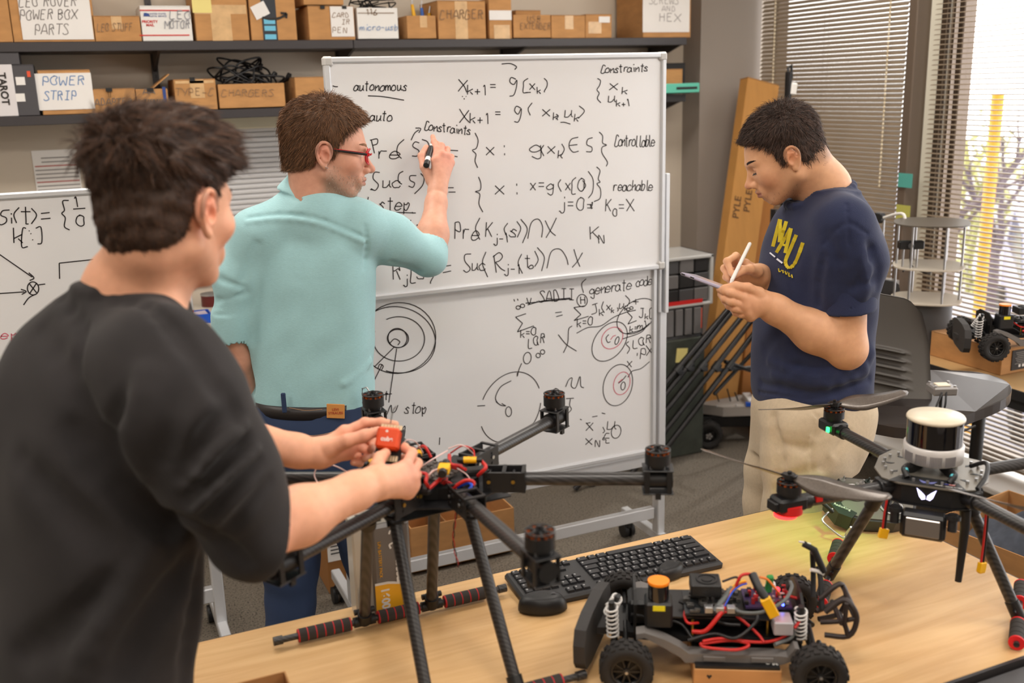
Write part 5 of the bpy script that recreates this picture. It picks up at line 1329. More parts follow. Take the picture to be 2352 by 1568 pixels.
# ================================================================== RADIO TRANSMITTER
rc = Vector(onz(2000, 1208, TZ)); RT = thing('radio_controller', 'dark green and grey radio transmitter with wire handle on the table corner', 'controller', rc)
Rr = Matrix.Rotation(math.radians(-30), 3, 'Z') @ Matrix.Rotation(math.radians(24), 3, 'X') @ Matrix.Rotation(math.radians(6), 3, 'Y')
dgr = mat('dark_green_shell', (38, 48, 44), .4); slv = mat('grey_face_plate', (132, 130, 124), .35, .3)
hexr = [(-.105, -.02), (-.085, -.060), (-.035, -.078), (.045, -.078), (.095, -.055), (.108, -.01), (.098, .050), (.040, .062), (-.050, .062), (-.095, .040)]
c0 = rc + Vector((0.012, .02, .062))
obj('shell', MB().prism(hexr, .034, M4(Rr, c0 + Rr @ Vector((0, 0, -.030)))).prism([(a * .78, b * .75) for a, b in hexr], .018, M4(Rr, c0 + Rr @ Vector((.006, 0, -.046)))), mat('transmitter_black', (58, 58, 60), .45), RT)
obj('face_plate', MB().prism([(a * .93, b * .92) for a, b in hexr], .003, M4(Rr, c0 + Rr @ Vector((0, 0, .004)))), slv, RT)
obj('side_grip', MB().prism([(-.112, -.02), (-.090, -.066), (-.060, -.078), (-.045, -.060), (-.075, -.040), (-.085, .0), (-.080, .040), (-.098, .045)], .042, M4(Rr, c0 + Rr @ Vector((0, 0, -.032)))), dgr, RT)
for (x, y) in ((-.040, .008), (.042, -.028)):
    c = c0 + Rr @ Vector((x, y, .008))
    g = obj('gimbal_ring', MB().tube([c + Rr @ Vector((.026 * math.cos(t * .2618), .026 * math.sin(t * .2618), .001)) for t in range(24)], .0028, 8, closed=True), STEEL, RT)
    obj('gimbal_dish', MB().cyl(c + Rr @ Vector((0, 0, -.001)), c + Rr @ Vector((0, 0, .001)), .024, n=28), BLK, g)
    obj('stick', MB().cyl(c, c + Rr @ Vector((.002, .003, .026)), .0028, n=10).cyl(c + Rr @ Vector((.002, .003, .020)), c + Rr @ Vector((.002, .003, .030)), .0045, n=12), STEEL, g)
for i, (x, y) in enumerate(((-.078, .034), (-.062, .046), (-.08, -.02), (-.010, -.050), (-.015, .040), (.000, .048), (.075, .025), (.082, .005))):
    c = c0 + Rr @ Vector((x, y, .006)); obj('switch', MB().cyl(c, c + Rr @ Vector((0, 0, .006)), .007, n=14).cyl(c, c + Rr @ Vector((.002, 0, .018)), .0022, n=8), (BLK, STEEL, dgr)[i % 3], RT)
obj('display', MB().box(c0 + Rr @ Vector((.052, .030, .008)), (.060, .036, .003), M=Rr, bev=.001), mat('pale_display', (206, 196, 178), .3), RT)
ln = MB()
for i in range(5): ln.box(c0 + Rr @ Vector((.052, .018 + i * .006, .0098)), (.056, .0012, .0006), M=Rr)
obj('display_line', ln, BLK2, RT)
text_obj('print', 'RadioKing', .010, M4(Rr @ Matrix.Rotation(math.radians(-25), 3, 'Z'), c0 + Rr @ Vector((-.078, -.045, .0105))), WHITE, RT)
h0 = [W(1912, 1168, .80), W(1893, 1185, .79), W(1892, 1200, .78), W(1935, 1234, .752), W(1945, 1222, .765), W(1955, 1210, .785)]
obj('wire_handle', MB().tube(crom([tuple(v) for v in h0], 4), .0026, 8), STEEL, RT)
obj('carry_arm', MB().tube([W(1882, 1140, .83), W(1893, 1158, .82), W(1912, 1176, .80)], .005, 8), BLK, RT)

# ================================================================== RC CAR on its carton
cw = [Vector(onz(1437, 1533, .79)), Vector(onz(1880, 1545, .79)), Vector(onz(1425, 1368, .79)), Vector(onz(1830, 1372, .79))]
CC = sum(cw, Vector()) / 4; ca = math.atan2(cw[1].y - cw[0].y, cw[1].x - cw[0].x)
CR = thing('robot_car', 'black four-wheeled robot car with an orange-capped sensor and bundled red wires', 'robot car', (CC.x, CC.y, TZ + .002), ca)
u_ = Vector((math.cos(ca), math.sin(ca), 0)); v_ = Vector((-u_.y, u_.x, 0)); RK = Matrix((u_, v_, Vector((0, 0, 1)))).transposed()
hb = abs((cw[1] - cw[0]).length) / 2; ht = abs((cw[2] - cw[0]).dot(v_)) / 2
def K(a, b, c): return Vector((CC.x, CC.y, TZ)) + u_ * a + v_ * b + Vector((0, 0, c))
tyre = mat('tyre_rubber', (34, 31, 30), .8); rim = mat('wheel_rim', (28, 27, 28), .35)
def wheel(parent, c, ax, r=.048, w=.040, blk=18, spokes=10):
    c = Vector(c); ax = Vector(ax).normalized(); R = frame_z(ax)
    prof = [(r * .60, -w / 2), (r * .92, -w / 2), (r * .965, -w * .36), (r * .965, w * .36), (r * .92, w / 2), (r * .60, w / 2)]
    t = MB().lathe(prof, c, 36, R, ring=True)
    for k in range(blk):
        for j, off in enumerate((-.30, 0, .30)):
            a = 2 * math.pi * (k + (.5 if j == 1 else 0)) / blk
            rr = R @ Matrix.Rotation(a, 3, 'Z')
            t.box(c + rr @ Vector((r * .975, 0, off * w)), (r * .075, r * .20, w * .26), M=rr)
    o = obj('wheel', t, tyre, parent)
    q = MB().lathe([(r * .52, -w * .46), (r * .60, -w * .46), (r * .61, -w * .40), (r * .61, w * .40), (r * .60, w * .46), (r * .52, w * .46)], c, 30, R, ring=True)
    for sd in (-1, 1):
        for k in range(spokes):
            rr = R @ Matrix.Rotation(2 * math.pi * k / spokes, 3, 'Z'); q.box(c + rr @ Vector((r * .33, 0, sd * w * .34)), (r * .50, r * .055, w * .06), M=rr)
        q.cyl(c + ax * (w * .30 * sd), c + ax * (w * .44 * sd), r * .14, n=16)
    q.cyl(c - ax * w * .04, c + ax * w * .04, r * .53, n=24)
    obj('rim', q, rim, o)
    obj('wheel_nut', MB().cyl(c + ax * w * .42, c + ax * w * .50, r * .06, n=6).cyl(c - ax * w * .42, c - ax * w * .50, r * .06, n=6), STEEL, o)
    return o
for (sx, sy) in ((-1, -1), (1, -1), (-1, 1), (1, 1)): wheel(CR, K(hb * sx, ht * sy, .050), v_)
obj('chassis', MB().prism([(-.19, -.045), (-.12, -.06), (.13, -.06), (.17, -.04), (.17, .04), (.13, .06), (-.12, .06), (-.19, .045)], .012, M4(RK, K(0, 0, .062))).box(K(-.02, 0, .082), (.26, .035, .03), M=RK, bev=.004), BLK, CR)
skm = mat('grey_side_skirt', (112, 108, 106), .55)
for s in (-1, 1):
    sk = MB().prism([(-.150, .086), (-.135, .090), (-.098, .070), (-.070, .052), (-.062, .042), (.108, .042), (.128, .050), (.140, .075), (.132, .076), (.120, .058), (.105, .060), (-.055, .060), (-.070, .072), (-.100, .088), (-.135, .100), (-.150, .097)], .026,
                    M4(Matrix((u_, Vector((0, 0, 1)), v_ * -1)).transposed(), K(0, -.072 * 1 if s < 0 else .098, 0)))
    for x in (-.01, .075): sk.box(K(x, (-.099 if s < 0 else .099), .052), (.04, .004, .010), M=RK, bev=.001)
    obj('side_skirt', sk, skm, CR)
    obj('axle', MB().cyl(K(-hb, .02 * s, .055), K(-hb, ht * s, .05), .006, n=10).cyl(K(hb, .02 * s, .055), K(hb, ht * s, .05), .006, n=10), BLK, CR)
    for x in (-hb, hb):
        obj('suspension_arm', MB().tube([K(x - .02, .03 * s, .05), K(x - .004, ht * s * .86, .045), K(x + .02, .03 * s, .05)], .005, 8).tube([K(x, .03 * s, .085), K(x, ht * s * .86, .065)], .004, 8), BLK, CR)
obj('deck_plate', MB().prism([(-.13, -.050), (.12, -.055), (.12, .055), (-.13, .050)], .003, M4(RK, K(0, 0, .105))), CARBP, CR)
# springs
sprm = mat('white_spring', (226, 224, 222), .4)
def shock(px0, py0, z0, px1, py1, z1, R0=.0105):
    A, B = W(px0, py0, z0), W(px1, py1, z1); d = B - A; Rm = frame_z(d); L = d.length; pts = []
    for i in range(90):
        f = i / 89; a = f * 2 * math.pi * 7.5; pts.append(A + Rm @ Vector((R0 * math.cos(a), R0 * math.sin(a), f * L)))
    sp = obj('shock', MB().cyl(A - d * .12, A + d * .55, R0 * .55, n=14).cyl(A + d * .5, B + d * .12, R0 * .3, n=10).sph(B + d * .12, R0 * .5, 8), BLK, CR)
    obj('spring', MB().tube(pts, .0019, 7), sprm, sp)
shock(1405, 1390, .875, 1408, 1462, .805); shock(1418, 1372, .885, 1398, 1408, .840, .0095); shock(1840, 1400, .87, 1838, 1466, .805); shock(1648 + 120, 1340, .87, 1775, 1372, .84, .009)
obj('front_tower', MB().prism([(-.055, .07), (-.06, .135), (-.03, .150), (.03, .150), (.06, .135), (.055, .07)], .005, M4(Matrix((v_, Vector((0, 0, 1)), u_)).transposed(), K(-hb + .015, 0, 0))).box(K(-hb + .03, 0, .10), (.05, .06, .05), M=RK, bev=.006), BLK, CR)
obj('rear_tower', MB().prism([(-.055, .07), (-.06, .135), (-.03, .150), (.03, .150), (.06, .135), (.055, .07)], .005, M4(Matrix((v_, Vector((0, 0, 1)), u_)).transposed(), K(hb - .02, 0, 0))).box(K(hb - .03, 0, .09), (.05, .06, .05), M=RK, bev=.006), BLK, CR)
bp = [(-.115, .015), (-.10, -.005), (-.06, -.012), (.06, -.012), (.10, -.005), (.115, .015), (.118, .055), (.105, .085), (.05, .095), (-.05, .095), (-.105, .085), (-.118, .055)]
obj('bumper', MB().prism([(a * .9, b * .9 + .03) for a, b in bp], .022, M4(Matrix((v_, Vector((0, 0, 1)), u_)).transposed() @ Matrix.Rotation(math.radians(-13), 3, 'Y'), K(-hb - .072, -.01, 0))).box(K(-hb - .045, 0, .06), (.06, .05, .014), M=RK), mat('bumper_rubber', (52, 50, 50), .7), CR)
# tubular cage at the other end
cg = MB(); X_ = hb + .03; K0 = K
def K(a, b, c): return K0(X_ + (a - X_) * .66, b * .8, .085 + (c - .085) * .78)
for y in (-.05, .05):
    cg.tube(crom([tuple(K(X_, y * .6, .115)), tuple(K(X_ + .045, y * .7, .150)), tuple(K(X_ + .068, y, .140)), tuple(K(X_ + .080, y, .105)), tuple(K(X_ + .060, y, .065)), tuple(K(X_, y * .7, .058))], 4), .0052, 8)
    cg.tube(crom([tuple(K(X_ - .01, y * .5, .085)), tuple(K(X_ + .04, y * .8, .098)), tuple(K(X_ + .078, y, .112))], 4), .0048, 8)
for (x, z) in ((.068, .140), (.080, .105), (.062, .068), (.04, .098)): cg.cyl(K(X_ + x, -.05, z), K(X_ + x, .05, z), .005, n=8)
cg.tube([K(X_ + .05, -.05, .150), K(X_ + .048, -.05, .100), K(X_ + .058, -.05, .066)], .0042, 8)
K = K0
obj('tube_bumper', cg, mat('dark_brown_plastic', (48, 38, 36), .5), CR)
# upright frame posts
fr = MB(); 
fr.tube([W(1868, 1372, .84), W(1868, 1312, .88), W(1866, 1268, .93)], .0055, 6).tube([W(1888, 1400, .83), W(1885, 1330, .88), W(1880, 1300, .90)], .0055, 6)
fr.tube([W(1845, 1248, .955), W(1870, 1262, .945), W(1892, 1312, .895)], .0065, 6)
obj('upright_frame', fr, BLK2, CR)
obj('white_ties', MB().tube([W(1862, 1308, .90), W(1880, 1312, .895), W(1892, 1318, .89)], .004, 6).tube([W(1835, 1243, .96), W(1862, 1249, .955)], .002, 6), WHITE, CR)
# lidar
l0 = W(1512, 1400, .865); l0.z = .862
obj('sensor_base', MB().box(l0 + Vector((0, 0, .002)), (.050, .044, .050), M=RK, bev=.004), BLK, CR)
obj('yellow_label', MB().box(l0 + Vector((0, 0, .018)) - v_ * .0225, (.022, .001, .010), M=RK), mat('label_yellow', (238, 222, 30), .5), CR)
obj('sensor_window', MB().cyl(l0 + Vector((0, 0, .026)), l0 + Vector((0, 0, .058)), .0190, n=32), mat('sensor_glass'), CR)
obj('orange_cap', MB().cyl(l0 + Vector((0, 0, .058)), l0 + Vector((0, 0, .063)), .0198, n=32), mat('orange_cap', (250, 140, 10), .4), CR)
# computer with fan
f0 = W(1622, 1350, .885)
obj('computer_board', MB().box(f0 + Vector((0, 0, -.026)) + u_ * .01 - v_ * .01, (.105, .085, .004), M=RK), PCB, CR)
gb_ = MB(); r_ = random.Random(5)
for i in range(46): gb_.box(f0 + Vector((0, 0, -.020)) + u_ * r_.uniform(-.04, .06) + v_ * r_.uniform(-.05, .03), (r_.uniform(.004, .014), r_.uniform(.003, .012), r_.uniform(.003, .009)), M=RK)
obj('chips', gb_, [mat('chip_mix', (70, 68, 66), .4, noise=.7, nscale=250)], CR)
for i in range(3): obj('usb_port', MB().box(f0 - v_ * .048 + u_ * (.0 + i * .020) + Vector((0, 0, -.016)), (.015, .014, .012), M=RK, bev=.001), STEEL, CR)
obj('fan_housing', MB().box(f0 + Vector((0, 0, .006)) - u_ * .002, (.056, .050, .024), M=RK, bev=.002), BLK, CR)
obj('fan', MB().tube([f0 + Vector((0, 0, .0185)) + u_ * (.018 * math.cos(t * .2618)) + v_ * (.018 * math.sin(t * .2618)) for t in range(24)], .0022, 6, closed=True).cyl(f0 + Vector((0, 0, .016)), f0 + Vector((0, 0, .0195)), .010, n=20), BLK2, CR)
for (px, py, s) in ((1590, 1462, .05), (1762, 1458, .05), (1670, 1400, .04), (1720, 1392, .04)): 
    b = W(px, py, .81); obj('standoff', MB().cyl(b, b + Vector((0, 0, s * .7)), .0028, n=6), BRASS, CR)
# control boards at the right
e0 = W(1760, 1375, .86)
obj('power_board', MB().box(e0, (.085, .07, .004), M=RK), mat('purple_board', (58, 44, 84), .4, noise=.4, nscale=200), CR)
gb_ = MB()
for i in range(50): gb_.box(e0 + u_ * r_.uniform(-.04, .04) + v_ * r_.uniform(-.033, .033) + Vector((0, 0, .006)), (r_.uniform(.003, .010), r_.uniform(.003, .008), r_.uniform(.004, .016)), M=RK, mi=i % 3)
obj('components', gb_, [BLK, mat('component_grey', (150, 146, 150), .4), mat('component_red', (170, 40, 44), .4)], CR)
obj('silver_box', MB().box(W(1796, 1432, .845), (.034, .04, .026), M=RK, bev=.002), mat('silver_case', (186, 182, 190), .35, .3), CR)
obj('red_lamp', MB().sph(e0 + u_ * .020 + Vector((0, 0, .020)), .0045, 8), mat('car_red_led', (255, 30, 40), .4, emit=9), CR)
obj('blue_lamp', MB().sph(W(1798, 1388, .868), .003, 8), mat('car_blue_led', (70, 90, 255), .4, emit=8), CR)
obj('green_block', MB().box(W(1767, 1340, .90), (.012, .010, .038), rot=(14, 0, -20), bev=.002), mat('green_terminal', (40, 140, 70), .5), CR)
cn = W(1768, 1394, .885)
obj('connector', MB().box(cn, (.019, .012, .040), rot=(0, -28, -29), bev=.0015), YEL, CR)
wire(CR, [W(1728, 1318, .93), W(1742, 1348, .915), W(1760, 1375, .90)], .0080, BLKW, 'sleeve')
for (pts, rr, m) in (
    ([W(1580, 1390, .85), W(1572, 1410, .85), W(1580, 1430, .845), W(1604, 1430, .84)], .0026, REDW), ([W(1590, 1450, .83), W(1620, 1448, .835), W(1650, 1415, .86), W(1665, 1395, .87)], .0042, REDW),
    ([W(1655, 1410, .86), W(1672, 1404, .865), W(1700, 1420, .85), W(1740, 1455, .83), W(1755, 1475, .82)], .0028, REDW), ([W(1610, 1478, .82), W(1680, 1470, .82), W(1720, 1480, .82), W(1690, 1492, .815), W(1620, 1486, .815), W(1608, 1476, .82)], .0028, REDW),
    ([W(1614, 1472, .825), W(1660, 1466, .825), W(1735, 1474, .82), W(1780, 1470, .82), W(1820, 1450, .835)], .0028, REDW), ([W(1812, 1368, .87), W(1838, 1380, .865), W(1838, 1420, .85), W(1825, 1442, .84)], .0030, REDW),
    ([W(1690, 1345, .90), W(1702, 1322, .92), W(1720, 1318, .92), W(1730, 1322, .92)], .0030, REDW), ([W(1745, 1325, .92), W(1762, 1330, .915), W(1780, 1350, .90), W(1790, 1365, .88)], .0022, mat('orange_wire', (230, 120, 40), .4)),
    ([W(1664, 1392, .87), W(1682, 1360, .89), W(1700, 1345, .90), W(1715, 1340, .90)], .0016, mat('blue_wire', (30, 80, 210))), ([W(1662, 1390, .87), W(1680, 1356, .89), W(1698, 1342, .90), W(1714, 1336, .90)], .0016, mat('orange_wire')), ([W(1660, 1388, .87), W(1678, 1352, .89), W(1696, 1338, .90), W(1712, 1333, .90)], .0016, YEL),
    ([W(1640, 1405, .865), W(1665, 1372, .88), W(1682, 1350, .89)], .0055, GRYW), ([W(1682, 1390, .87), W(1700, 1405, .87), W(1750, 1405, .875), W(1800, 1380, .89), W(1818, 1350, .90), W(1815, 1335, .905)], .0034, GRYW),
    ([W(1560, 1380, .86), W(1600, 1400, .85), W(1660, 1430, .84), W(1700, 1435, .84)], .0036, BLKW), ([W(1450, 1410, .85), W(1500, 1420, .84), W(1560, 1430, .835), W(1590, 1465, .82)], .0030, BLKW),
    ([W(1580, 1470, .82), W(1640, 1455, .83), W(1690, 1465, .83), W(1735, 1430, .85), W(1740, 1410, .86)], .0032, BLKW), ([W(1660, 1335, .90), W(1690, 1325, .90), W(1700, 1335, .895)], .0022, BLKW), ([W(1780, 1480, .82), W(1815, 1465, .82), W(1825, 1450, .83)], .0036, GRYW)):
    wire(CR, pts, rr, m)
t = thing('cardboard_box', 'flat carton with a black lid strip under the robot car', 'box', K(0.03, 0, 0), ca)
obj('carton_body', MB().box(K(.03, -.01, .020), (.155, .21, .040), M=RK, bev=.001), CARD, t)
obj('black_lid', MB().box(K(.03, -.01, .0425), (.15, .205, .005), M=RK), BLK, t)
Rfb = Matrix((u_, Vector((0, 0, 1)), v_ * -1)).transposed()
text_obj('print', 'e', .02, M4(Matrix((u_ * -1, v_ * -1, Vector((0, 0, 1)))).transposed(), K(.085, -.098, .0453)), WHITE, t)
text_obj('print', '38', .012, M4(Matrix((u_ * -1, v_ * -1, Vector((0, 0, 1)))).transposed(), K(.098, -.098, .0453)), WHITE, t)
obj('heart_print', MB().prism([(0, -.005), (.005, .001), (.003, .004), (0, .002), (-.003, .004), (-.005, .001)], .0004, M4(Rfb, K(-.020, -.1151, .026))), BLK2, t)
# ================================================================== DESK BY THE WINDOW
DZ = .74
d0 = onz(2150, 835, DZ); d1 = onz(2352, 905, DZ); DX0 = (d0[0] + d1[0]) / 2; DX1 = 3.26
desk = thing('desk', 'tan desk with a black edge under the window, loaded with robots', 'desk', ((DX0 + DX1) / 2, 2.9, 0))
obj('desktop', MB().box(((DX0 + DX1) / 2, 2.7, DZ - .013), (DX1 - DX0, 2.0, .026), bev=.001), mat('tan_laminate', (206, 168, 116), .5, noise=.05, nscale=8), desk)
obj('edge_band', MB().box((DX0 - .004, 2.7, DZ - .018), (.008, 2.0, .036)), BLK2, desk)
obj('apron', MB().box((DX0 + .02, 2.7, DZ - .050), (.02, 1.98, .05)), BLK2, desk)
for y in (1.85, 3.55): obj('leg', MB().box(((DX0 + DX1) / 2 + .1, y, (DZ - .03) / 2), (.05, .05, DZ - .03), bev=.003).box(((DX0 + DX1) / 2 + .1, y, .02), (.5, .06, .04), bev=.003), BLK2, desk)
def carton2(name, label, c, d, rz=0, m=CARD, open_=False, z=0.0, flaps=False):
    t = thing(name, label, 'box', (c[0], c[1], z), math.radians(rz)); R = Matrix.Rotation(math.radians(rz), 3, 'Z')
    if open_:
        obj('carton_body', MB().open_box((c[0], c[1], z), d, .005, rot=(0, 0, rz)), m, t)
        obj('inner_divider', MB().box(Vector((c[0], c[1], z + d[2] * .4)) + R @ Vector((-.1 * d[0], 0, 0)), (.004, d[1] - .012, d[2] * .78), M=R), CARD_D, t)
    else:
        obj('carton_body', MB().box((c[0], c[1], z + d[2] / 2), d, M=R, bev=.002), m, t)
        obj('lid_flap', MB().box(Vector((c[0], c[1], z + d[2] + .0015)) + R @ Vector((0, -d[1] / 4, 0)), (d[0], d[1] / 2 - .001, .003), M=R).box(Vector((c[0], c[1], z + d[2] + .0015)) + R @ Vector((0, d[1] / 4, 0)), (d[0], d[1] / 2 - .001, .003), M=R), CARD_E, t)
    return t
# cartons on the desk: corner seen at (2300,865)
a = onz(2298, 864, DZ + .002); 
t = carton2('cardboard_box', 'carton with a black printed label under the robot car on the window desk', (a[0] + .19, a[1] + .175), (.36, .33, .095), 0, z=DZ + .001)
lb = MB().box((a[0] + .16, a[1] + .0085, DZ + .05), (.20, .003, .075)); obj('black_label', lb, mat('black_print', (40, 34, 30)), t)
ll = MB()
for i in range(7): ll.box((a[0] + .12, a[1] + .0065, DZ + .078 - i * .007), (.09 - .01 * (i % 3), .001, .0022))
obj('label_lines', ll, mat('label_text_grey', (150, 146, 142), .8), t)
for i in range(4): obj('label_symbol', MB().box((a[0] + .10 + i * .018, a[1] + .0065, DZ + .027), (.010, .001, .010)), WHITE, t)
a = onz(2172, 810, DZ + .002); carton2('cardboard_box', 'small carton at the corner of the window desk behind the grey chair', (a[0] + .09, a[1] + .06), (.14, .14, .085), 0, z=DZ + .001)
# robot cars reuse the car on the work table
c2 = dup(CR, None, None, 'black robot car resting on the labelled carton by the window')
cp_ = Vector(onx(2330, 760, 3.05)); c2.location = (3.04, 2.42, DZ + .105); c2.rotation_euler = (0, 0, math.radians(-24))
carton2('cardboard_box', 'carton under the rear robot car, hidden behind the grey chair back', (3.03, 3.33), (.30, .44, .135), 0, z=DZ + .001); c3 = dup(CR, (3.02, 3.33, DZ + .142), math.radians(75), 'black robot car standing behind the grey chair back')
for _c in (c2, c3): WM[_c] = Matrix.Translation(_c.location)
# ---- three-deck round robot
b = Vector(onz(2140, 715, DZ + .0)); b = Vector((2.99, 2.80, DZ))
q = onx(2140, 512, 3.06); bx, by = 3.06, q[1]
RB = thing('deck_robot', 'three-deck round robot on silver posts with a camera bar on the window desk', 'robot', (bx, by, DZ))
zt3 = q[2]; discm = mat('dark_deck', (92, 84, 74), .45)
def deck(z, r, m, nm='deck_plate'):
    pts = [((r * (1 + .05 * math.cos(4 * a))) * math.cos(a), (r * (1 + .05 * math.cos(4 * a))) * math.sin(a)) for a in [i * math.pi / 20 for i in range(40)]]
    return obj(nm, MB().prism(pts, .005, Matrix.Translation((bx, by, z))), m, RB)
z2 = onx(2140, 612, 3.06)[2]; z1 = max(DZ + .05, onx(2140, 690, 3.06)[2])
R3_ = .146
deck(zt3, R3_, discm); deck(z2, R3_ * .95, mat('pale_deck', (196, 186, 170), .5)); deck(z1, R3_ * .95, mat('pale_deck'))
obj('robot_base', MB().cyl((bx, by, DZ), (bx, by, z1), .10, n=36), DGREY, RB)
for k in range(6):
    a = k * math.pi / 3 + .2; x, y = bx + R3_ * .82 * math.cos(a), by + R3_ * .82 * math.sin(a)
    obj('post', MB().cyl((x, y, z1), (x, y, zt3), .0045, n=12), STEEL, RB)
cb = Vector(onx(2092, 562, 2.96)); obj('camera_bar', MB().box(cb, (.035, .095, .032), rot=(0, 0, 62), bev=.004), BLK, RB)
obj('camera_face', MB().cyl(cb + Vector((-.012, -.016, 0)), cb + Vector((-.022, -.022, 0)), .010, n=16), DGREY, RB)
for s in (-.02, .02): obj('camera_post', MB().cyl(cb + Vector((s * .8, -s, -.015)), cb + Vector((s * .8, -s, z2 - cb.z)), .004, n=10), STEEL, RB)
wire(RB, [cb, cb + Vector((.01, .0, -.08)), cb + Vector((.05, -.04, -.11)), cb + Vector((.10, -.02, -.10)), cb + Vector((.06, .05, -.09)), cb + Vector((0, .03, -.11))], .003, BLKW, 'cable')
# white bracket arm and clear box left of the robot
b = Vector(onx(2010, 560, 3.05)); 
t = thing('camera_rig', 'white bent arm with a small black camera between the navy shirt and the round robot', 'camera', (b.x, b.y, DZ))
zz = onx(2015, 497, 3.05); 
obj('arm', MB().tube(crom([tuple(onx(2030, 500, 3.05)), tuple(onx(2060, 491, 3.05)), tuple(onx(2076, 493, 3.05)), tuple(onx(2079, 512, 3.05))], 5), .006, 10), WHITE, t)
obj('camera_head', MB().box(Vector(onx(2020, 500, 3.05)), (.03, .045, .04), bev=.005), BLK, t)
obj('post', MB().cyl(Vector(onx(2030, 505, 3.05)), (b.x, onx(2030, 505, 3.05)[1], DZ), .005, n=12), STEEL, t)
clear = mat('clear_acrylic', (226, 224, 220), .1, alpha=.35)
obj('acrylic_panel', MB().box((b.x + .02, b.y, DZ + .12), (.10, .16, .24), bev=.002), clear, t)

# ================================================================== GREY CHAIR
chm = mat('grey_chair_shell', (88, 84, 80), .5, bump=.05)
ck = Vector(Pd(2010, 800, 2.82)); CH = thing('chair', 'grey plastic chair with a slotted back behind the man in the navy shirt', 'chair', (ck.x, ck.y, 0))
ax_ = Vector(RIGHT * .99 + np.array([0, 0, 0])); ax_.z = 0; ax_.normalize(); bx_ = Vector((-ax_.y, ax_.x, 0))
def chairpt(px, py, off=0.0):
    d = 2.80 + .00016 * (px - 2010); p = Vector(Pd(px, py, d)); return p + bx_ * off
n1, n2 = 24, 90; vs = []
def outline(fx, fy):
    # fx 0..1 across (left hidden edge to right), fy 0..1 top to bottom
    xl = 1840 + 10 * fy; top = 648 + 45 * fx + (0 if fx < .9 else (fx - .9) * 260); bot = 905 + 55 * fx
    xr = 2140 - 22 * (1 - math.sin(min(1, fy * 2.2) * math.pi / 2)) + 6 * fy - 8 * max(0, fy - .8) * 5
    px = xl + (xr - xl) * fx; return px, top + (bot - top) * fy
for side in (0, 1):
    for i in range(n2 + 1):
        for j in range(n1 + 1):
            fx, fy = j / n1, i / n2; px, py = outline(fx, fy)
            bulge = .03 * math.sin(fx * math.pi) + .02 * math.sin(fy * math.pi)
            slot = 0
            if .12 < fx < .80:
                for k in range(5):
                    yk = .50 + k * .075
                    slot -= .020 * math.exp(-((fy - yk) / .010) ** 2)
            vs.append(chairpt(px, py, bulge + (0.012 if side else slot)))
m_ = (n1 + 1) * (n2 + 1); fs = []
for i in range(n2):
    for j in range(n1):
        a = i * (n1 + 1) + j; fs.append((a, a + 1, a + n1 + 2, a + n1 + 1)); fs.append((m_ + a, m_ + a + n1 + 1, m_ + a + n1 + 2, m_ + a + 1))
for i in range(n2): 
    for e_ in (0, n1): a = i * (n1 + 1) + e_; fs.append((a, a + n1 + 1, m_ + a + n1 + 1, m_ + a))
for j in range(n1):
    for e_ in (0, n2): a = e_ * (n1 + 1) + j; fs.append((a, a + 1, m_ + a + 1, m_ + a))
obj('backrest', (vs, fs), chm, CH, smooth=True)
sz = .47; sc_ = Vector(onz(2090, 975, sz))
st_ = [Vector(Pd(*p)) for p in ((1900, 935, 2.78), (2095, 985, 2.70), (2240, 945, 2.75), (2320, 905, 2.80), (2300, 870, 3.0), (2190, 850, 3.05), (1900, 860, 3.0))]
sp = MB(); top = [v for v in crom([tuple(v) for v in st_], 5, True)]; n = len(top)
ctr = sum((Vector(v) for v in top), Vector()) / n
sp.add([tuple(v) for v in top] + [(v[0], v[1], v[2] - .03) for v in top], [tuple(range(n)), tuple(range(2 * n - 1, n - 1, -1))] + [(i, n + i, n + (i + 1) % n, (i + 1) % n) for i in range(n)], 0, False)
obj('seat', sp, mat('dark_chair_seat', (52, 46, 44), .28), CH)
fx0 = Vector(Pd(2075, 1090, 2.95)); fx0.z = 0
obj('gas_column', MB().cyl(fx0 + Vector((0, 0, .08)), fx0 + Vector((0, 0, .45)), .03, n=16), BLK, CH)
rg = obj('foot_ring', MB().tube([fx0 + Vector((.19 * math.cos(t * .2), .19 * math.sin(t * .2), .24)) for t in range(32)], .010, 10, closed=True), STEEL, CH)
for k in range(5):
    a = k * 2 * math.pi / 5 + .5; d = Vector((math.cos(a), math.sin(a), 0))
    g = obj('base_arm', MB().tube([fx0 + Vector((0, 0, .10)), fx0 + d * .16 + Vector((0, 0, .085)), fx0 + d * .29 + Vector((0, 0, .075))], [.026, .02, .015], 8), BLK, CH)
    c = fx0 + d * .29 + Vector((0, 0, .029)); n_ = Vector((-d.y, d.x, 0))
    obj('caster', MB().cyl(c - n_ * .022, c - n_ * .006, .029, n=20).cyl(c + n_ * .006, c + n_ * .022, .029, n=20).cyl(c, c + Vector((0, 0, .05)), .007, n=8), BLK, g)
# second chair's foot seen past the table
f2 = Vector(onz(2230, 1240, 0)); t = thing('swivel_chair', 'black castered foot of a chair beyond the right table edge', 'chair', f2)
for k in range(4):
    a = k * math.pi / 2 + .6; d = Vector((math.cos(a), math.sin(a), 0)); c = f2 + Vector((.10, .1, 0))
    obj('base_arm', MB().tube([c + Vector((0, 0, .12)), c + d * .28 + Vector((0, 0, .075))], [.028, .018], 8).cyl(c + d * .28 + Vector((0, -.02, .029)), c + d * .28 + Vector((0, .02, .029)), .029, n=18), BLK, t)
obj('column', MB().cyl(f2 + Vector((.10, .1, .1)), f2 + Vector((.10, .1, .48)), .025, n=16), BLK, t)
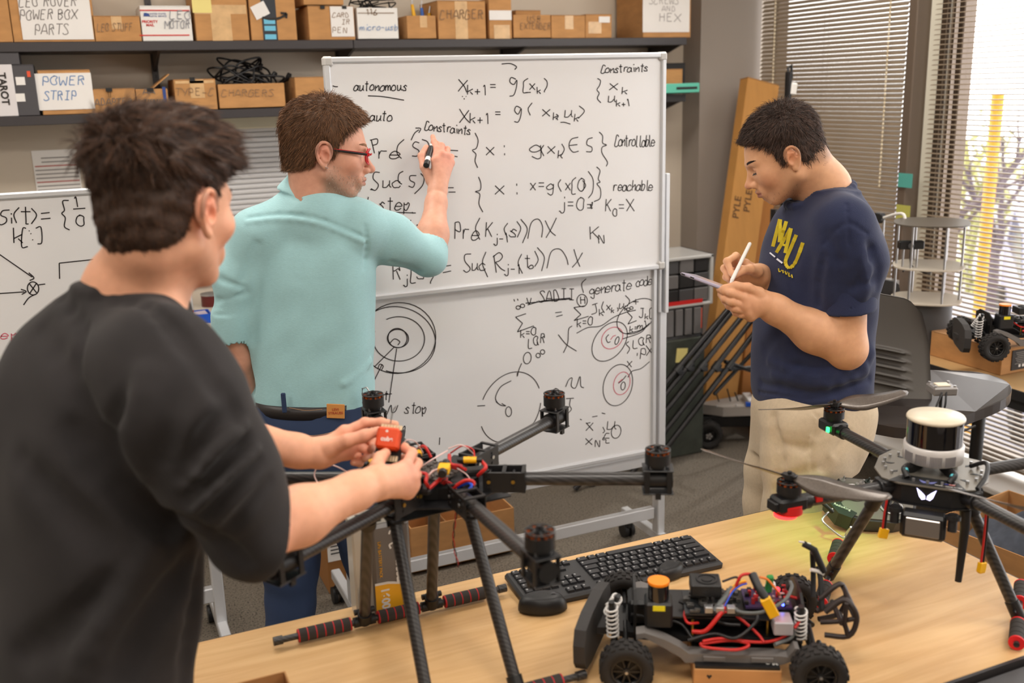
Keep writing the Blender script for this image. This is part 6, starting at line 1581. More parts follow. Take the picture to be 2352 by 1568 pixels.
# ---- open carton with a jeans leg in it, right edge
bxo = Vector(onz(2240, 1230, 0.0)); 
p_ = Vector(Pd(2250, 1010, 2.75))
t = carton2('cardboard_box', 'open carton with dark folded cloth beyond the right drone', (2.60, 1.90), (.42, .56, .44), 8, open_=True, z=.001)
cl = MB(); n = 12; pts = []
for i in range(n + 1):
    for j in range(n + 1):
        u, v = i / n - .5, j / n - .5
        pts.append((2.60 + u * .34, 1.90 + v * .46, .40 + .10 * math.exp(-((u + .05) ** 2 + (v - .1) ** 2) / .05) + .014 * math.sin(u * 19 + v * 7) - .05 * abs(u)))
cl.add(pts, [(i * (n + 1) + j, (i + 1) * (n + 1) + j, (i + 1) * (n + 1) + j + 1, i * (n + 1) + j + 1) for i in range(n) for j in range(n)], 0, True)
cl.add([(x, y, z - .03) for x, y, z in pts], [(i * (n + 1) + j, i * (n + 1) + j + 1, (i + 1) * (n + 1) + j + 1, (i + 1) * (n + 1) + j) for i in range(n) for j in range(n)], 0, True)
obj('folded_cloth', cl, mat('dark_blue_cloth', (74, 80, 92), .9, noise=.2, nscale=30), None, 'dark blue-grey folded cloth inside the open carton', 'cloth')
# tapes on the bronze post
for (py, lab, rgb, hh) in ((414, 'teal tape piece on the bronze window post', (84, 170, 160), .062), (493, 'yellow-green note on the bronze window post', (186, 186, 92), .085)):
    p = onx(2074, py, WIN_X - .052); obj('tape_piece', MB().box((WIN_X - .050, YA - .055, p[2]), (.004, .080, hh)), mat('tape_' + str(py), rgb, .7), None, lab, 'tape')

# ================================================================== CORNER CLUTTER
# organiser of clear drawers
oa = ony(1548, 590, 3.95); ob = ony(1640, 590, 3.95); zt4 = ony(1590, 588, 3.95)[2]; zm = ony(1590, 700, 3.95)[2]; zb4 = ony(1590, 775, 3.95)[2]
t = thing('drawer_organiser', 'clear plastic organiser with grey bins right of the large whiteboard', 'organiser', ((oa[0] + ob[0]) / 2, 4.05, zb4))
W_ = .55; xr = ob[0]; xl = xr - W_
obj('upper_case', MB().box(((xl + xr) / 2, 4.09, zt4 - .008), (W_, .28, .016), bev=.003).box(((xl + xr) / 2, 4.09, zm), (W_, .28, .014), bev=.003).box((xr - .008, 4.09, (zt4 + zm) / 2), (.016, .28, zt4 - zm), bev=.003).box((xl + .008, 4.09, (zt4 + zm) / 2), (.016, .28, zt4 - zm)), mat('frosted_case', (190, 190, 188), .2), t)
obj('lower_case', MB().box(((xl + xr) / 2 - .02, 4.09, zb4 + .006), (W_ - .06, .26, .012)).box(((xl + xr) / 2 - .02, 4.09, zm - .012), (W_ - .06, .26, .010)).box((xr - .055, 4.09, (zb4 + zm) / 2), (.012, .26, zm - zb4)), DGREY, t)
binm = mat('grey_bin', (104, 102, 102), .5)
for i in range(3):
    for j in range(3): obj('bin', MB().box((xr - .06 - .085 * i, 4.06, zm + .045 + j * (zt4 - zm) / 3.3), (.078, .2, (zt4 - zm) / 3.6), bev=.004), (binm, DGREY, BLK2)[(i + j) % 3], t)
obj('red_strip', MB().box((xr - .18, 3.952, zm + .016), (.24, .004, .018)), RED, t)
for i in range(6): obj('bin', MB().box((xr - .085 - .052 * i, 4.05, (zb4 + zm) / 2), (.040, .2, (zm - zb4) * .8), bev=.003), binm, t)
obj('red_tab', MB().box((xr - .068, 3.955, (zb4 + zm) / 2 + .01), (.014, .006, .10)), mat('orange_sticker'), t)
t = thing('dark_crate', 'dark crate with a yellow note under the clear organiser', 'crate', ((xl + xr) / 2, 4.08, 0))
obj('crate_body', MB().box(((xl + xr) / 2 - .02, 4.09, zb4 / 2), (W_ - .04, .28, zb4 - .002), bev=.006), mat('dark_green_crate', (58, 62, 54), .8, noise=.3, nscale=18), t)
p = ony(1566, 816, 3.945); obj('yellow_note', MB().box((p[0], 3.946, p[2]), (.062, .002, .070), rot=(0, 6, 0)), mat('yellow_sticky'), t)
# bundle of black stand legs leaning in the corner
polem = mat('black_pole', (34, 32, 33), .3, .4)
for k, (a, b) in enumerate((((1530, 905), (1702, 690)), ((1530, 945), (1722, 705)), ((1530, 990), (1738, 722)), ((1525, 1040), (1756, 735)), ((1530, 880), (1690, 690)))):
    A = Vector(ony(a[0], a[1], 3.86)); B = Vector(ony(b[0], b[1], 3.91)); d = B - A
    if k == 0: PT = thing('light_stands', 'bundle of folded black stands leaning between the organiser and the tall cartons', 'stand', (A.x, A.y, 0))
    A2 = A - d * (A.z / d.z)
    L = B + d * .25
    g = obj('pole', MB().cyl(A2 * 1.0 + Vector((0, 0, .012)), L, .0135, n=12), polem, PT)
    j = A2.lerp(L, .55); obj('pole_collar', MB().cyl(j, j + d.normalized() * .04, .021, n=12).box(j + Vector((.02, -.01, 0)), (.03, .02, .02), bev=.003), BLK, g)
for (a, b) in (((1640, 905), (1765, 770)), ((1655, 850), (1770, 840)), ((1665, 830), (1765, 865))):
    obj('brace', MB().cyl(Vector(ony(*a, 3.9)), Vector(ony(*b, 3.95)), .010, n=8), BLK, PT)
# tall leaning cartons
ink_box = mat('box_print', (90, 62, 36), .8)
def lean_box(label, bp, tp, w, d, col, prints=()):
    A = Vector(bp); B = Vector(tp); z = (B - A).normalized(); x = Vector((1, 0, 0)); x = (x - z * x.dot(z)).normalized(); y = z.cross(x)
    R = Matrix((x, y, z)).transposed(); L = (B - A).length; t = thing('tall_carton', label, 'box', (A.x, A.y, 0))
    c = (A + B) / 2; obj('carton_body', MB().box(c, (w, d, L), M=R, bev=.003), col, t)
    obj('end_flap', MB().box(B + z * .002, (w, d, .004), M=R), CARD_E, t)
    for (s, px, py, sz_) in prints:
        q = Vector(ony(px, py, c.y - d)); rel = R.transposed() @ (q - c)
        text_obj('print', s, sz_, M4(Matrix((z * -1, x, y)).transposed() if False else Matrix((z, x * -1, (z).cross(x * -1))).transposed(), c + x * max(-w * .3, min(w * .3, rel.x)) + z * rel.z - y * (d / 2 + .0006)), ink_box, t, bold=.001)
    return t
cardo = mat('orange_cardboard', (192, 138, 72), .8, noise=.06, nscale=6, stretch=(6, 1, 1))
lean_box('tall orange-brown carton printed PYLE leaning beside the grey column', ony(1640, 960, 4.12), ony(1745, 190, 4.36), .20, .07, cardo, [('PYLE', 1688, 470, .055), ('PYLE', 1738, 460, .055)])
lean_box('darker tall carton leaning behind the PYLE carton', ony(1712, 945, 4.22), ony(1770, 250, 4.42), .12, .06, mat('dark_orange_cardboard', (170, 112, 52), .8))
# tall black stands by the blind
def stand(lab, px, ytop, dep, kind):
    top = Vector(Pd(px, ytop, dep)); t = thing('studio_stand', lab, 'stand', (top.x, top.y, 0))
    obj('mast', MB().cyl((top.x, top.y, .02), top, .016, n=12).cyl((top.x + .03, top.y, .02), (top.x + .03, top.y, top.z - .12), .011, n=12), polem, t)
    obj('foot', MB().box((top.x, top.y, .012), (.12, .12, .022), bev=.004), BLK, t)
    if kind:
        obj('white_clamp', MB().box(top + Vector((.02, 0, -.075)), (.035, .04, .055), rot=(0, 8, 0), bev=.006), WHITE, t)
        obj('hook', MB().tube([top + Vector((.0, 0, -.04)), top + Vector((-.006, 0, .02)), top + Vector((.012, 0, .03)), top + Vector((.018, 0, -.03))], .006, 8), BLK, t)
        obj('tightening_knob', MB().cyl(top + Vector((.0, 0, -.14)), top + Vector((.05, -.01, -.15)), .018, n=12), BLK, t)
        obj('chrome_tube', MB().cyl(top + Vector((.032, -.012, -.16)), top + Vector((.030, -.012, -.9)), .0065, n=10), STEEL, t)
stand('black stand with a white clamp in front of the closed blind', 1812, 165, 4.5, 1)
stand('lower black stand behind the navy shirt collar', 1778, 480, 4.35, 0)
# ---- floor rover
rw = Vector(onz(1625, 1029, 0)); RV = thing('floor_rover', 'grey-decked four-wheeled rover on the floor under the leaning stands', 'robot', (rw.x + .25, rw.y + .1, 0), 0)
ra = math.radians(-23); ru = Vector((math.cos(ra), math.sin(ra), 0)); rv = Vector((-ru.y, ru.x, 0)); RR = Matrix((ru, rv, Vector((0, 0, 1)))).transposed()
def Rv_(a, b, c): return Vector((rw.x, rw.y, 0)) + ru * a + rv * b + Vector((0, 0, c))
for a, b in ((0, 0), (.42, 0), (-.01, .26), (.41, .26)):
    wheel(RV, Rv_(a, b, .075), rv, .073, .06, 14, 5)
for a, b in ((0, 0), (.42, 0)):
    st = MB()
    for k in range(5): st.cyl(Rv_(a, b - .031, .075) + RR @ Vector((.012 * math.cos(k * 1.257), 0, .012 * math.sin(k * 1.257))), Rv_(a, b - .034, .075) + RR @ Vector((.012 * math.cos(k * 1.257), 0, .012 * math.sin(k * 1.257))), .006, n=8)
    obj('hub_bolts', st, STEEL, RV)
obj('chassis', MB().box(Rv_(.21, .13, .12), (.46, .16, .06), M=RR, bev=.006), BLK, RV)
gd = mat('rover_grey_deck', (166, 160, 154), .5)
obj('grey_deck', MB().prism([(-.06, 0), (.06, -.075), (.50, -.075), (.50, .12), (.02, .12), (-.06, .09)], .05, M4(RR, Rv_(.02, .10, .158))), gd, RV)
obj('white_tray', MB().box(Rv_(.36, .10, .222), (.30, .14, .03), M=RR, bev=.003), mat('tray_white', (206, 204, 204), .5), RV)
obj('blue_plug', MB().box(Rv_(.22, .03, .218), (.05, .02, .02), M=RR), mat('blue_tray'), RV)
for (x, z) in ((.08, .06), (.14, .07), (.18, .05)): obj('aerial', MB().tube([Rv_(x, .12, .205), Rv_(x - .02, .12, .205 + z)], .004, 6), BLK, RV)
bt_ = MB()
for k in range(8): bt_.sph(Rv_(.0 + .05 * k, .04 if k % 2 else .2, .210), .006, 6)
obj('rivet', bt_, STEEL, RV)
# crate of parts behind the rover
p = ony(1720, 880, 4.2); t = carton2('cardboard_box', 'brown carton with round holes behind the floor rover', (p[0] + .02, 4.0), (.24, .16, .28), 24, m=mat('shade_cardboard', (160, 110, 60), .9), open_=True, z=.001)
# ================================================================== CARTONS UNDER THE LARGE WHITEBOARD
a = ony(1062, 1250, 3.36); xa_ = ony(946, 1240, 3.34)[0]; xb_ = ony(1183, 1190, 3.34)[0]; zt5 = ony(1183, 1168, 3.34)[2]; zb5 = ony(1183, 1270, 3.34)[2]
t = carton2('cardboard_box', 'lower closed carton carrying the open one under the large whiteboard', ((xa_ + xb_) / 2 - .05, 3.55), (xb_ - xa_ + .0, .34, zb5 - .002), 0, m=CARD, z=.001)
t = carton2('cardboard_box', 'long open carton behind the lower rail of the large whiteboard', ((xa_ + xb_) / 2, 3.52), (xb_ - xa_, .34, zt5 - zb5 - .004), 0, open_=True, z=zb5 + .005)
xa_ = ony(752, 1300, 3.36)[0]; xb_ = ony(835, 1300, 3.36)[0] + .14; zt5 = ony(790, 1185, 3.36)[2]
t = carton2('cardboard_box', 'tall carton with white shipping labels behind the left post of the large whiteboard', ((xa_ + xb_) / 2, 3.50), (xb_ - xa_, .28, zt5), 0, m=mat('shade_cardboard'), z=.001)
for (px, py, w_, h_) in ((775, 1255, .075, .11), (815, 1300, .06, .10), (806, 1228, .05, .06)):
    p = ony(px, py, 3.355); obj('shipping_label', MB().box((p[0], 3.357, p[2]), (w_, .003, h_)), PAPER, t)
    lm__ = MB()
    for i in range(5): lm__.box((p[0], 3.3545, p[2] + h_ * .3 - i * h_ * .13), (w_ * .7, .001, h_ * .04))
    obj('label_lines', lm__, BLK2, t)
# ================================================================== BODY MODELLING: smooth distance fields turned into one continuous surface
def unit(v): v = np.array(v, float); return v / np.linalg.norm(v)
class Field:
    def __init__(s, lo, hi, res):
        s.lo = np.array(lo, float); s.res = res
        n = np.ceil((np.array(hi, float) - s.lo) / res).astype(int) + 1; s.n = n
        s.ax = [s.lo[i] + res * np.arange(n[i]) for i in range(3)]
        s.d = np.full(n, 1.0, np.float32); s.R = np.eye(3); s.o = np.zeros(3); s.s = 1.0
    def frame(s, o=None, R=None, sc=1.0):
        s.o = np.zeros(3) if o is None else np.array(o, float); s.R = np.eye(3) if R is None else np.array(R, float); s.s = sc; return s
    def w(s, p): return s.o + s.R @ (np.array(p, float) * s.s)
    def sub(s, lo, hi):
        a = np.maximum(0, np.floor((lo - s.lo) / s.res).astype(int)); b = np.minimum(s.n, np.ceil((hi - s.lo) / s.res).astype(int) + 1)
        if np.any(b <= a): return None
        sl = tuple(slice(a[i], b[i]) for i in range(3))
        X = s.ax[0][sl[0]][:, None, None].astype(np.float32); Y = s.ax[1][sl[1]][None, :, None].astype(np.float32); Z = s.ax[2][sl[2]][None, None, :].astype(np.float32)
        return sl, X, Y, Z
    def comb(s, sl, d2, k, op):
        d1 = s.d[sl]
        if op == 'u':
            if k <= 0: s.d[sl] = np.minimum(d1, d2)
            else: h = np.clip(.5 + .5 * (d1 - d2) / k, 0, 1); s.d[sl] = d1 * (1 - h) + d2 * h - k * h * (1 - h)
        else:
            k = max(k, 1e-5); h = np.clip(.5 - .5 * (d1 + d2) / k, 0, 1); s.d[sl] = d1 * (1 - h) + (-d2) * h + k * h * (1 - h)
    def segd(s, q, p1, p2, flat=None):
        X, Y, Z = q; b = p2 - p1; L = max(float(b @ b), 1e-12)
        t = np.clip(((X - p1[0]) * b[0] + (Y - p1[1]) * b[1] + (Z - p1[2]) * b[2]) / L, 0, 1)
        dx = X - p1[0] - t * b[0]; dy = Y - p1[1] - t * b[1]; dz = Z - p1[2] - t * b[2]; e = dx * dx + dy * dy + dz * dz
        if flat is not None:
            a, fct = flat; c = dx * a[0] + dy * a[1] + dz * a[2]; e = e + c * c * (fct * fct - 1)
        return t, np.sqrt(e)
    def cone(s, p1, p2, r1, r2=None, k=.01, op='u', flat=None):
        r2 = r1 if r2 is None else r2; p1 = s.w(p1); p2 = s.w(p2); r1 *= s.s; r2 *= s.s
        if flat is not None: flat = (s.R @ unit(flat[0]), flat[1])
        m = max(r1, r2) * (1.5 if flat else 1) + k + s.res * 3
        g = s.sub(np.minimum(p1, p2) - m, np.maximum(p1, p2) + m)
        if g is None: return s
        t, e = s.segd(g[1:], p1, p2, flat); s.comb(g[0], e - (r1 + t * (r2 - r1)), k, op); return s
    def chain(s, pts, rs, k=.01, op='u', flat=None):
        for i in range(len(pts) - 1): s.cone(pts[i], pts[i + 1], rs[i], rs[i + 1], k, op, flat)
        return s
    def ell(s, c, r, k=.01, op='u', rot=None):
        c = s.w(c); r = np.array(r, float) * s.s; Rr = s.R @ (np.array(rotm(rot)) if rot is not None else np.eye(3)); m = r.max() + k + s.res * 3
        g = s.sub(c - m, c + m)
        if g is None: return s
        sl, X, Y, Z = g; q = [(X - c[0]) * Rr[0, i] + (Y - c[1]) * Rr[1, i] + (Z - c[2]) * Rr[2, i] for i in range(3)]
        a = np.sqrt(sum((q[i] / r[i]) ** 2 for i in range(3))); b = np.sqrt(sum((q[i] / r[i] ** 2) ** 2 for i in range(3))) + 1e-9
        s.comb(sl, a * (a - 1) / b, k, op); return s
    def loft(s, secs, ex, ey, k=.01, op='u', p=2.3, dense=5):
        """secs: (centre, half width, half depth front, half depth back) stacked along an axis"""
        rows = np.array([list(s.w(c)) + [a, bf, bb] for c, a, bf, bb in secs]); rows = np.array(crom(rows, dense))
        ax = unit(rows[-1, :3] - rows[0, :3]); ex = unit(np.array(ex) - ax * (np.array(ex) @ ax)); ey = unit(np.array(ey) - ax * (np.array(ey) @ ax) - ex * (np.array(ey) @ ex))
        ts = (rows[:, :3] - rows[0, :3]) @ ax; o = np.argsort(ts); ts = ts[o]; rows = rows[o]
        m = rows[:, 3:].max() + k + .02; g = s.sub(rows[:, :3].min(0) - m, rows[:, :3].max(0) + m)
        if g is None: return s
        sl, X, Y, Z = g; o0 = rows[0, :3]
        t = (X - o0[0]) * ax[0] + (Y - o0[1]) * ax[1] + (Z - o0[2]) * ax[2]
        I = lambda col: np.interp(t, ts, col).astype(np.float32)
        dx, dy, dz = X - I(rows[:, 0]), Y - I(rows[:, 1]), Z - I(rows[:, 2])
        u = dx * ex[0] + dy * ex[1] + dz * ex[2]; v = dx * ey[0] + dy * ey[1] + dz * ey[2]
        a = I(rows[:, 3]); b = np.where(v > 0, I(rows[:, 4]), I(rows[:, 5]))
        d = ((np.abs(u / a) ** p + np.abs(v / b) ** p) ** (1 / p) - 1) * np.minimum(a, b)
        d = np.maximum(d, np.maximum(-t, t - ts[-1])); s.comb(sl, d, k, op); return s
    def half(s, c, n, k=.002):
        """cut away everything on the side n points to"""
        c = s.w(c); n = s.R @ unit(n); g = s.sub(s.lo - 1, s.lo + 9)
        sl, X, Y, Z = g; s.comb(sl, -((X - c[0]) * n[0] + (Y - c[1]) * n[1] + (Z - c[2]) * n[2]), k, 's'); return s
    def bump(s, pts, amp, wd):
        """folds: raise (+) or sink (-) the surface along a line"""
        P = [s.w(p) for p in pts]
        for i in range(len(P) - 1):
            m = wd * 3; g = s.sub(np.minimum(P[i], P[i + 1]) - m, np.maximum(P[i], P[i + 1]) + m)
            if g is None: continue
            t, e = s.segd(g[1:], P[i], P[i + 1]); s.d[g[0]] -= amp * np.exp(-(e / wd) ** 2)
        return s
    def hit(s, px, py):
        r = ray(px, py); r = r / np.linalg.norm(r); P = CAM + r * np.arange(.8, 4.0, s.res * .5)[:, None]; I = np.round((P - s.lo) / s.res).astype(int)
        ok = ((I >= 0) & (I < s.n)).all(1); P, I = P[ok], I[ok]
        if not len(P): return None
        n_ = np.nonzero(s.d[I[:, 0], I[:, 1], I[:, 2]] < 0)[0]
        return P[n_[0]] if len(n_) else None
    def folds(s, rows, gain=1.0):
        base = [([q for q in (s.hit(*p) for p in crom(pts, 3)) if q is not None], a, w) for pts, a, w in rows]
        for P, a, w in base:
            for i in range(len(P) - 1):
                if np.linalg.norm(P[i + 1] - P[i]) < .12: s.bump(P[i:i + 2], a * gain * .62, w)
        return s
    def ripple(s, amp, freq, seed=0, aniso=(1, 1, 1)):
        r = np.random.RandomState(seed); g = s.sub(s.lo - 1, s.lo + 9); sl, X, Y, Z = g; f = 0
        for i in range(7):
            k = r.normal(size=3) * freq * np.array(aniso); f = f + np.sin(X * k[0] + Y * k[1] + Z * k[2] + r.uniform(0, 6))
        s.d -= (amp / 2.6) * f.astype(np.float32); return s
    def mesh(s):
        d = s.d; ins = d < 0; n = s.n
        c = np.zeros(tuple(n - 1), np.int8)
        for i in (0, 1):
            for j in (0, 1):
                for k in (0, 1): c += ins[i:n[0] - 1 + i, j:n[1] - 1 + j, k:n[2] - 1 + k]
        act = np.argwhere((c > 0) & (c < 8)); m = len(act)
        idm = np.full(tuple(n - 1), -1, np.int32); idm[act[:, 0], act[:, 1], act[:, 2]] = np.arange(m)
        corners = [(i, j, k) for i in (0, 1) for j in (0, 1) for k in (0, 1)]
        V = {q: d[act[:, 0] + q[0], act[:, 1] + q[1], act[:, 2] + q[2]] for q in corners}
        acc = np.zeros((m, 3)); cnt = np.zeros(m)
        for q in corners:
            for a in range(3):
                if q[a] == 0:
                    q2 = list(q); q2[a] = 1; q2 = tuple(q2); v1, v2 = V[q], V[q2]; cr = (v1 < 0) != (v2 < 0)
                    t = np.where(cr, v1 / np.where(cr, v1 - v2, 1), 0)
                    for b in range(3): acc[:, b] += np.where(cr, q[b] + (t if b == a else 0), 0)
                    cnt += cr
        P = s.lo + (act + acc / cnt[:, None]) * s.res
        F = []
        for a in range(3):
            b, c_ = (a + 1) % 3, (a + 2) % 3
            s1 = [slice(None)] * 3; s2 = [slice(None)] * 3; s1[a] = slice(0, n[a] - 1); s2[a] = slice(1, n[a])
            A, B = ins[tuple(s1)], ins[tuple(s2)]; e = np.argwhere(A != B); e = e[(e[:, b] > 0) & (e[:, c_] > 0) & (e[:, b] < n[b] - 1) & (e[:, c_] < n[c_] - 1)]
            if not len(e): continue
            sg = A[e[:, 0], e[:, 1], e[:, 2]]; q = []
            for (u, v) in ((-1, -1), (0, -1), (0, 0), (-1, 0)):
                f = e.copy(); f[:, b] += u; f[:, c_] += v; q.append(idm[f[:, 0], f[:, 1], f[:, 2]])
            q = np.stack(q, 1); q = np.where(sg[:, None], q, q[:, ::-1]); F.append(q)
        return P, np.concatenate(F)
def np_obj(name, parts, mats, parent, col=None, label=None, world=True, midx=None):
    """join (verts, faces) arrays into one smooth mesh, optional colour function of room position"""
    Vs, Fs, b = [], [], 0
    for V, Fc in parts: Vs.append(V); Fs.append(Fc + b); b += len(V)
    V = np.concatenate(Vs); Fc = np.concatenate(Fs)
    A = np.array(WM[parent].inverted()) if parent is not None else np.eye(4); L = V @ A[:3, :3].T + A[:3, 3]
    me = bpy.data.meshes.new(name); nv, nf, k = len(V), len(Fc), Fc.shape[1]
    me.vertices.add(nv); me.vertices.foreach_set('co', L.astype(np.float32).ravel())
    me.loops.add(nf * k); me.loops.foreach_set('vertex_index', Fc.astype(np.int32).ravel())
    me.polygons.add(nf); me.polygons.foreach_set('loop_start', np.arange(0, nf * k, k, dtype=np.int32)); me.polygons.foreach_set('loop_total', np.full(nf, k, np.int32))
    me.polygons.foreach_set('use_smooth', np.ones(nf, bool)); me.update(calc_edges=True)
    for m in (mats if isinstance(mats, (list, tuple)) else [mats]): me.materials.append(m)
    if col is not None:
        c = col(V) if callable(col) else col; at = me.color_attributes.new('Col', 'FLOAT_COLOR', 'POINT')
        at.data.foreach_set('color', np.concatenate([c, np.ones((nv, 1))], 1).astype(np.float32).ravel())
    me.validate(); o = bpy.data.objects.new(name, me); COL.objects.link(o); o.parent = parent; WM[o] = WM[parent]
    return tag(o, label)
def head_axes(f, up=(0, 0, 1), roll=0.0):
    f = unit(f); r = unit(np.cross(f, up)); u = np.cross(r, f); return np.stack([r, f, u], 1)

def add_head(F, o, R, s=1.0, nose=1.0, jaw=1.0, cheek=1.0, eyelid=True, ears=(1, -1)):
    """face, skull, ears: local x right, y forward, z up, origin at eye height between the ears"""
    F.frame(o, R, s)
    F.ell((0, -.012, .032), (.074, .097, .086), .0)
    F.ell((0, .020, .005), (.067, .078, .080), .02)
    F.ell((0, .030, -.045), (.055 * jaw, .058, .068), .03)
    F.ell((0, .066, -.096), (.022 * jaw, .019, .017), .02)
    for e in (-1, 1):
        F.cone((.054 * e * jaw, -.004, -.055), (.020 * e, .060, -.098), .017, .014, .022)
        F.ell((.043 * e, .060, -.026), (.022, .020, .020 * cheek), .022)
        F.cone((.008 * e, .089, .016), (.044 * e, .072, .018), .009, .008, .012)
        F.ell((.031 * e, .101, -.003), (.017, .016, .011), .012, 's')
        F.ell((.031 * e, .074, -.002), (.0135, .0135, .0125), .004)
        F.bump([(.019 * e, .088, -.004), (.031 * e, .0905, -.0075), (.043 * e, .080, -.004)], -.0016, .0022)
        F.bump([(.018 * e, .090, .006), (.031 * e, .0905, .0075), (.045 * e, .078, .003)], -.0012, .0020)
    F.cone((0, .088, .006), (0, .112 + .004 * (nose - 1), -.034), .0075, .0098, .010)
    F.ell((0, .113 + .004 * (nose - 1), -.037), (.0105, .0115, .0095), .008)
    for e in (-1, 1):
        F.ell((.0125 * e, .101, -.041), (.0072, .0105, .0078), .006)
        F.ell((.0065 * e, .108, -.0475), (.0030, .0045, .0030), .003, 's')
        F.bump([(.017 * e, .094, -.044), (.026 * e, .088, -.060)], -.0014, .0035)
    F.ell((0, .086, -.068), (.030, .0135, .022), .016)
    F.chain([(-.023, .088, -.0685), (-.008, .1005, -.0630), (0, .1010, -.0645), (.008, .1005, -.0630), (.023, .088, -.0685)], [.0018, .0036, .0034, .0036, .0018], .004)
    F.chain([(-.020, .089, -.0715), (0, .0995, -.0755), (.020, .089, -.0715)], [.0018, .0044, .0018], .004)
    F.bump([(-.025, .092, -.0695), (0, .107, -.0695), (.025, .092, -.0695)], -.0030, .0018)
    F.bump([(-.012, .092, -.083), (.012, .092, -.083)], -.0022, .005)
    for e in ears:
        c = np.array((.074 * e, -.010, -.010)); A = lambda x, y, z: c + np.array((x * e, y, z))
        F.ell(A(.002, 0, 0), (.008, .014, .024), .008, rot=(12, 0, 0))
        hel = [A(.004, .014, -.004), A(.008, .016, .012), A(.012, .008, .028), A(.016, -.008, .032), A(.018, -.019, .020), A(.017, -.020, .004), A(.013, -.014, -.012), A(.009, -.006, -.022), A(.007, .003, -.029)]
        hel = crom(hel, 3); n = len(hel)
        F.chain(hel, [.0036 if i < n - 5 else .0042 for i in range(n)], .002)
        F.ell(A(.0075, -.003, .004), (.0055, .017, .025), .004, rot=(12, 0, -18 * e))
        F.chain([A(.012, .004, .018), A(.014, -.009, .014), A(.013, -.011, 0), A(.009, -.002, -.014)], [.0028] * 4, .003)
        F.ell(A(.014, .003, -.001), (.0065, .0065, .010), .004, 's', rot=(10, 0, 0))
        F.ell(A(.008, .002, -.026), (.0042, .0065, .0075), .004)
        F.cone(A(.006, .012, -.002), A(.007, .010, -.010), .0038, .0036, .003)
    F.frame()
def hairline(y, z, kind):
    ys = np.array([-.13, -.09, -.055, -.034, -.024, -.008, .004, .014, .024, .040, .060, .085, .115])
    zs = {'short': np.array([-.070, -.068, -.058, -.045, .010, .026, -.022, -.020, .018, .044, .062, .076, .080]),
          'fade': np.array([-.082, -.078, -.066, -.048, .010, .026, -.024, -.022, .020, .038, .052, .060, .062]),
          'recede': np.array([-.066, -.064, -.054, -.042, .010, .026, -.018, -.016, .016, .040, .062, .074, .080])}[kind]
    return z - np.interp(y, ys, zs)
def hair_cap(name, parent, lo, hi, res, o, R, s, kind, top, side, mat_, seed, amp=.003, col=None, extra=None):
    F = Field(lo, hi, res); F.frame(o, R, s)
    F.ell((0, -.012, .032), (.074, .097, .086), .0); F.ell((0, .020, .005), (.067, .078, .080), .02); F.ell((0, -.03, -.03), (.060, .068, .055), .03)
    F.frame()
    X = F.ax[0][:, None, None] - o[0]; Y = F.ax[1][None, :, None] - o[1]; Z = F.ax[2][None, None, :] - o[2]
    q = [(X * R[0, i] + Y * R[1, i] + Z * R[2, i]) / s for i in range(3)]
    h = hairline(q[1], q[2], kind); tt = np.clip(h / .014, 0, 1); tt = tt * tt * (3 - 2 * tt)
    up = np.clip((q[2] - .02) / .07, 0, 1); up = up * up * (3 - 2 * up)
    th = (side + (top - side) * up) * s
    if extra is not None: th = th + extra(q) * up
    F.d = (F.d - (th * tt - .006 * (1 - tt))).astype(np.float32)
    if amp: 
        r = np.random.RandomState(seed); f = 0
        for i in range(8):
            k = r.normal(size=3) * np.array([260, 90, 120]); f = f + np.sin(q[0] * k[0] + q[1] * k[1] + q[2] * k[2] + r.uniform(0, 6))
        F.d -= (amp / 3 * f * tt * (.3 + .7 * up)).astype(np.float32)
    return F.mesh()
def strands(V, Fc, o, R, s, kind, n, length, flow, seed, wid=.00055, lift=.5, curl=.15, sel=None):
    """many thin tapering hairs rooted on a surface; returns verts, tri faces, per-hair shade"""
    r = np.random.RandomState(seed); tri = Fc[r.randint(0, len(Fc), n * 3)]; P = V[tri].mean(1)
    N = np.cross(V[tri[:, 1]] - V[tri[:, 0]], V[tri[:, 2]] - V[tri[:, 0]]); N /= np.linalg.norm(N, axis=1)[:, None] + 1e-12
    q = (P - o) @ R / s; ok = (hairline(q[:, 1], q[:, 2], kind) > .002) if sel is None else sel(q); P, N, q = P[ok][:n], N[ok][:n], q[ok][:n]; m = len(P)
    fl = flow(q) @ R.T; fl -= N * ((fl * N).sum(1) * .85)[:, None]; d = N * lift + fl + r.normal(size=(m, 3)) * curl; d -= N * np.minimum(0, (d * N).sum(1))[:, None]; d /= np.linalg.norm(d, axis=1)[:, None] + 1e-9
    L = (length(q) if callable(length) else np.full(m, length)) * r.uniform(.65, 1.15, m) * s; seg = 4; pts = [P - N * .002]; cur = P; 
    for i in range(seg):
        d = d + (fl * .6 - N * (.30 * lift * i)) + r.normal(size=(m, 3)) * curl * .3 + np.array([0, 0, -.10]); d /= np.linalg.norm(d, axis=1)[:, None]; cur = cur + d * (L / seg)[:, None]; pts.append(cur)
    side = np.cross(d, N); side /= np.linalg.norm(side, axis=1)[:, None] + 1e-9; up = np.cross(side, d); vs = []
    for i, p in enumerate(pts):
        w_ = wid * (1 - (i / seg) ** 2 * .85)
        for a in (0, 2.094, 4.189): vs.append(p + side * (w_ * math.cos(a)) + up * (w_ * math.sin(a)))
    vs = np.stack(vs, 1).reshape(-1, 3); base = np.arange(m)[:, None] * (3 * (seg + 1)); F = []
    for i in range(seg):
        for a in range(3):
            b = (a + 1) % 3; F.append(np.concatenate([base + 3 * i + a, base + 3 * i + b, base + 3 * (i + 1) + b, base + 3 * (i + 1) + a], 1))
    return vs, np.concatenate(F), np.repeat(r.uniform(0, 1, m), 3 * (seg + 1))
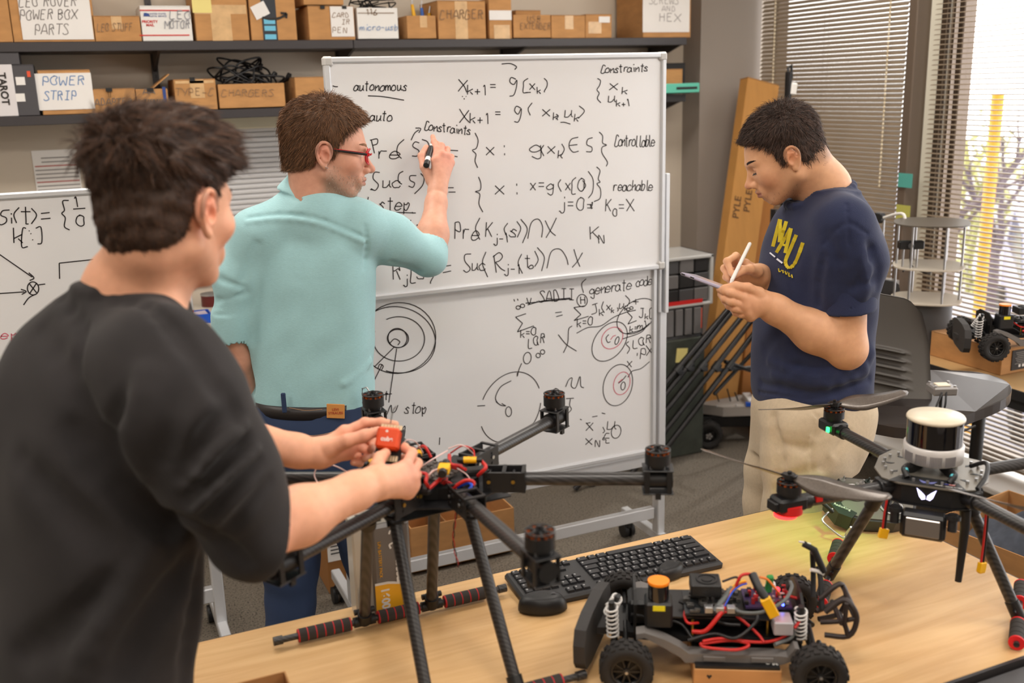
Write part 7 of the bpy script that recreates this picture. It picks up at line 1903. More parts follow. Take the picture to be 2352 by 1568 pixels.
def hair_obj(name, parent, meshes, shade, c1, c2, mat_, label=None):
    C1, C2 = np.array(lin(c1)), np.array(lin(c2)); cols = []
    for (V, Fc), sh in zip(meshes, shade):
        t = np.full(len(V), .25) if sh is None else sh; cols.append(C1 * (1 - t[:, None]) + C2 * t[:, None])
    return np_obj(name, meshes, mat_, parent, np.concatenate(cols), label)
def fingers(F, wrist, mcps, tips, rw=.024, k=.010, rf=.0092, thumb=None, flat=None):
    """palm from wrist to knuckles, then each finger its own chain of joints"""
    for m in mcps: F.cone(wrist, m, rw * .72, .0118, k * 1.6)
    for a, b in zip(mcps[:-1], mcps[1:]): F.cone(a, b, .0115, .0108, .008)
    for i, ch in enumerate(tips):
        r = rf * (1, 1.03, .97, .86)[i]; P = [mcps[i]] + ch; n = len(P)
        F.chain(P, [r * (1.10, .98, .90, .80)[min(j, 3)] for j in range(n)], .0028)
        for j in range(1, n - 1): F.ell(P[j], (r * 1.06,) * 3, .003)
    if thumb: F.chain([wrist] + thumb, [rw * .6, .0155, .0118, .0108, .0085][:len(thumb) + 1], .006)
hairm = mat('hair', (60, 44, 36), .55, spec=.35, vcol=True)
def skin_mat(name): return mat(name, (210, 160, 130), .48, spec=.35, sss=.12, bump=.06, bscale=500, noise=.03, nscale=60, vcol=True)
skinm = skin_mat('skin')
_nt = skinm.node_tree
for _n in _nt.nodes:
    if _n.type == 'VALTORGB':
        _n.color_ramp.elements[0].color = (.93, .91, .91, 1); _n.color_ramp.elements[1].color = (1.04, 1.04, 1.04, 1)
def skin_col(base, o=None, R=None, s=1.0, lip=(176, 104, 96), beard=None, beardc=(110, 92, 80), ear=(210, 110, 90), extra=()):
    B = np.array(lin(base))
    def f(V):
        c = np.tile(B, (len(V), 1))
        def mixc(w, rgb): 
            nonlocal c; c = c * (1 - w[:, None]) + np.array(lin(rgb)) * w[:, None]
        if o is not None:
            q = (V - o) @ R / s; x, y, z = q.T; near = (np.abs(x) < .12) & (np.abs(y) < .15) & (np.abs(z) < .16)
            g = lambda a, b, c_, r: np.exp(-(((np.abs(x) - a) ** 2 + (y - b) ** 2 + (z - c_) ** 2) / r ** 2)) * near
            mixc(.25 * g(.045, .06, -.035, .028), (214, 122, 100)); mixc(.28 * g(0, .12, -.038, .016), (208, 112, 96)); mixc(.40 * g(.088, -.012, 0, .022), ear)
            mixc(np.clip(np.exp(-((z + .0695) / .0075) ** 2) * (y > .085) * (np.abs(x) < .024) * near * .85, 0, 1), lip)
            if beard:
                w = np.clip((-.050 - z) / .03, 0, 1) * np.clip((y + .02) / .03, 0, 1) * near * beard; w = w + beard * near * np.clip((-.02 - z) / .03, 0, 1) * np.exp(-((y - .012) / .022) ** 2); mixc(np.clip(w, 0, .8), beardc)
            mixc(.55 * np.clip(hairline(y, z, 'short') / .02, 0, 1) * near, (92, 70, 58))
        for (p, r, rgb, a) in extra:
            mixc(a * np.exp(-(((V - np.array(p)) ** 2).sum(1) / r ** 2)), rgb)
        return c
    return f
def brow(F_or, parent, o, R, s, rgb, side):
    """eyebrow hairs"""
    r = random.Random(3); mb = MB()
    for i in range(130):
        f = r.random(); x = (.012 + .036 * f) * side; z = .018 + .006 * math.sin(f * 2.4) + r.uniform(-.003, .003) * (1 - .5 * f); y = .0975 - .020 * f * f
        p = o + R @ (np.array((x, y, z)) * s); q = o + R @ (np.array((x + .007 * side, y - .0035, z + .002)) * s); mb.tube([p, q], [.0009, .0003], 4)
    return obj('eyebrow', mb, mat('brow_' + str(rgb[0]), rgb, .7), parent)
DEN = weave('denim', (28, 42, 70), (44, 64, 100), 260, .85)
_FH = unit((FWD[0], FWD[1], 0))
def Ph(px, py, hd):
    r = ray(px, py); return CAM + r * (hd / (r @ _FH))
def secs(rows, k=1.0):
    out = []
    for px, py, hd, wpx, bf, bb in rows:
        p = Ph(px, py, hd); dep = (p - CAM) @ FWD; out.append((p, wpx * dep / F_PX * k, bf * k, bb * k))
    return out
def fill(lo_hi_pts, m):
    A = np.array(lo_hi_pts); return A.min(0) - m, A.max(0) + m
# ================================================================== MAN IN TEAL, writing on the board
r_h = unit((RIGHT[0], RIGHT[1], 0)); f_h = unit((FWD[0], FWD[1], 0)); UP = np.array([0, 0, 1.0])
def build_teal():
    hO = Pd(750, 345, 2.64); hf = unit(.965 * r_h + .25 * f_h - .14 * UP); hR = head_axes(hf, UP); hs = 1.05
    T = thing('person', 'man in a teal shirt and jeans seen from behind, writing on the large whiteboard', 'person', (hO[0], hO[1] - .02, 0))
    neck0 = Pd(722, 440, 2.66); neckt = hO + hR @ np.array((0, -.035, -.055)) * hs
    tf = unit(.20 * r_h + .98 * f_h); tr = unit(np.cross(tf, UP))
    shR = Pd(828, 520, 2.70); shL = Ph(588, 535, 2.66); elR = Pd(988, 590, 2.86); wrR = Pd(1004, 445, 2.965)
    elL = Ph(530, 755, 2.64); wrL = Ph(580, 925, 2.72); hip = Ph(718, 985, 2.68)
    TS = [(720, 965, 2.68, 148, .115, .115), (716, 900, 2.68, 144, .12, .115), (713, 800, 2.69, 146, .13, .118), (712, 700, 2.70, 149, .135, .120), (708, 600, 2.71, 154, .130, .120), (706, 530, 2.72, 148, .115, .105), (712, 478, 2.72, 104, .085, .078), (722, 440, 2.72, 62, .06, .058)]
    skc = skin_col((214, 160, 136), hO, hR, hs, beard=.45, beardc=(150, 128, 112), extra=[(Pd(1020, 350, 3.0), .06, (222, 140, 122), .6), (elR, .07, (214, 150, 122), .5)])
    lo, hi = fill([hO, neck0], .19); F = Field(lo, hi, .0024)
    add_head(F, hO, hR, hs, nose=1.2, jaw=1.04)
    F.cone(neck0 - UP * .08, neckt, .062, .056, .03); F.cone(neck0, neckt, .060, .055, .02); F.half(neck0 - UP * .07, -UP)
    headm = F.mesh()
    # writing arm and hand
    K_ = lambda *a: [Pd(*q) for q in a]
    mc = K_((1000, 368, 2.972), (1014, 356, 2.985), (1027, 360, 2.998), (1035, 374, 3.005))
    tp = [K_((1003, 343, 3.005), (997, 326, 3.025), (994, 314, 3.042)), K_((1014, 335, 3.02), (1005, 332, 3.045), (998, 338, 3.055)), K_((1027, 343, 3.03), (1019, 342, 3.055), (1010, 350, 3.062)), K_((1037, 360, 3.03), (1031, 358, 3.055), (1022, 364, 3.062))]
    th = K_((990, 415, 2.975), (974, 384, 2.970), (968, 358, 2.985), (979, 338, 3.010))
    lo, hi = fill([shR, elR, wrR] + mc + tp[0] + th, .075); F = Field(lo, hi, .0022)
    F.chain([shR * .3 + elR * .7, elR], [.046, .044], .02); F.chain([elR, elR * .65 + wrR * .35, wrR * .85 + elR * .15, wrR], [.043, .045, .030, .027], .02)
    fingers(F, wrR + unit(mc[1] - wrR) * .012, mc, tp, .029, thumb=th, rf=.0098); armR = F.mesh()
    # hanging arm
    lo, hi = fill([elL, wrL], .09); lo[2] -= .10; F = Field(lo, hi, .0035); hd = unit(wrL - elL)
    F.chain([elL * .75 + shL * .25, elL, elL * .6 + wrL * .4, wrL], [.046, .044, .041, .028], .02); pc = wrL + hd * .07 + f_h * .01
    for i in range(4): F.chain([wrL, pc + r_h * (.02 * i - .03), pc + hd * .05 + r_h * (.018 * i - .028) + f_h * .02, pc + hd * .06 + r_h * (.017 * i - .027) + f_h * .05], [.02, .0125, .0092, .008], .006)
    F.chain([wrL, wrL + hd * .035 + r_h * .035, wrL + hd * .075 + r_h * .045 + f_h * .02], [.018, .0115, .009], .006); armL = F.mesh()
    # covered trunk and legs (coarse, one body)
    lo, hi = fill([shR, shL, (hip[0], hip[1], .02)], .16); F = Field(lo, hi, .014)
    F.loft(secs(TS, .80), tr, tf)
    F.cone(neck0 - UP * .12, neck0 + UP * .01, .06, .050, .05); F.cone(shL, shR, .045, .045, .04)
    F.cone(shR, elR, .050, .043, .03); F.cone(shL, elL, .050, .043, .03)
    aL = Ph(652, 1400, 2.66); aL = np.array([aL[0], aL[1], .09]); aR = Ph(905, 1330, 2.78); aR = np.array([aR[0], aR[1], .09])
    for s, a in ((-1, aL), (1, aR)):
        h_ = hip + tr * .085 * s - UP * .05; kn = h_ * .52 + a * .48 + f_h * .02; F.chain([h_, kn, a], [.07, .050, .036], .03); F.cone(a - UP * .03, a - UP * .05 + tf * .13, .04, .032, .02)
    bodym = F.mesh()
    body = np_obj('body', [headm, armR, armL, bodym], skinm, T, skc)
    # hair
    lo, hi = fill([hO], .17); flow = lambda q: np.stack([q[:, 0] * 2.0, -.2 + .9 * np.clip((q[:, 1] + .02) / .08, -1, 1), -.9 + .9 * np.clip((q[:, 2] - .02) / .09, 0, 1)], 1) * .9
    cap = hair_cap('hair', T, lo, hi, .003, hO, hR, hs, 'recede', .016, .006, hairm, 3, .0026, extra=lambda q: .006 * np.clip(q[1] / .08, 0, 1))
    S = strands(cap[0], cap[1], hO, hR, hs, 'recede', 9000, .020, flow, 5, .0006, .35, .22)
    hair_obj('hair', T, [cap, S[:2]], [None, S[2]], (58, 40, 28), (150, 108, 76), hairm, 'short brown hair greying at the temple')
    Vh, Fh = headm
    sel = lambda q: (q[:, 2] < -.030) & (q[:, 2] > -.125) & (q[:, 1] > -.005) & ((q[:, 1] < .035) | (q[:, 2] < -.052)) & ~((np.abs(q[:, 0]) < .024) & (q[:, 2] > -.082) & (q[:, 2] < -.060)) & (q[:, 1] < .125)
    B = strands(Vh, Fh, hO, hR, hs, 'short', 2600, .0065, lambda q: np.stack([q[:, 0] * 0, q[:, 0] * 0 + .1, q[:, 0] * 0 - .8], 1), 8, .0004, .6, .3, sel)
    hair_obj('beard', T, [B[:2]], [B[2]], (130, 104, 84), (214, 200, 186), hairm, 'short grey-brown stubble beard')
    for e in (1, -1): brow(None, T, hO, hR, hs, (150, 110, 80), e)
    # glasses
    L = lambda x, y, z: hO + hR @ (np.array((x, y, z)) * hs); g = MB()
    gl = thing; lens = []
    for e in (1, -1):
        pts = [L(.033 * e + .024 * math.cos(a) * 1.0, .108 - .010 * abs(math.cos(a) * .5 + .5 * e * 0 + .0) - .012 * (abs(.033 + .024 * math.cos(a) * e) / .06) ** 2, -.004 + .019 * math.sin(a)) for a in [i * math.pi / 12 for i in range(24)]]
        g.tube(pts, .0024, 7, closed=True); lens.append(pts)
    g.tube([L(-.010, .110, .0), L(0, .113, .002), L(.010, .110, .0)], .0024, 7)
    for e in (1, -1): g.box(L(.058 * e, .096, .002), (.008, .012, .009), M=Matrix(hR.tolist()), bev=.001)
    GO = thing('eyeglasses', 'red-framed eyeglasses with black temples worn by the man in teal', 'glasses', L(0, .1, 0))
    obj('frame_rim', g, mat('red_acetate', (196, 24, 36), .25), GO)
    for e in (1, -1):
        tm = MB().tube([L(.060 * e, .094, .002), L(.071 * e, .05, .004), L(.078 * e, .012, .006), L(.080 * e, -.006, .002), L(.078 * e, -.022, -.012)], [.0034, .0034, .0028, .0024, .0020], 8)
        obj('temple', tm, mat('black_acetate', (30, 26, 28), .3), GO); obj('temple_stripe', MB().tube([L(.0625 * e, .085, .0055), L(.0735 * e, .04, .0072), L(.080 * e, .012, .0085)], .0012, 6), mat('red_acetate'), GO)
    for pts in lens:
        n = len(pts); obj('lens', MB().add(pts + [p - hR[:, 1] * .001 for p in pts], [tuple(range(n)), tuple(range(2 * n - 1, n - 1, -1))]), glass, GO)
    obj('ear_stud', MB().sph(L(.0875, -.006, -.037), .0016, 8).sph(L(.0855, -.001, -.039), .0016, 8), STEEL, T)
    for e in (1, -1):
        obj('eye', MB().sph(L(.031 * e, .0765, -.001), .0122 * hs, 16), mat('eye_white', (232, 226, 220), .2), T)
    # shirt
    lo, hi = fill([shR, shL, elR, elL, hip + UP * .02, neck0 + UP * .06], .20); hi[2] -= .12; lo[2] = hip[2] + .01; F = Field(lo, hi, .0036)
    c = lambda px, py, dp: Pd(px, py, dp)
    F.loft(secs(TS), tr, tf, p=2.4)
    F.cone(shL + UP * .005, neck0 - UP * .03, .052, .045, .05); F.cone(shR + UP * .005, neck0 - UP * .03, .056, .045, .05)
    cL = Ph(531, 772, 2.64); F.chain([shL, Ph(541, 640, 2.65), cL], [.064, .055, .048], .035); F.half(cL - UP * 9, (0, 0, -1))
    F.chain([shR, Pd(900, 548, 2.77), Pd(978, 590, 2.852)], [.068, .062, .052], .04)
    # cuffs: turned-up bands
    F.chain([Ph(530, 724, 2.64), Ph(531, 776, 2.64)], [.0505, .0495], .003); F.bump([Ph(490, 722, 2.60), Ph(530, 724, 2.585), Ph(570, 718, 2.60)], -.004, .006)
    ef = unit(wrR - elR); F.cone(elR - ef * .005, elR + ef * .028, .050, .050, .02)
    F.cone(elR + ef * .035, wrR, .047, .05, .004, 's'); F.cone(cL - UP * .012, cL - UP * .14, .044, .06, .003, 's')
    # collar
    cn = Ph(718, 434, 2.715); an = unit(UP + .38 * r_h + .1 * f_h)
    F.cone(neck0 - UP * .07, cn - an * .050, .088, .070, .03)
    F.loft([(cn - an * .030, .093, .090, .090), (cn - an * .012, .086, .082, .082), (cn + an * .010, .075, .071, .071), (cn + an * .030, .068, .064, .064)], r_h, f_h, k=.004, p=2)
    F.loft([(cn - an * .002, .064, .060, .060), (cn + an * .06, .064, .06, .06)], r_h, f_h, k=.003, op='s', p=2)
    eu, ev = unit(np.cross(an, f_h)), unit(np.cross(an, r_h)); F.bump([cn - an * .033 + eu * .096 * math.cos(a) + ev * .093 * math.sin(a) for a in [i * math.pi / 12 for i in range(25)]], -.006, .006)
    # seams and folds as lines on the back
    yk = [(570, 500), (640, 492), (720, 500), (790, 525), (835, 545)]
    FR = [(yk, -.006, .006), ([(a, b + 10) for a, b in yk], .004, .008), ([(838, 520), (842, 560), (838, 615)], -.006, .006)]
    for (a, b, amp, wd) in (((800, 590), (700, 640), -.007, .02), ((845, 640), (760, 740), -.008, .018), ((850, 700), (790, 810), -.008, .016), ((580, 640), (640, 760), -.006, .02), ((600, 860), (800, 830), -.007, .016), ((840, 780), (720, 830), .007, .014), ((820, 860), (640, 890), .006, .014), ((760, 700), (640, 720), .005, .018), ((850, 830), (790, 880), .008, .010), ((700, 560), (690, 640), -.004, .02),
                           ((860, 560), (930, 610), -.008, .012), ((880, 500), (985, 560), -.007, .012), ((870, 540), (960, 590), .007, .012), ((900, 600), (960, 625), -.008, .009), ((930, 530), (1000, 575), .006, .009), ((505, 640), (560, 660), -.008, .010), ((500, 690), (565, 672), -.008, .010), ((590, 560), (560, 640), -.008, .012), ((574, 620), (570, 780), -.012, .008)):
        FR.append(([a, b], amp, wd))
    F.folds(FR, 1.25)
    F.ripple(.0012, 34, 3, (1, 1, 1.6)); 
    shm = mat('teal_shirt_cloth', (158, 202, 208), .85, noise=.05, nscale=240, bump=.35, bscale=420, sheen=.2, stretch=(.4, .4, 3))
    np_obj('shirt', [F.mesh()], shm, T, label='teal long-sleeved shirt with turned-up cuffs')
    # belt, jeans
    ctr = Ph(718, 918, 2.68); hz = ctr[2]; beltm = mat('black_leather', (36, 32, 33), .4); bw_ = 141 * ((ctr - CAM) @ FWD) / F_PX
    def ringpts(zc, a, b, n=48, c_=ctr): return [np.array([c_[0], c_[1], 0]) + tr * a * math.cos(t) + tf * b * math.sin(t) + UP * zc for t in [2 * math.pi * i / n for i in range(n)]]
    zb = hz; bb = MB(); r0 = ringpts(zb - .018, bw_ + .010, .128); r1 = ringpts(zb + .016, bw_ + .008, .127); n = 48
    bb.add(r0 + r1 + ringpts(zb - .018, bw_ + .002, .117) + ringpts(zb + .016, bw_ + .002, .115), [(i, (i + 1) % n, n + (i + 1) % n, n + i) for i in range(n)] + [(n + i, n + (i + 1) % n, 3 * n + (i + 1) % n, 3 * n + i) for i in range(n)] + [(2 * n + i, 2 * n + (i + 1) % n, (i + 1) % n, i) for i in range(n)], 0, True)
    obj('belt', bb, beltm, T)
    lo, hi = fill([hip + UP * .10, (hip[0], hip[1], .05), aL, aR], .24); F = Field(lo, hi, .0052)
    F.loft([(ctr + UP * .008, bw_ + .004, .120, .120), (ctr - UP * .05 + r_h * .004, bw_ + .012, .122, .132), (ctr - UP * .13 + r_h * .006, bw_ + .018, .120, .137), (ctr - UP * .22 + r_h * .006, bw_ + .005, .11, .118)], tr, tf, p=2.3)
    for s, a in ((-1, aL), (1, aR)):
        h_ = hip + tr * .080 * s - UP * .10; kn = h_ * .52 + a * .48 + f_h * .02; F.chain([h_, kn, a + UP * .02], [.102, .078, .066], .03)
    F.half(ctr + UP * .004, UP); bk = 2.545
    F.bump([Ph(655, 930, bk), Ph(660, 1100, bk)], -.003, .006)
    for ln_ in ([(578, 930), (600, 975), (640, 1000), (720, 1010), (800, 990)],): F.bump([Ph(a, b, bk) for a, b in ln_], -.0025, .004)
    F.ripple(.0022, 30, 5); np_obj('jeans', [F.mesh()], DEN, T, label='dark blue jeans')
    for px in (652, 838): q = Ph(px, 925, 2.548 if px < 700 else 2.575); obj('belt_loop', MB().box(q, (.012, .008, .055), rot=(0, 0, -24), bev=.002), DEN, T)
    q = Ph(771, 944, 2.546); pt = obj('leather_patch', MB().box(q, (.048, .003, .040), rot=(0, 4, -24), bev=.001), mat('tan_leather_patch', (206, 142, 74), .7), T)
    text_obj('print', "LEVI\nSTRAUSS", .010, face_y(q - f_h * .0022, math.radians(-24)), mat('patch_red_print', (170, 50, 40), .7), pt)
    st = MB(); 
    for ln_ in ([(572, 938), (590, 968), (640, 992), (720, 1000), (790, 985)], [(664, 936), (700, 942), (740, 940)], [(850, 925), (870, 955), (885, 985)]): st.tube([p for p in crom([Ph(a, b, 2.535 if a < 800 else 2.60) for a, b in ln_], 6)], .0008, 4)
    obj('stitching', st, mat('orange_thread', (170, 130, 96), .8), T)
    for a, s in ((aL, 'l'), (aR, 'r')):
        sh = MB().sph(a - UP * .05 + tf * .06, (.048, .14, .045), 16, rot=(0, 0, math.degrees(math.atan2(tf[1], tf[0])) - 90)).box(a - UP * .080 + tf * .06, (.09, .27, .018), rot=(0, 0, math.degrees(math.atan2(tf[1], tf[0])) - 90), bev=.006); obj('shoe', sh, BLK2, T)
    KY = thing('key_ring', 'silver carabiner with keys clipped to the black belt', 'keys', Ph(845, 910, 2.565)); 
    obj('carabiner', MB().tube([Ph(a, b, 2.565) for a, b in ((832, 892), (842, 889), (849, 900), (848, 930), (842, 938), (836, 925), (832, 905))], .0022, 8, closed=True), STEEL, KY)
    obj('split_ring', MB().tube([Ph(843 + 7 * math.cos(t * .524), 948 + 9 * math.sin(t * .524), 2.563) for t in range(12)], .0012, 6, closed=True), STEEL, KY)
    for (x0, y0, x1, y1) in ((846, 955, 856, 965), (842, 958, 846, 970)): obj('key', MB().cyl(Ph(x0, y0, 2.56), Ph(x1, y1, 2.56), .0035, n=8).box(Ph(x1, y1 + 2, 2.56), (.008, .002, .010)), BRASS, KY)
    # marker in the hand
    A, B = np.array(Pd(979, 380, 2.945)), np.array(Pd(998, 311, 3.062)); d = unit(B - A); MK = thing('marker_pen', 'black dry-erase marker gripped in the writing hand', 'marker', A)
    obj('cap_end', MB().cyl(A, A + d * .020, .0092, n=18), BLK, MK); obj('white_band', MB().cyl(A + d * .020, A + d * .038, .0088, n=18), WHITE, MK); obj('barrel', MB().cyl(A + d * .038, A + d * .095, .0088, n=18), BLK, MK)
    obj('tip', MB().cyl(A + d * .095, B - d * .006, .006, .003, n=12), WHITE, MK)
build_teal()
# ================================================================== MAN IN THE NAVY SHIRT
def build_navy():
    hd = 2.53; hf = unit(-.885 * r_h + .10 * f_h - .42 * UP); hR = head_axes(hf, UP); hs = .915; hO = Pd(1821, 364, 2.415) - hR @ np.array((-.082, -.012, -.010)) * hs
    T = thing('person', 'dark-haired man in a navy T-shirt and khaki trousers writing on a tablet', 'person', (hO[0], hO[1], 0))
    tf = unit(-.975 * r_h - .22 * f_h); tr = unit(np.cross(tf, UP))      # facing left in the photo, right side away from the camera
    neck0 = Ph(1900, 432, hd + .01); neckt = hO + hR @ np.array((0, -.045, -.045))
    shL = Ph(1938, 508, hd - .15); shR = Ph(1868, 500, hd + .17)
    elL = Pd(1942, 800, 2.475); wrL = Pd(1752, 694, 2.42); elR = Ph(1840, 745, hd + .13); wrR = Pd(1748, 634, 2.56)
    hip = Ph(1870, 930, hd)
    skc = skin_col((216, 164, 126), hO, hR, hs, beard=.22, beardc=(120, 92, 70), ear=(226, 132, 96), extra=[(Pd(1700, 700, 2.4), .06, (206, 140, 108), .4)])
    lo, hi = fill([hO, neck0], .18); F = Field(lo, hi, .0024)
    add_head(F, hO, hR, hs, nose=.9, jaw=1.10, cheek=1.2)
    F.chain([neck0 - UP * .06 + tf * .01, neck0 + tf * .012, neckt], [.072, .062, .060], .035); F.half(neck0 - UP * .05, -UP); headm = F.mesh()
    K_ = lambda *a: [Pd(*q) for q in a]
    mc = K_((1708, 684, 2.385), (1708, 702, 2.390), (1715, 716, 2.400), (1724, 727, 2.41))
    tp = [K_((1680, 674, 2.37), (1664, 668, 2.385), (1652, 664, 2.40)), K_((1680, 693, 2.375), (1665, 686, 2.39), (1655, 676, 2.405)), K_((1688, 708, 2.385), (1675, 702, 2.40), (1664, 692, 2.415)), K_((1702, 722, 2.40), (1690, 718, 2.41), (1680, 708, 2.425))]
    th = K_((1742, 674, 2.40), (1718, 661, 2.385), (1690, 657, 2.38), (1664, 661, 2.385))
    lo, hi = fill([elL + UP * .10, elL, wrL] + mc + tp[1] + th, .075); F = Field(lo, hi, .0023)
    F.chain([shL * .35 + elL * .65, elL], [.052, .049], .02); F.chain([elL, elL * .62 + wrL * .38, wrL * .85 + elL * .15, wrL], [.049, .050, .033, .030], .025)
    fingers(F, wrL + unit(mc[1] - wrL) * .01, mc, tp, .031, thumb=th, rf=.0098); armL = F.mesh()
    mc2 = K_((1712, 606, 2.50), (1706, 616, 2.52), (1708, 630, 2.54), (1714, 642, 2.55))
    tp2 = [K_((1690, 588, 2.48), (1670, 600, 2.46), (1680, 628, 2.45)), K_((1682, 602, 2.51), (1664, 616, 2.49), (1674, 640, 2.475)), K_((1684, 622, 2.53), (1668, 636, 2.51), (1680, 648, 2.49)), K_((1694, 642, 2.54), (1682, 652, 2.52), (1694, 656, 2.50))]
    th2 = K_((1738, 622, 2.51), (1722, 618, 2.48), (1704, 620, 2.455), (1688, 632, 2.445))
    lo, hi = fill([elR, wrR] + mc2 + tp2[0] + th2, .07); F = Field(lo, hi, .0023)
    F.chain([elR, wrR * .7 + elR * .3, wrR], [.046, .038, .029], .02); fingers(F, wrR + unit(mc2[1] - wrR) * .01, mc2, tp2, .029, thumb=th2, rf=.0094); armR = F.mesh()
    TS = [(1863, 950, hd, 122, .10, .10), (1863, 900, hd, 126, .16, .16), (1864, 830, hd, 126, .17, .165), (1868, 740, hd, 124, .17, .165), (1878, 640, hd, 122, .175, .17), (1888, 555, hd, 112, .18, .175), (1898, 488, hd, 92, .14, .14), (1902, 442, hd, 60, .075, .075)]
    # the trunk is seen from its side: photo width is front-to-back depth here
    tex, tey = tf, unit(np.cross(tf, UP))
    lo, hi = fill([shR, shL, (hip[0], hip[1], .02)], .18); F = Field(lo, hi, .014)
    F.loft(secs(TS, .78), tex, tey); F.chain([shL, elL], [.046, .044], .03); F.chain([shR, elR], [.044, .040], .03); F.cone(shL, shR, .045, .045, .03); F.cone(neck0 - UP * .1, neck0, .05, .05, .03)
    aN = Ph(1832, 1190, hd - .12); aN = np.array([aN[0], aN[1], .09]); aF = Ph(1770, 1170, hd + .09); aF = np.array([aF[0], aF[1], .09])
    hN, hFr = hip - f_h * .08 - UP * .02, hip + f_h * .09 - UP * .02
    kN, kF = Ph(1825, 1180, hd - .12), Ph(1775, 1150, hd + .09)
    for h_, k_, a in ((hN, kN, aN), (hFr, kF, aF)): F.chain([h_, k_, a], [.07, .05, .036], .03)
    np_obj('body', [headm, armL, armR, F.mesh()], skinm, T, skc)
    lo, hi = fill([hO], .17); flow = lambda q: np.stack([q[:, 0] * 2.5, .1 + .9 * np.clip((q[:, 1] + .03) / .08, -1, 1), -.8 + .9 * np.clip((q[:, 2] - .03) / .08, 0, 1)], 1) * .9
    cap = hair_cap('hair', T, lo, hi, .003, hO, hR, hs, 'short', .016, .006, hairm, 6, .003)
    S = strands(cap[0], cap[1], hO, hR, hs, 'short', 9500, .022, flow, 15, .0006, .45, .30)
    hair_obj('hair', T, [cap, S[:2]], [None, S[2]], (34, 27, 25), (100, 78, 68), hairm, 'short tousled black-brown hair')
    B = strands(headm[0], headm[1], hO, hR, hs, 'short', 420, .004, lambda q: np.stack([q[:, 0] * 0, q[:, 0] * 0 + .1, q[:, 0] * 0 - .8], 1), 8, .0003, .6, .3, lambda q: (q[:, 2] < -.080) & (q[:, 1] > .0) & (q[:, 2] > -.12))
    hair_obj('stubble', T, [B[:2]], [B[2]], (40, 30, 28), (70, 54, 48), hairm)
    for e in (1, -1): brow(None, T, hO, hR, hs, (34, 24, 24), e)
    lm = MB(); L = lambda x, y, z: hO + hR @ (np.array((x, y, z)) * hs)
    for e in (1, -1):
        lm.tube([L(.019 * e, .0895, -.0085), L(.030 * e, .0905, -.0105), L(.042 * e, .0815, -.0075)], [.0007, .0013, .0008], 6)
        for i in range(14):
            f = i / 13; x = .021 + .022 * f; y = .0900 - .008 * f * f; lm.tube([L(x * e, y, -.0095), L((x + .001) * e, y + .006, -.0125)], [.0004, .0001], 4)
    obj('eyelashes', lm, BLK, T)
    # T-shirt
    navy = mat('navy_cotton', (30, 38, 70), .9, noise=.06, nscale=300, bump=.3, bscale=500, sheen=.08)
    cf = Pd(1944, 712, 2.45)
    lo, hi = fill([shR, shL, cf, elR + UP * .1, Ph(1863, 905, hd), neck0 + UP * .03], .20); hi[2] -= .12; lo[2] = Ph(1863, 905, hd)[2] - .03; F = Field(lo, hi, .0038)
    F.loft(secs(TS), tex, tey, p=2.35)
    F.cone(shL - UP * .01, neck0 - UP * .04, .056, .05, .06); F.cone(shR, neck0 - UP * .03, .058, .05, .05)
    md = Pd(1943, 610, 2.44); F.chain([shL - UP * .012, md, md * .6 + cf * .4], [.060, .071, .060], .06)
    su = unit(elL - shL); F.half(hip - UP * .0 - UP * (hip[2] - Ph(1863, 918, hd)[2]), -UP)
    F2 = Field(np.minimum(md, cf) - .13, np.maximum(md, cf) + .13, .0036); F2.chain([md, cf + su * .03], [.0705, .0715], .01); F2.half(cf, su); F2.loft([(cf - su * .020, .060, .060, .060), (cf + su * .05, .060, .060, .060)], f_h, np.cross(su, f_h), k=.002, op='s', p=2)
    F.chain([shR, Ph(1852, 640, hd + .15)], [.066, .062], .035)
    F.cone(Ph(1852, 650, hd + .15), Ph(1845, 700, hd + .14), .07, .07, .004, 's')
    cR = []
    for i in range(25):
        a = i / 24 * 2 * math.pi; cR.append(neck0 + tf * (.020 + .080 * math.cos(a)) + tey * .076 * math.sin(a) + UP * (-.014 - .026 * math.cos(a)))
    nu = unit(UP - .45 * tf); F.loft([(neck0 + tf * .020 - nu * .050, .062, .060, .060), (neck0 + tf * .020 + nu * .0, .074, .070, .070), (neck0 + tf * .02 + nu * .10, .10, .09, .09)], tf, tey, k=.003, op='s', p=2)
    F.chain(cR, [.0085] * 25, .004)
    F.folds((([(1945, 470), (1948, 520), (1950, 560)], -.003, .004), ([(1893, 590), (1880, 650), (1880, 700)], -.005, .010), ([(1893, 560), (1912, 535), (1950, 512), (1990, 535)], -.0035, .005),
                          ([(1990, 560), (2012, 600), (2016, 660)], -.004, .012), ([(2000, 575), (1975, 640)], -.006, .012), ([(1900, 540), (1930, 600)], -.005, .014), ([(1800, 760), (1760, 800)], -.006, .018), ([(1990, 830), (1900, 850), (1800, 840)], -.006, .014), ([(1985, 855), (1900, 880), (1780, 860)], .006, .012),
                          ([(1995, 870), (1880, 905), (1750, 880)], -.007, .012), ([(1760, 700), (1745, 860)], -.005, .02), ([(1800, 540), (1830, 600)], -.004, .014), ([(1890, 800), (1886, 900)], -.003, .008), ([(1830, 720), (1810, 820)], .005, .02), ([(2000, 812), (1985, 840)], .010, .018), ([(2005, 640), (1960, 660)], -.008, .012), ([(1925, 600), (1935, 680)], -.006, .016), ([(1860, 600), (1850, 700)], -.006, .02), ([(1975, 560), (1990, 640), (1975, 700)], .006, .016), ([(1770, 830), (1870, 862), (1980, 838)], .007, .012), ([(1745, 900), (1860, 916), (1960, 895)], -.005, .005)), 1.6)
    F.ripple(.0016, 30, 9); shirt = F.mesh(); np_obj('t_shirt', [shirt, F2.mesh()], navy, T, label='navy short-sleeved T-shirt with yellow university lettering')
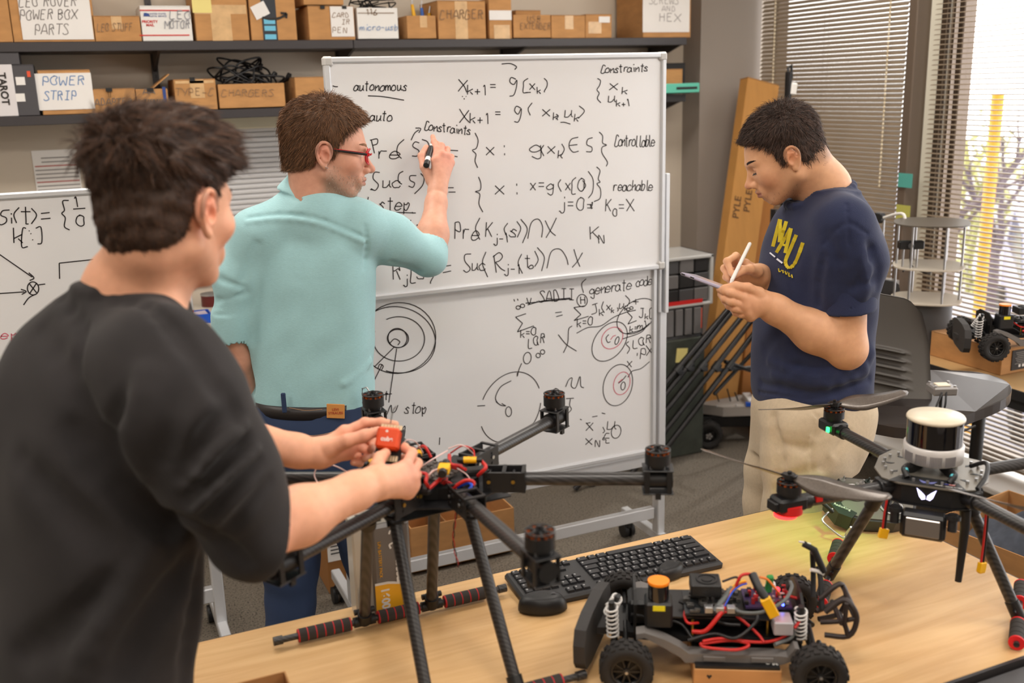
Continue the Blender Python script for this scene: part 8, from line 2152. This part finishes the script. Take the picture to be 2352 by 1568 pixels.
    # chest lettering: flat print laid on the cloth
    Vs = shirt[0]
    def on_shirt(px, py):
        r = ray(px, py); r = r / np.linalg.norm(r); d = Vs - CAM; t = d @ r; off = np.linalg.norm(d - t[:, None] * r, axis=1); near = off < .006
        if not near.any(): near = off < .012
        if not near.any(): return Ph(px, py, hd - .15)
        tt = t[near].min(); return CAM + r * (tt - .0018)
    yel = mat('yellow_print', (212, 190, 40), .8); wht = mat('white_print', (214, 216, 226), .8)
    def print_line(rows, wid, m, nm):
        mb = MB()
        for st in rows:
            P = [on_shirt(*p) for p in crom(st, 4)]; 
            for i in range(len(P) - 1):
                a, b = P[i], P[i + 1]; t = unit(b - a + 1e-9); n = unit(CAM - a); s_ = np.cross(t, n) * wid / 2; mb.add([a - s_, b - s_, b + s_, a + s_, a - s_ - n * .001, b - s_ - n * .001, b + s_ - n * .001, a + s_ - n * .001], [(0, 1, 2, 3), (7, 6, 5, 4)])
        obj(nm, mb, m, T)
    print_line([[(1791, 503), (1783, 535), (1775, 566)], [(1793, 504), (1792, 530), (1790, 556)], [(1806, 508), (1798, 535), (1790, 556)], [(1816, 524), (1799, 553), (1783, 580)], [(1817, 524), (1810, 553), (1803, 581)], [(1798, 562), (1808, 564)], [(1829, 539), (1816, 570), (1804, 600), (1812, 615), (1825, 605), (1836, 580), (1844, 557)]], .0090, yel, 'chest_letters')
    print_line([[(1768, 580), (1780, 590)], [(1784, 594), (1797, 604)]], .007, wht, 'chest_subtitle'); 
    q0 = [on_shirt(1790 + 4.2 * i, 618 + 2.1 * i) for i in range(8)]
    print_line([[(1788, 616), (1790, 624), (1796, 620)], [(1798, 620), (1799, 627)], [(1803, 622), (1806, 630), (1809, 624)], [(1812, 626), (1812, 634), (1816, 634)], [(1818, 630), (1820, 638)]], .003, yel, 'chest_word')
    # trousers
    kh = mat('khaki_twill', (198, 180, 154), .9, noise=.05, nscale=120, bump=.25, bscale=500)
    lo, hi = fill([hip + UP * .08, (hip[0], hip[1], .05), aN, aF], .24); F = Field(lo, hi, .0052)
    F.loft(secs([(1868, 890, hd, 118, .15, .15), (1868, 930, hd, 134, .165, .165), (1864, 990, hd, 126, .17, .17), (1850, 1050, hd, 104, .16, .16)]), tex, tey, p=2.3)
    F.chain([Ph(1852, 980, hd - .08), Ph(1848, 1060, hd - .10), kN, aN + UP * .02], [.118, .104, .080, .074], .03); F.chain([Ph(1820, 990, hd + .08), Ph(1790, 1080, hd + .09), kF, aF + UP * .02], [.108, .092, .078, .072], .02)
    F.folds((([(1858, 940), (1880, 965), (1866, 1000), (1860, 1080)], -.004, .005), ([(1855, 940), (1875, 962), (1862, 1000), (1856, 1080)], .003, .005), ([(1775, 960), (1790, 1060), (1790, 1160)], -.010, .014), ([(1945, 900), (2000, 890)], -.003, .004), ([(1950, 907), (2004, 896)], .003, .004), ([(1740, 920), (1800, 950)], -.004, .010), ([(1860, 1080), (1800, 1100)], -.006, .014), ([(1900, 1060), (1840, 1120)], -.007, .013), ([(1920, 1040), (1950, 1000)], -.006, .014), ([(1735, 1060), (1780, 1080)], -.005, .012), ([(1740, 1130), (1775, 1110)], -.005, .012), ([(1780, 1010), (1850, 1030)], -.005, .014), ([(1930, 960), (1880, 1000)], -.006, .012), ([(1800, 1120), (1880, 1090)], .006, .012)), 2.3)
    F.ripple(.003, 24, 19); np_obj('trousers', [F.mesh()], kh, T, label='khaki trousers')
    for a in (aN, aF): obj('shoe', MB().sph(a - UP * .05 + tf * .06, (.048, .14, .045), 16, rot=(0, 0, math.degrees(math.atan2(tf[1], tf[0])) - 90)).box(a - UP * .080 + tf * .06, (.09, .27, .018), rot=(0, 0, math.degrees(math.atan2(tf[1], tf[0])) - 90), bev=.006), BLK2, T)
    # tablet and pencil
    a, b = Pd(1569, 629, 2.44), Pd(1664, 664, 2.40); c = (a + b) / 2; x_ = unit(b - a); away = unit(f_h * .92 - UP * .10 + r_h * .1); y_ = unit(away - x_ * (away @ x_)); z_ = np.cross(x_, y_)
    if z_[2] < 0: z_ = -z_; y_ = np.cross(z_, x_)
    Mx = Matrix(np.stack([x_, y_, z_], 1).tolist()); TB = thing('tablet', 'thin silver-lilac tablet held level in the left hand of the man in navy', 'tablet', c); W_ = np.linalg.norm(b - a) + .05
    c = c + x_ * .022 + y_ * .05
    obj('tablet_body', MB().box(c, (W_, .130, .0075), M=Mx, bev=.0025), mat('lilac_aluminium', (196, 190, 214), .3, .6), TB)
    obj('screen', MB().box(c + z_ * .0040, (W_ - .012, .118, .0008), M=Mx), mat('tablet_screen', (210, 206, 224), .12), TB)
    for i in (-1, 1): obj('camera_slot', MB().box(c - y_ * .0652 - x_ * (W_ * .38 - .012 * i), (.010, .001, .003), M=Mx), BLK, TB)
    A, B = Pd(1676, 654, 2.415), Pd(1722, 560, 2.47); d = unit(B - A); PN = thing('stylus', 'white stylus held upright over the tablet', 'stylus', A)
    obj('shaft', MB().cyl(A + d * .016, B, .0046, n=20).sph(B, .0046, 12), WHITE, PN); obj('nib', MB().cyl(A, A + d * .016, .0012, .0046, n=18), mat('stylus_nib', (220, 216, 212), .4), PN)
build_navy()
# ================================================================== MAN IN BLACK in the foreground
def build_black():
    hf = unit(.40 * r_h + .90 * f_h - .14 * UP); hR = head_axes(hf, UP); hs = 1.03; hO = Pd(476, 492, 1.405) - hR @ np.array((.083, -.012, -.010)) * hs
    T = thing('person', 'young man in a black sweatshirt in the foreground, seen from behind, handling the hexacopter wiring', 'person', (hO[0], hO[1], 0))
    tf = unit(.60 * r_h + .80 * f_h); tr = unit(np.cross(tf, UP))
    neck0 = Ph(296, 668, 1.455); neckt = hO + hR @ np.array((0, -.038, -.055)) * hs
    shR = Pd(372, 832, 1.37); shL = Ph(190, 770, 1.60); elR = Pd(580, 1232, 1.46); wrR = Pd(852, 1112, 1.625); elL = Pd(430, 985, 1.72); wrL = Pd(728, 1044, 1.765)
    K_ = lambda *a: [Pd(*q) for q in a]
    skc = skin_col((233, 174, 142), hO, hR, hs, ear=(232, 104, 82), beard=.12, extra=[(Pd(945, 1060, 1.7), .05, (228, 150, 134), .5), (Pd(850, 1000, 1.77), .06, (226, 150, 130), .5), (elR, .05, (226, 132, 116), .5)])
    lo, hi = fill([hO, neck0], .18); F = Field(lo, hi, .0024)
    add_head(F, hO, hR, hs, nose=.9, jaw=.94)
    F.chain([neck0 - UP * .09, neck0 + tf * .012, neckt], [.078, .058, .053], .04); F.cone(neck0 - UP * .05 - tr * .10, neck0 - UP * .01, .030, .045, .05); F.cone(neck0 - UP * .05 + tr * .10, neck0 - UP * .01, .030, .045, .05)
    F.half(neck0 - UP * .09, -UP); headm = F.mesh()
    # right hand (near)
    mc = K_((932, 1072, 1.695), (945, 1092, 1.70), (946, 1112, 1.705), (936, 1130, 1.705))
    tp = [K_((946, 1040, 1.73), (928, 1028, 1.755), (912, 1032, 1.765)), K_((958, 1064, 1.745), (942, 1050, 1.775), (926, 1052, 1.785)), K_((956, 1090, 1.75), (940, 1078, 1.78), (924, 1078, 1.785)), K_((944, 1114, 1.745), (930, 1104, 1.77), (916, 1102, 1.775))]
    th = K_((876, 1094, 1.64), (866, 1070, 1.675), (872, 1052, 1.705), (886, 1040, 1.725))
    lo, hi = fill([elR, wrR] + mc + tp[0] + th, .07); F = Field(lo, hi, .0021)
    F.chain([elR * .8 + shR * .2, elR], [.046, .043], .02); F.chain([elR, elR * .62 + wrR * .38, wrR * .85 + elR * .15, wrR], [.042, .043, .029, .026], .022)
    fingers(F, wrR + unit(mc[1] - wrR) * .012, mc, tp, .029, thumb=th, rf=.0090); armR = F.mesh()
    mc = K_((792, 992, 1.775), (800, 1008, 1.785), (802, 1024, 1.79), (798, 1040, 1.79))
    tp = [K_((838, 970, 1.785), (876, 970, 1.785), (908, 975, 1.785)), K_((842, 1004, 1.80), (862, 1018, 1.795), (852, 1032, 1.775)), K_((836, 1028, 1.80), (848, 1042, 1.79), (838, 1052, 1.775)), K_((822, 1050, 1.795), (826, 1062, 1.78), (812, 1062, 1.77))]
    th = K_((758, 1030, 1.755), (798, 1012, 1.745), (838, 1000, 1.748), (868, 990, 1.755))
    lo, hi = fill([elL, wrL] + mc + tp[0] + th, .06); F = Field(lo, hi, .0021)
    F.chain([elL, elL * .62 + wrL * .38, wrL * .85 + elL * .15, wrL], [.040, .040, .027, .0245], .02); fingers(F, wrL + unit(mc[1] - wrL) * .01, mc, tp, .027, thumb=th, rf=.0088); armL = F.mesh()
    TS = [(205, 1680, 1.40, 276, .13, .13), (210, 1500, 1.40, 270, .13, .13), (216, 1350, 1.41, 266, .135, .13), (216, 1200, 1.42, 264, .135, .135), (214, 1050, 1.43, 262, .14, .135), (228, 900, 1.44, 250, .13, .125), (246, 800, 1.45, 225, .11, .11), (272, 725, 1.455, 170, .085, .085), (290, 680, 1.455, 110, .062, .062)]
    lo, hi = fill([hO, shR, shL, Ph(190, 1600, 1.4)], .26); lo[2] = .0; F = Field(lo, hi, .016)
    F.loft(secs(TS, .76), tr, tf); F.cone(neck0 - UP * .08, neck0 - UP * .02, .06, .05, .03); F.chain([shR, elR], [.046, .040], .03); F.chain([shL, elL], [.046, .038], .03)
    hp = Ph(185, 1680, 1.40)
    for s in (-1, 1): h_ = hp + tr * .085 * s; a = np.array([h_[0], h_[1], .09]) + tr * .02 * s; F.chain([h_ + UP * .02, (h_ + a) / 2 + tf * .02, a], [.085, .055, .038], .03); F.cone(a - UP * .03, a - UP * .05 + tf * .13, .04, .032, .02)
    np_obj('body', [headm, armR, armL, F.mesh()], skinm, T, skc)
    # hair: long on top, short sides
    lo, hi = fill([hO], .19); flow = lambda q: np.stack([q[:, 0] * 1.2 + .18 + .25 * np.sin(q[:, 0] * 90 + q[:, 2] * 60), .25 + .9 * np.clip((q[:, 1] + .085) / .05, -1, 1), -.9 + .95 * np.clip((q[:, 2] - .02) / .07, 0, 1)], 1) * 1.3
    cap = hair_cap('hair', T, lo, hi, .003, hO, hR, hs, 'fade', .024, .004, hairm, 11, .0060, extra=lambda q: .008 * np.clip((q[1] - .0) / .07, 0, 1) * np.clip((q[2] - .03) / .03, 0, 1))
    S = strands(cap[0], cap[1], hO, hR, hs, 'fade', 12000, lambda q: .009 + .024 * np.clip((q[:, 2] - .015) / .05, 0, 1), flow, 25, .0007, .06, .12)
    hair_obj('hair', T, [cap, S[:2]], [None, S[2]], (28, 20, 17), (100, 70, 52), hairm, 'thick dark brown hair, cropped at the nape')
    brow(None, T, hO, hR, hs, (50, 36, 30), 1)
    # sweatshirt
    swm = mat('black_sweat_cloth', (38, 35, 36), .95, noise=.14, nscale=16, bump=.3, bscale=600, sheen=.04)
    lo, hi = fill([shR, shL, elR, Ph(190, 1640, 1.4), neck0 + UP * .05], .27); lo[2] = Ph(190, 1680, 1.4)[2]; hi[2] = neck0[2] + .06; hi[0] += .06; F = Field(lo, hi, .0042)
    F.loft(secs(TS), tr, tf, p=2.5); F.cone(shL, neck0 - UP * .05, .055, .05, .06); F.cone(shR, neck0 - UP * .05, .060, .052, .07)
    cf = Pd(636, 1222, 1.475); ef = unit(wrR - elR); eb = elR + ef * .01
    F.chain([shR, Pd(430, 930, 1.365), Pd(500, 1080, 1.40), eb - UP * .0], [.072, .077, .073, .062], .055)
    F.cone(eb - ef * .01, elR + ef * .045, .060, .055, .03); ec = unit(ef + .55 * unit(elR - shR)); F.loft([(elR + ec * .016, .11, .11, .11), (elR + ec * .16, .11, .11, .11)], r_h, f_h, k=.003, op='s', p=2); F.loft([(elR - ec * .012, .050, .050, .050), (elR + ec * .05, .050, .05, .05)], r_h, f_h, k=.003, op='s', p=2)
    for g_, amp in ((.020, -.004), (.0, .0)): pass
    F.chain([shL, elL, elL * .74 + wrL * .26], [.07, .056, .046], .04); dl = unit(wrL - elL); F.cone(elL * .70 + wrL * .30 + dl * .012, wrL, .052, .05, .003, 's')
    cr = []; ct = neck0 + tf * .004 + UP * .002; up_ = unit(UP + .30 * tf)
    e1 = tr; e2 = unit(np.cross(up_, e1))
    for i in range(29): a = i / 28 * 2 * math.pi; cr.append(ct + e1 * .071 * math.cos(a) + e2 * .068 * math.sin(a) + UP * (.004 * math.cos(2 * a) - .014))
    F.loft([(ct - up_ * .055, .060, .056, .056), (ct + up_ * .0, .070, .067, .067), (ct + up_ * .12, .11, .11, .11)], e1, e2, k=.005, op='s', p=2); F.chain(cr, [.0105] * 29, .008)
    F.folds((([(400, 760), (460, 830), (500, 900)], -.007, .012), ([(330, 700), (400, 760)], -.006, .010), ([(170, 990), (230, 1060), (310, 1150), (390, 1205)], -.020, .018), ([(370, 1180), (480, 1230), (560, 1290)], -.010, .012), ([(300, 900), (250, 1010), (215, 1080)], -.007, .018),
                              ([(540, 950), (480, 1000), (420, 1100)], -.010, .014), ([(575, 1010), (520, 1060), (430, 1150)], -.010, .012), ([(600, 1060), (545, 1110), (470, 1180)], -.009, .010), ([(625, 1110), (575, 1160), (520, 1220)], -.007, .010), ([(560, 980), (500, 1030), (430, 1120)], .008, .012), ([(590, 1036), (530, 1090), (450, 1170)], .008, .010),
                              ([(330, 860), (300, 980), (330, 1090)], .007, .018), ([(440, 860), (400, 960), (380, 1060)], -.007, .016), ([(100, 760), (180, 900), (220, 1040)], -.005, .02), ([(300, 1300), (180, 1420), (60, 1500)], -.010, .022), ([(420, 1300), (330, 1440), (280, 1560)], -.009, .02), ([(340, 1260), (250, 1380), (180, 1540)], .007, .02), ([(60, 1060), (160, 1180), (240, 1250)], -.006, .022), ([(470, 1240), (440, 1400), (430, 1560)], -.006, .016), ([(150, 690), (190, 760), (175, 850)], -.005, .012), ([(230, 680), (330, 700), (420, 770)], -.006, .010), ([(520, 900), (545, 960)], -.010, .014)), 2.1)
    F.ripple(.0035, 20, 33); np_obj('sweatshirt', [F.mesh()], swm, T, label='faded black crew-neck sweatshirt with pushed-up sleeves')
    lo, hi = fill([hp, (hp[0], hp[1], .06)], .24); hi[2] = hp[2] + .04; F = Field(lo, hi, .011)
    for s in (-1, 1): h_ = hp + tr * .085 * s; a = np.array([h_[0], h_[1], .07]) + tr * .02 * s; F.chain([h_, (h_ + a) / 2 + tf * .02, a], [.105, .085, .070], .03)
    np_obj('trousers', [F.mesh()], mat('dark_trousers', (44, 44, 50), .9), T)
    for s in (-1, 1): h_ = hp + tr * .105 * s; a = np.array([h_[0], h_[1], .05]); obj('shoe', MB().sph(a + tf * .06, (.048, .14, .045), 16, rot=(0, 0, math.degrees(math.atan2(tf[1], tf[0])) - 90)).box(a - UP * .035 + tf * .06, (.09, .27, .018), rot=(0, 0, math.degrees(math.atan2(tf[1], tf[0])) - 90), bev=.006), BLK2, T)
build_black()
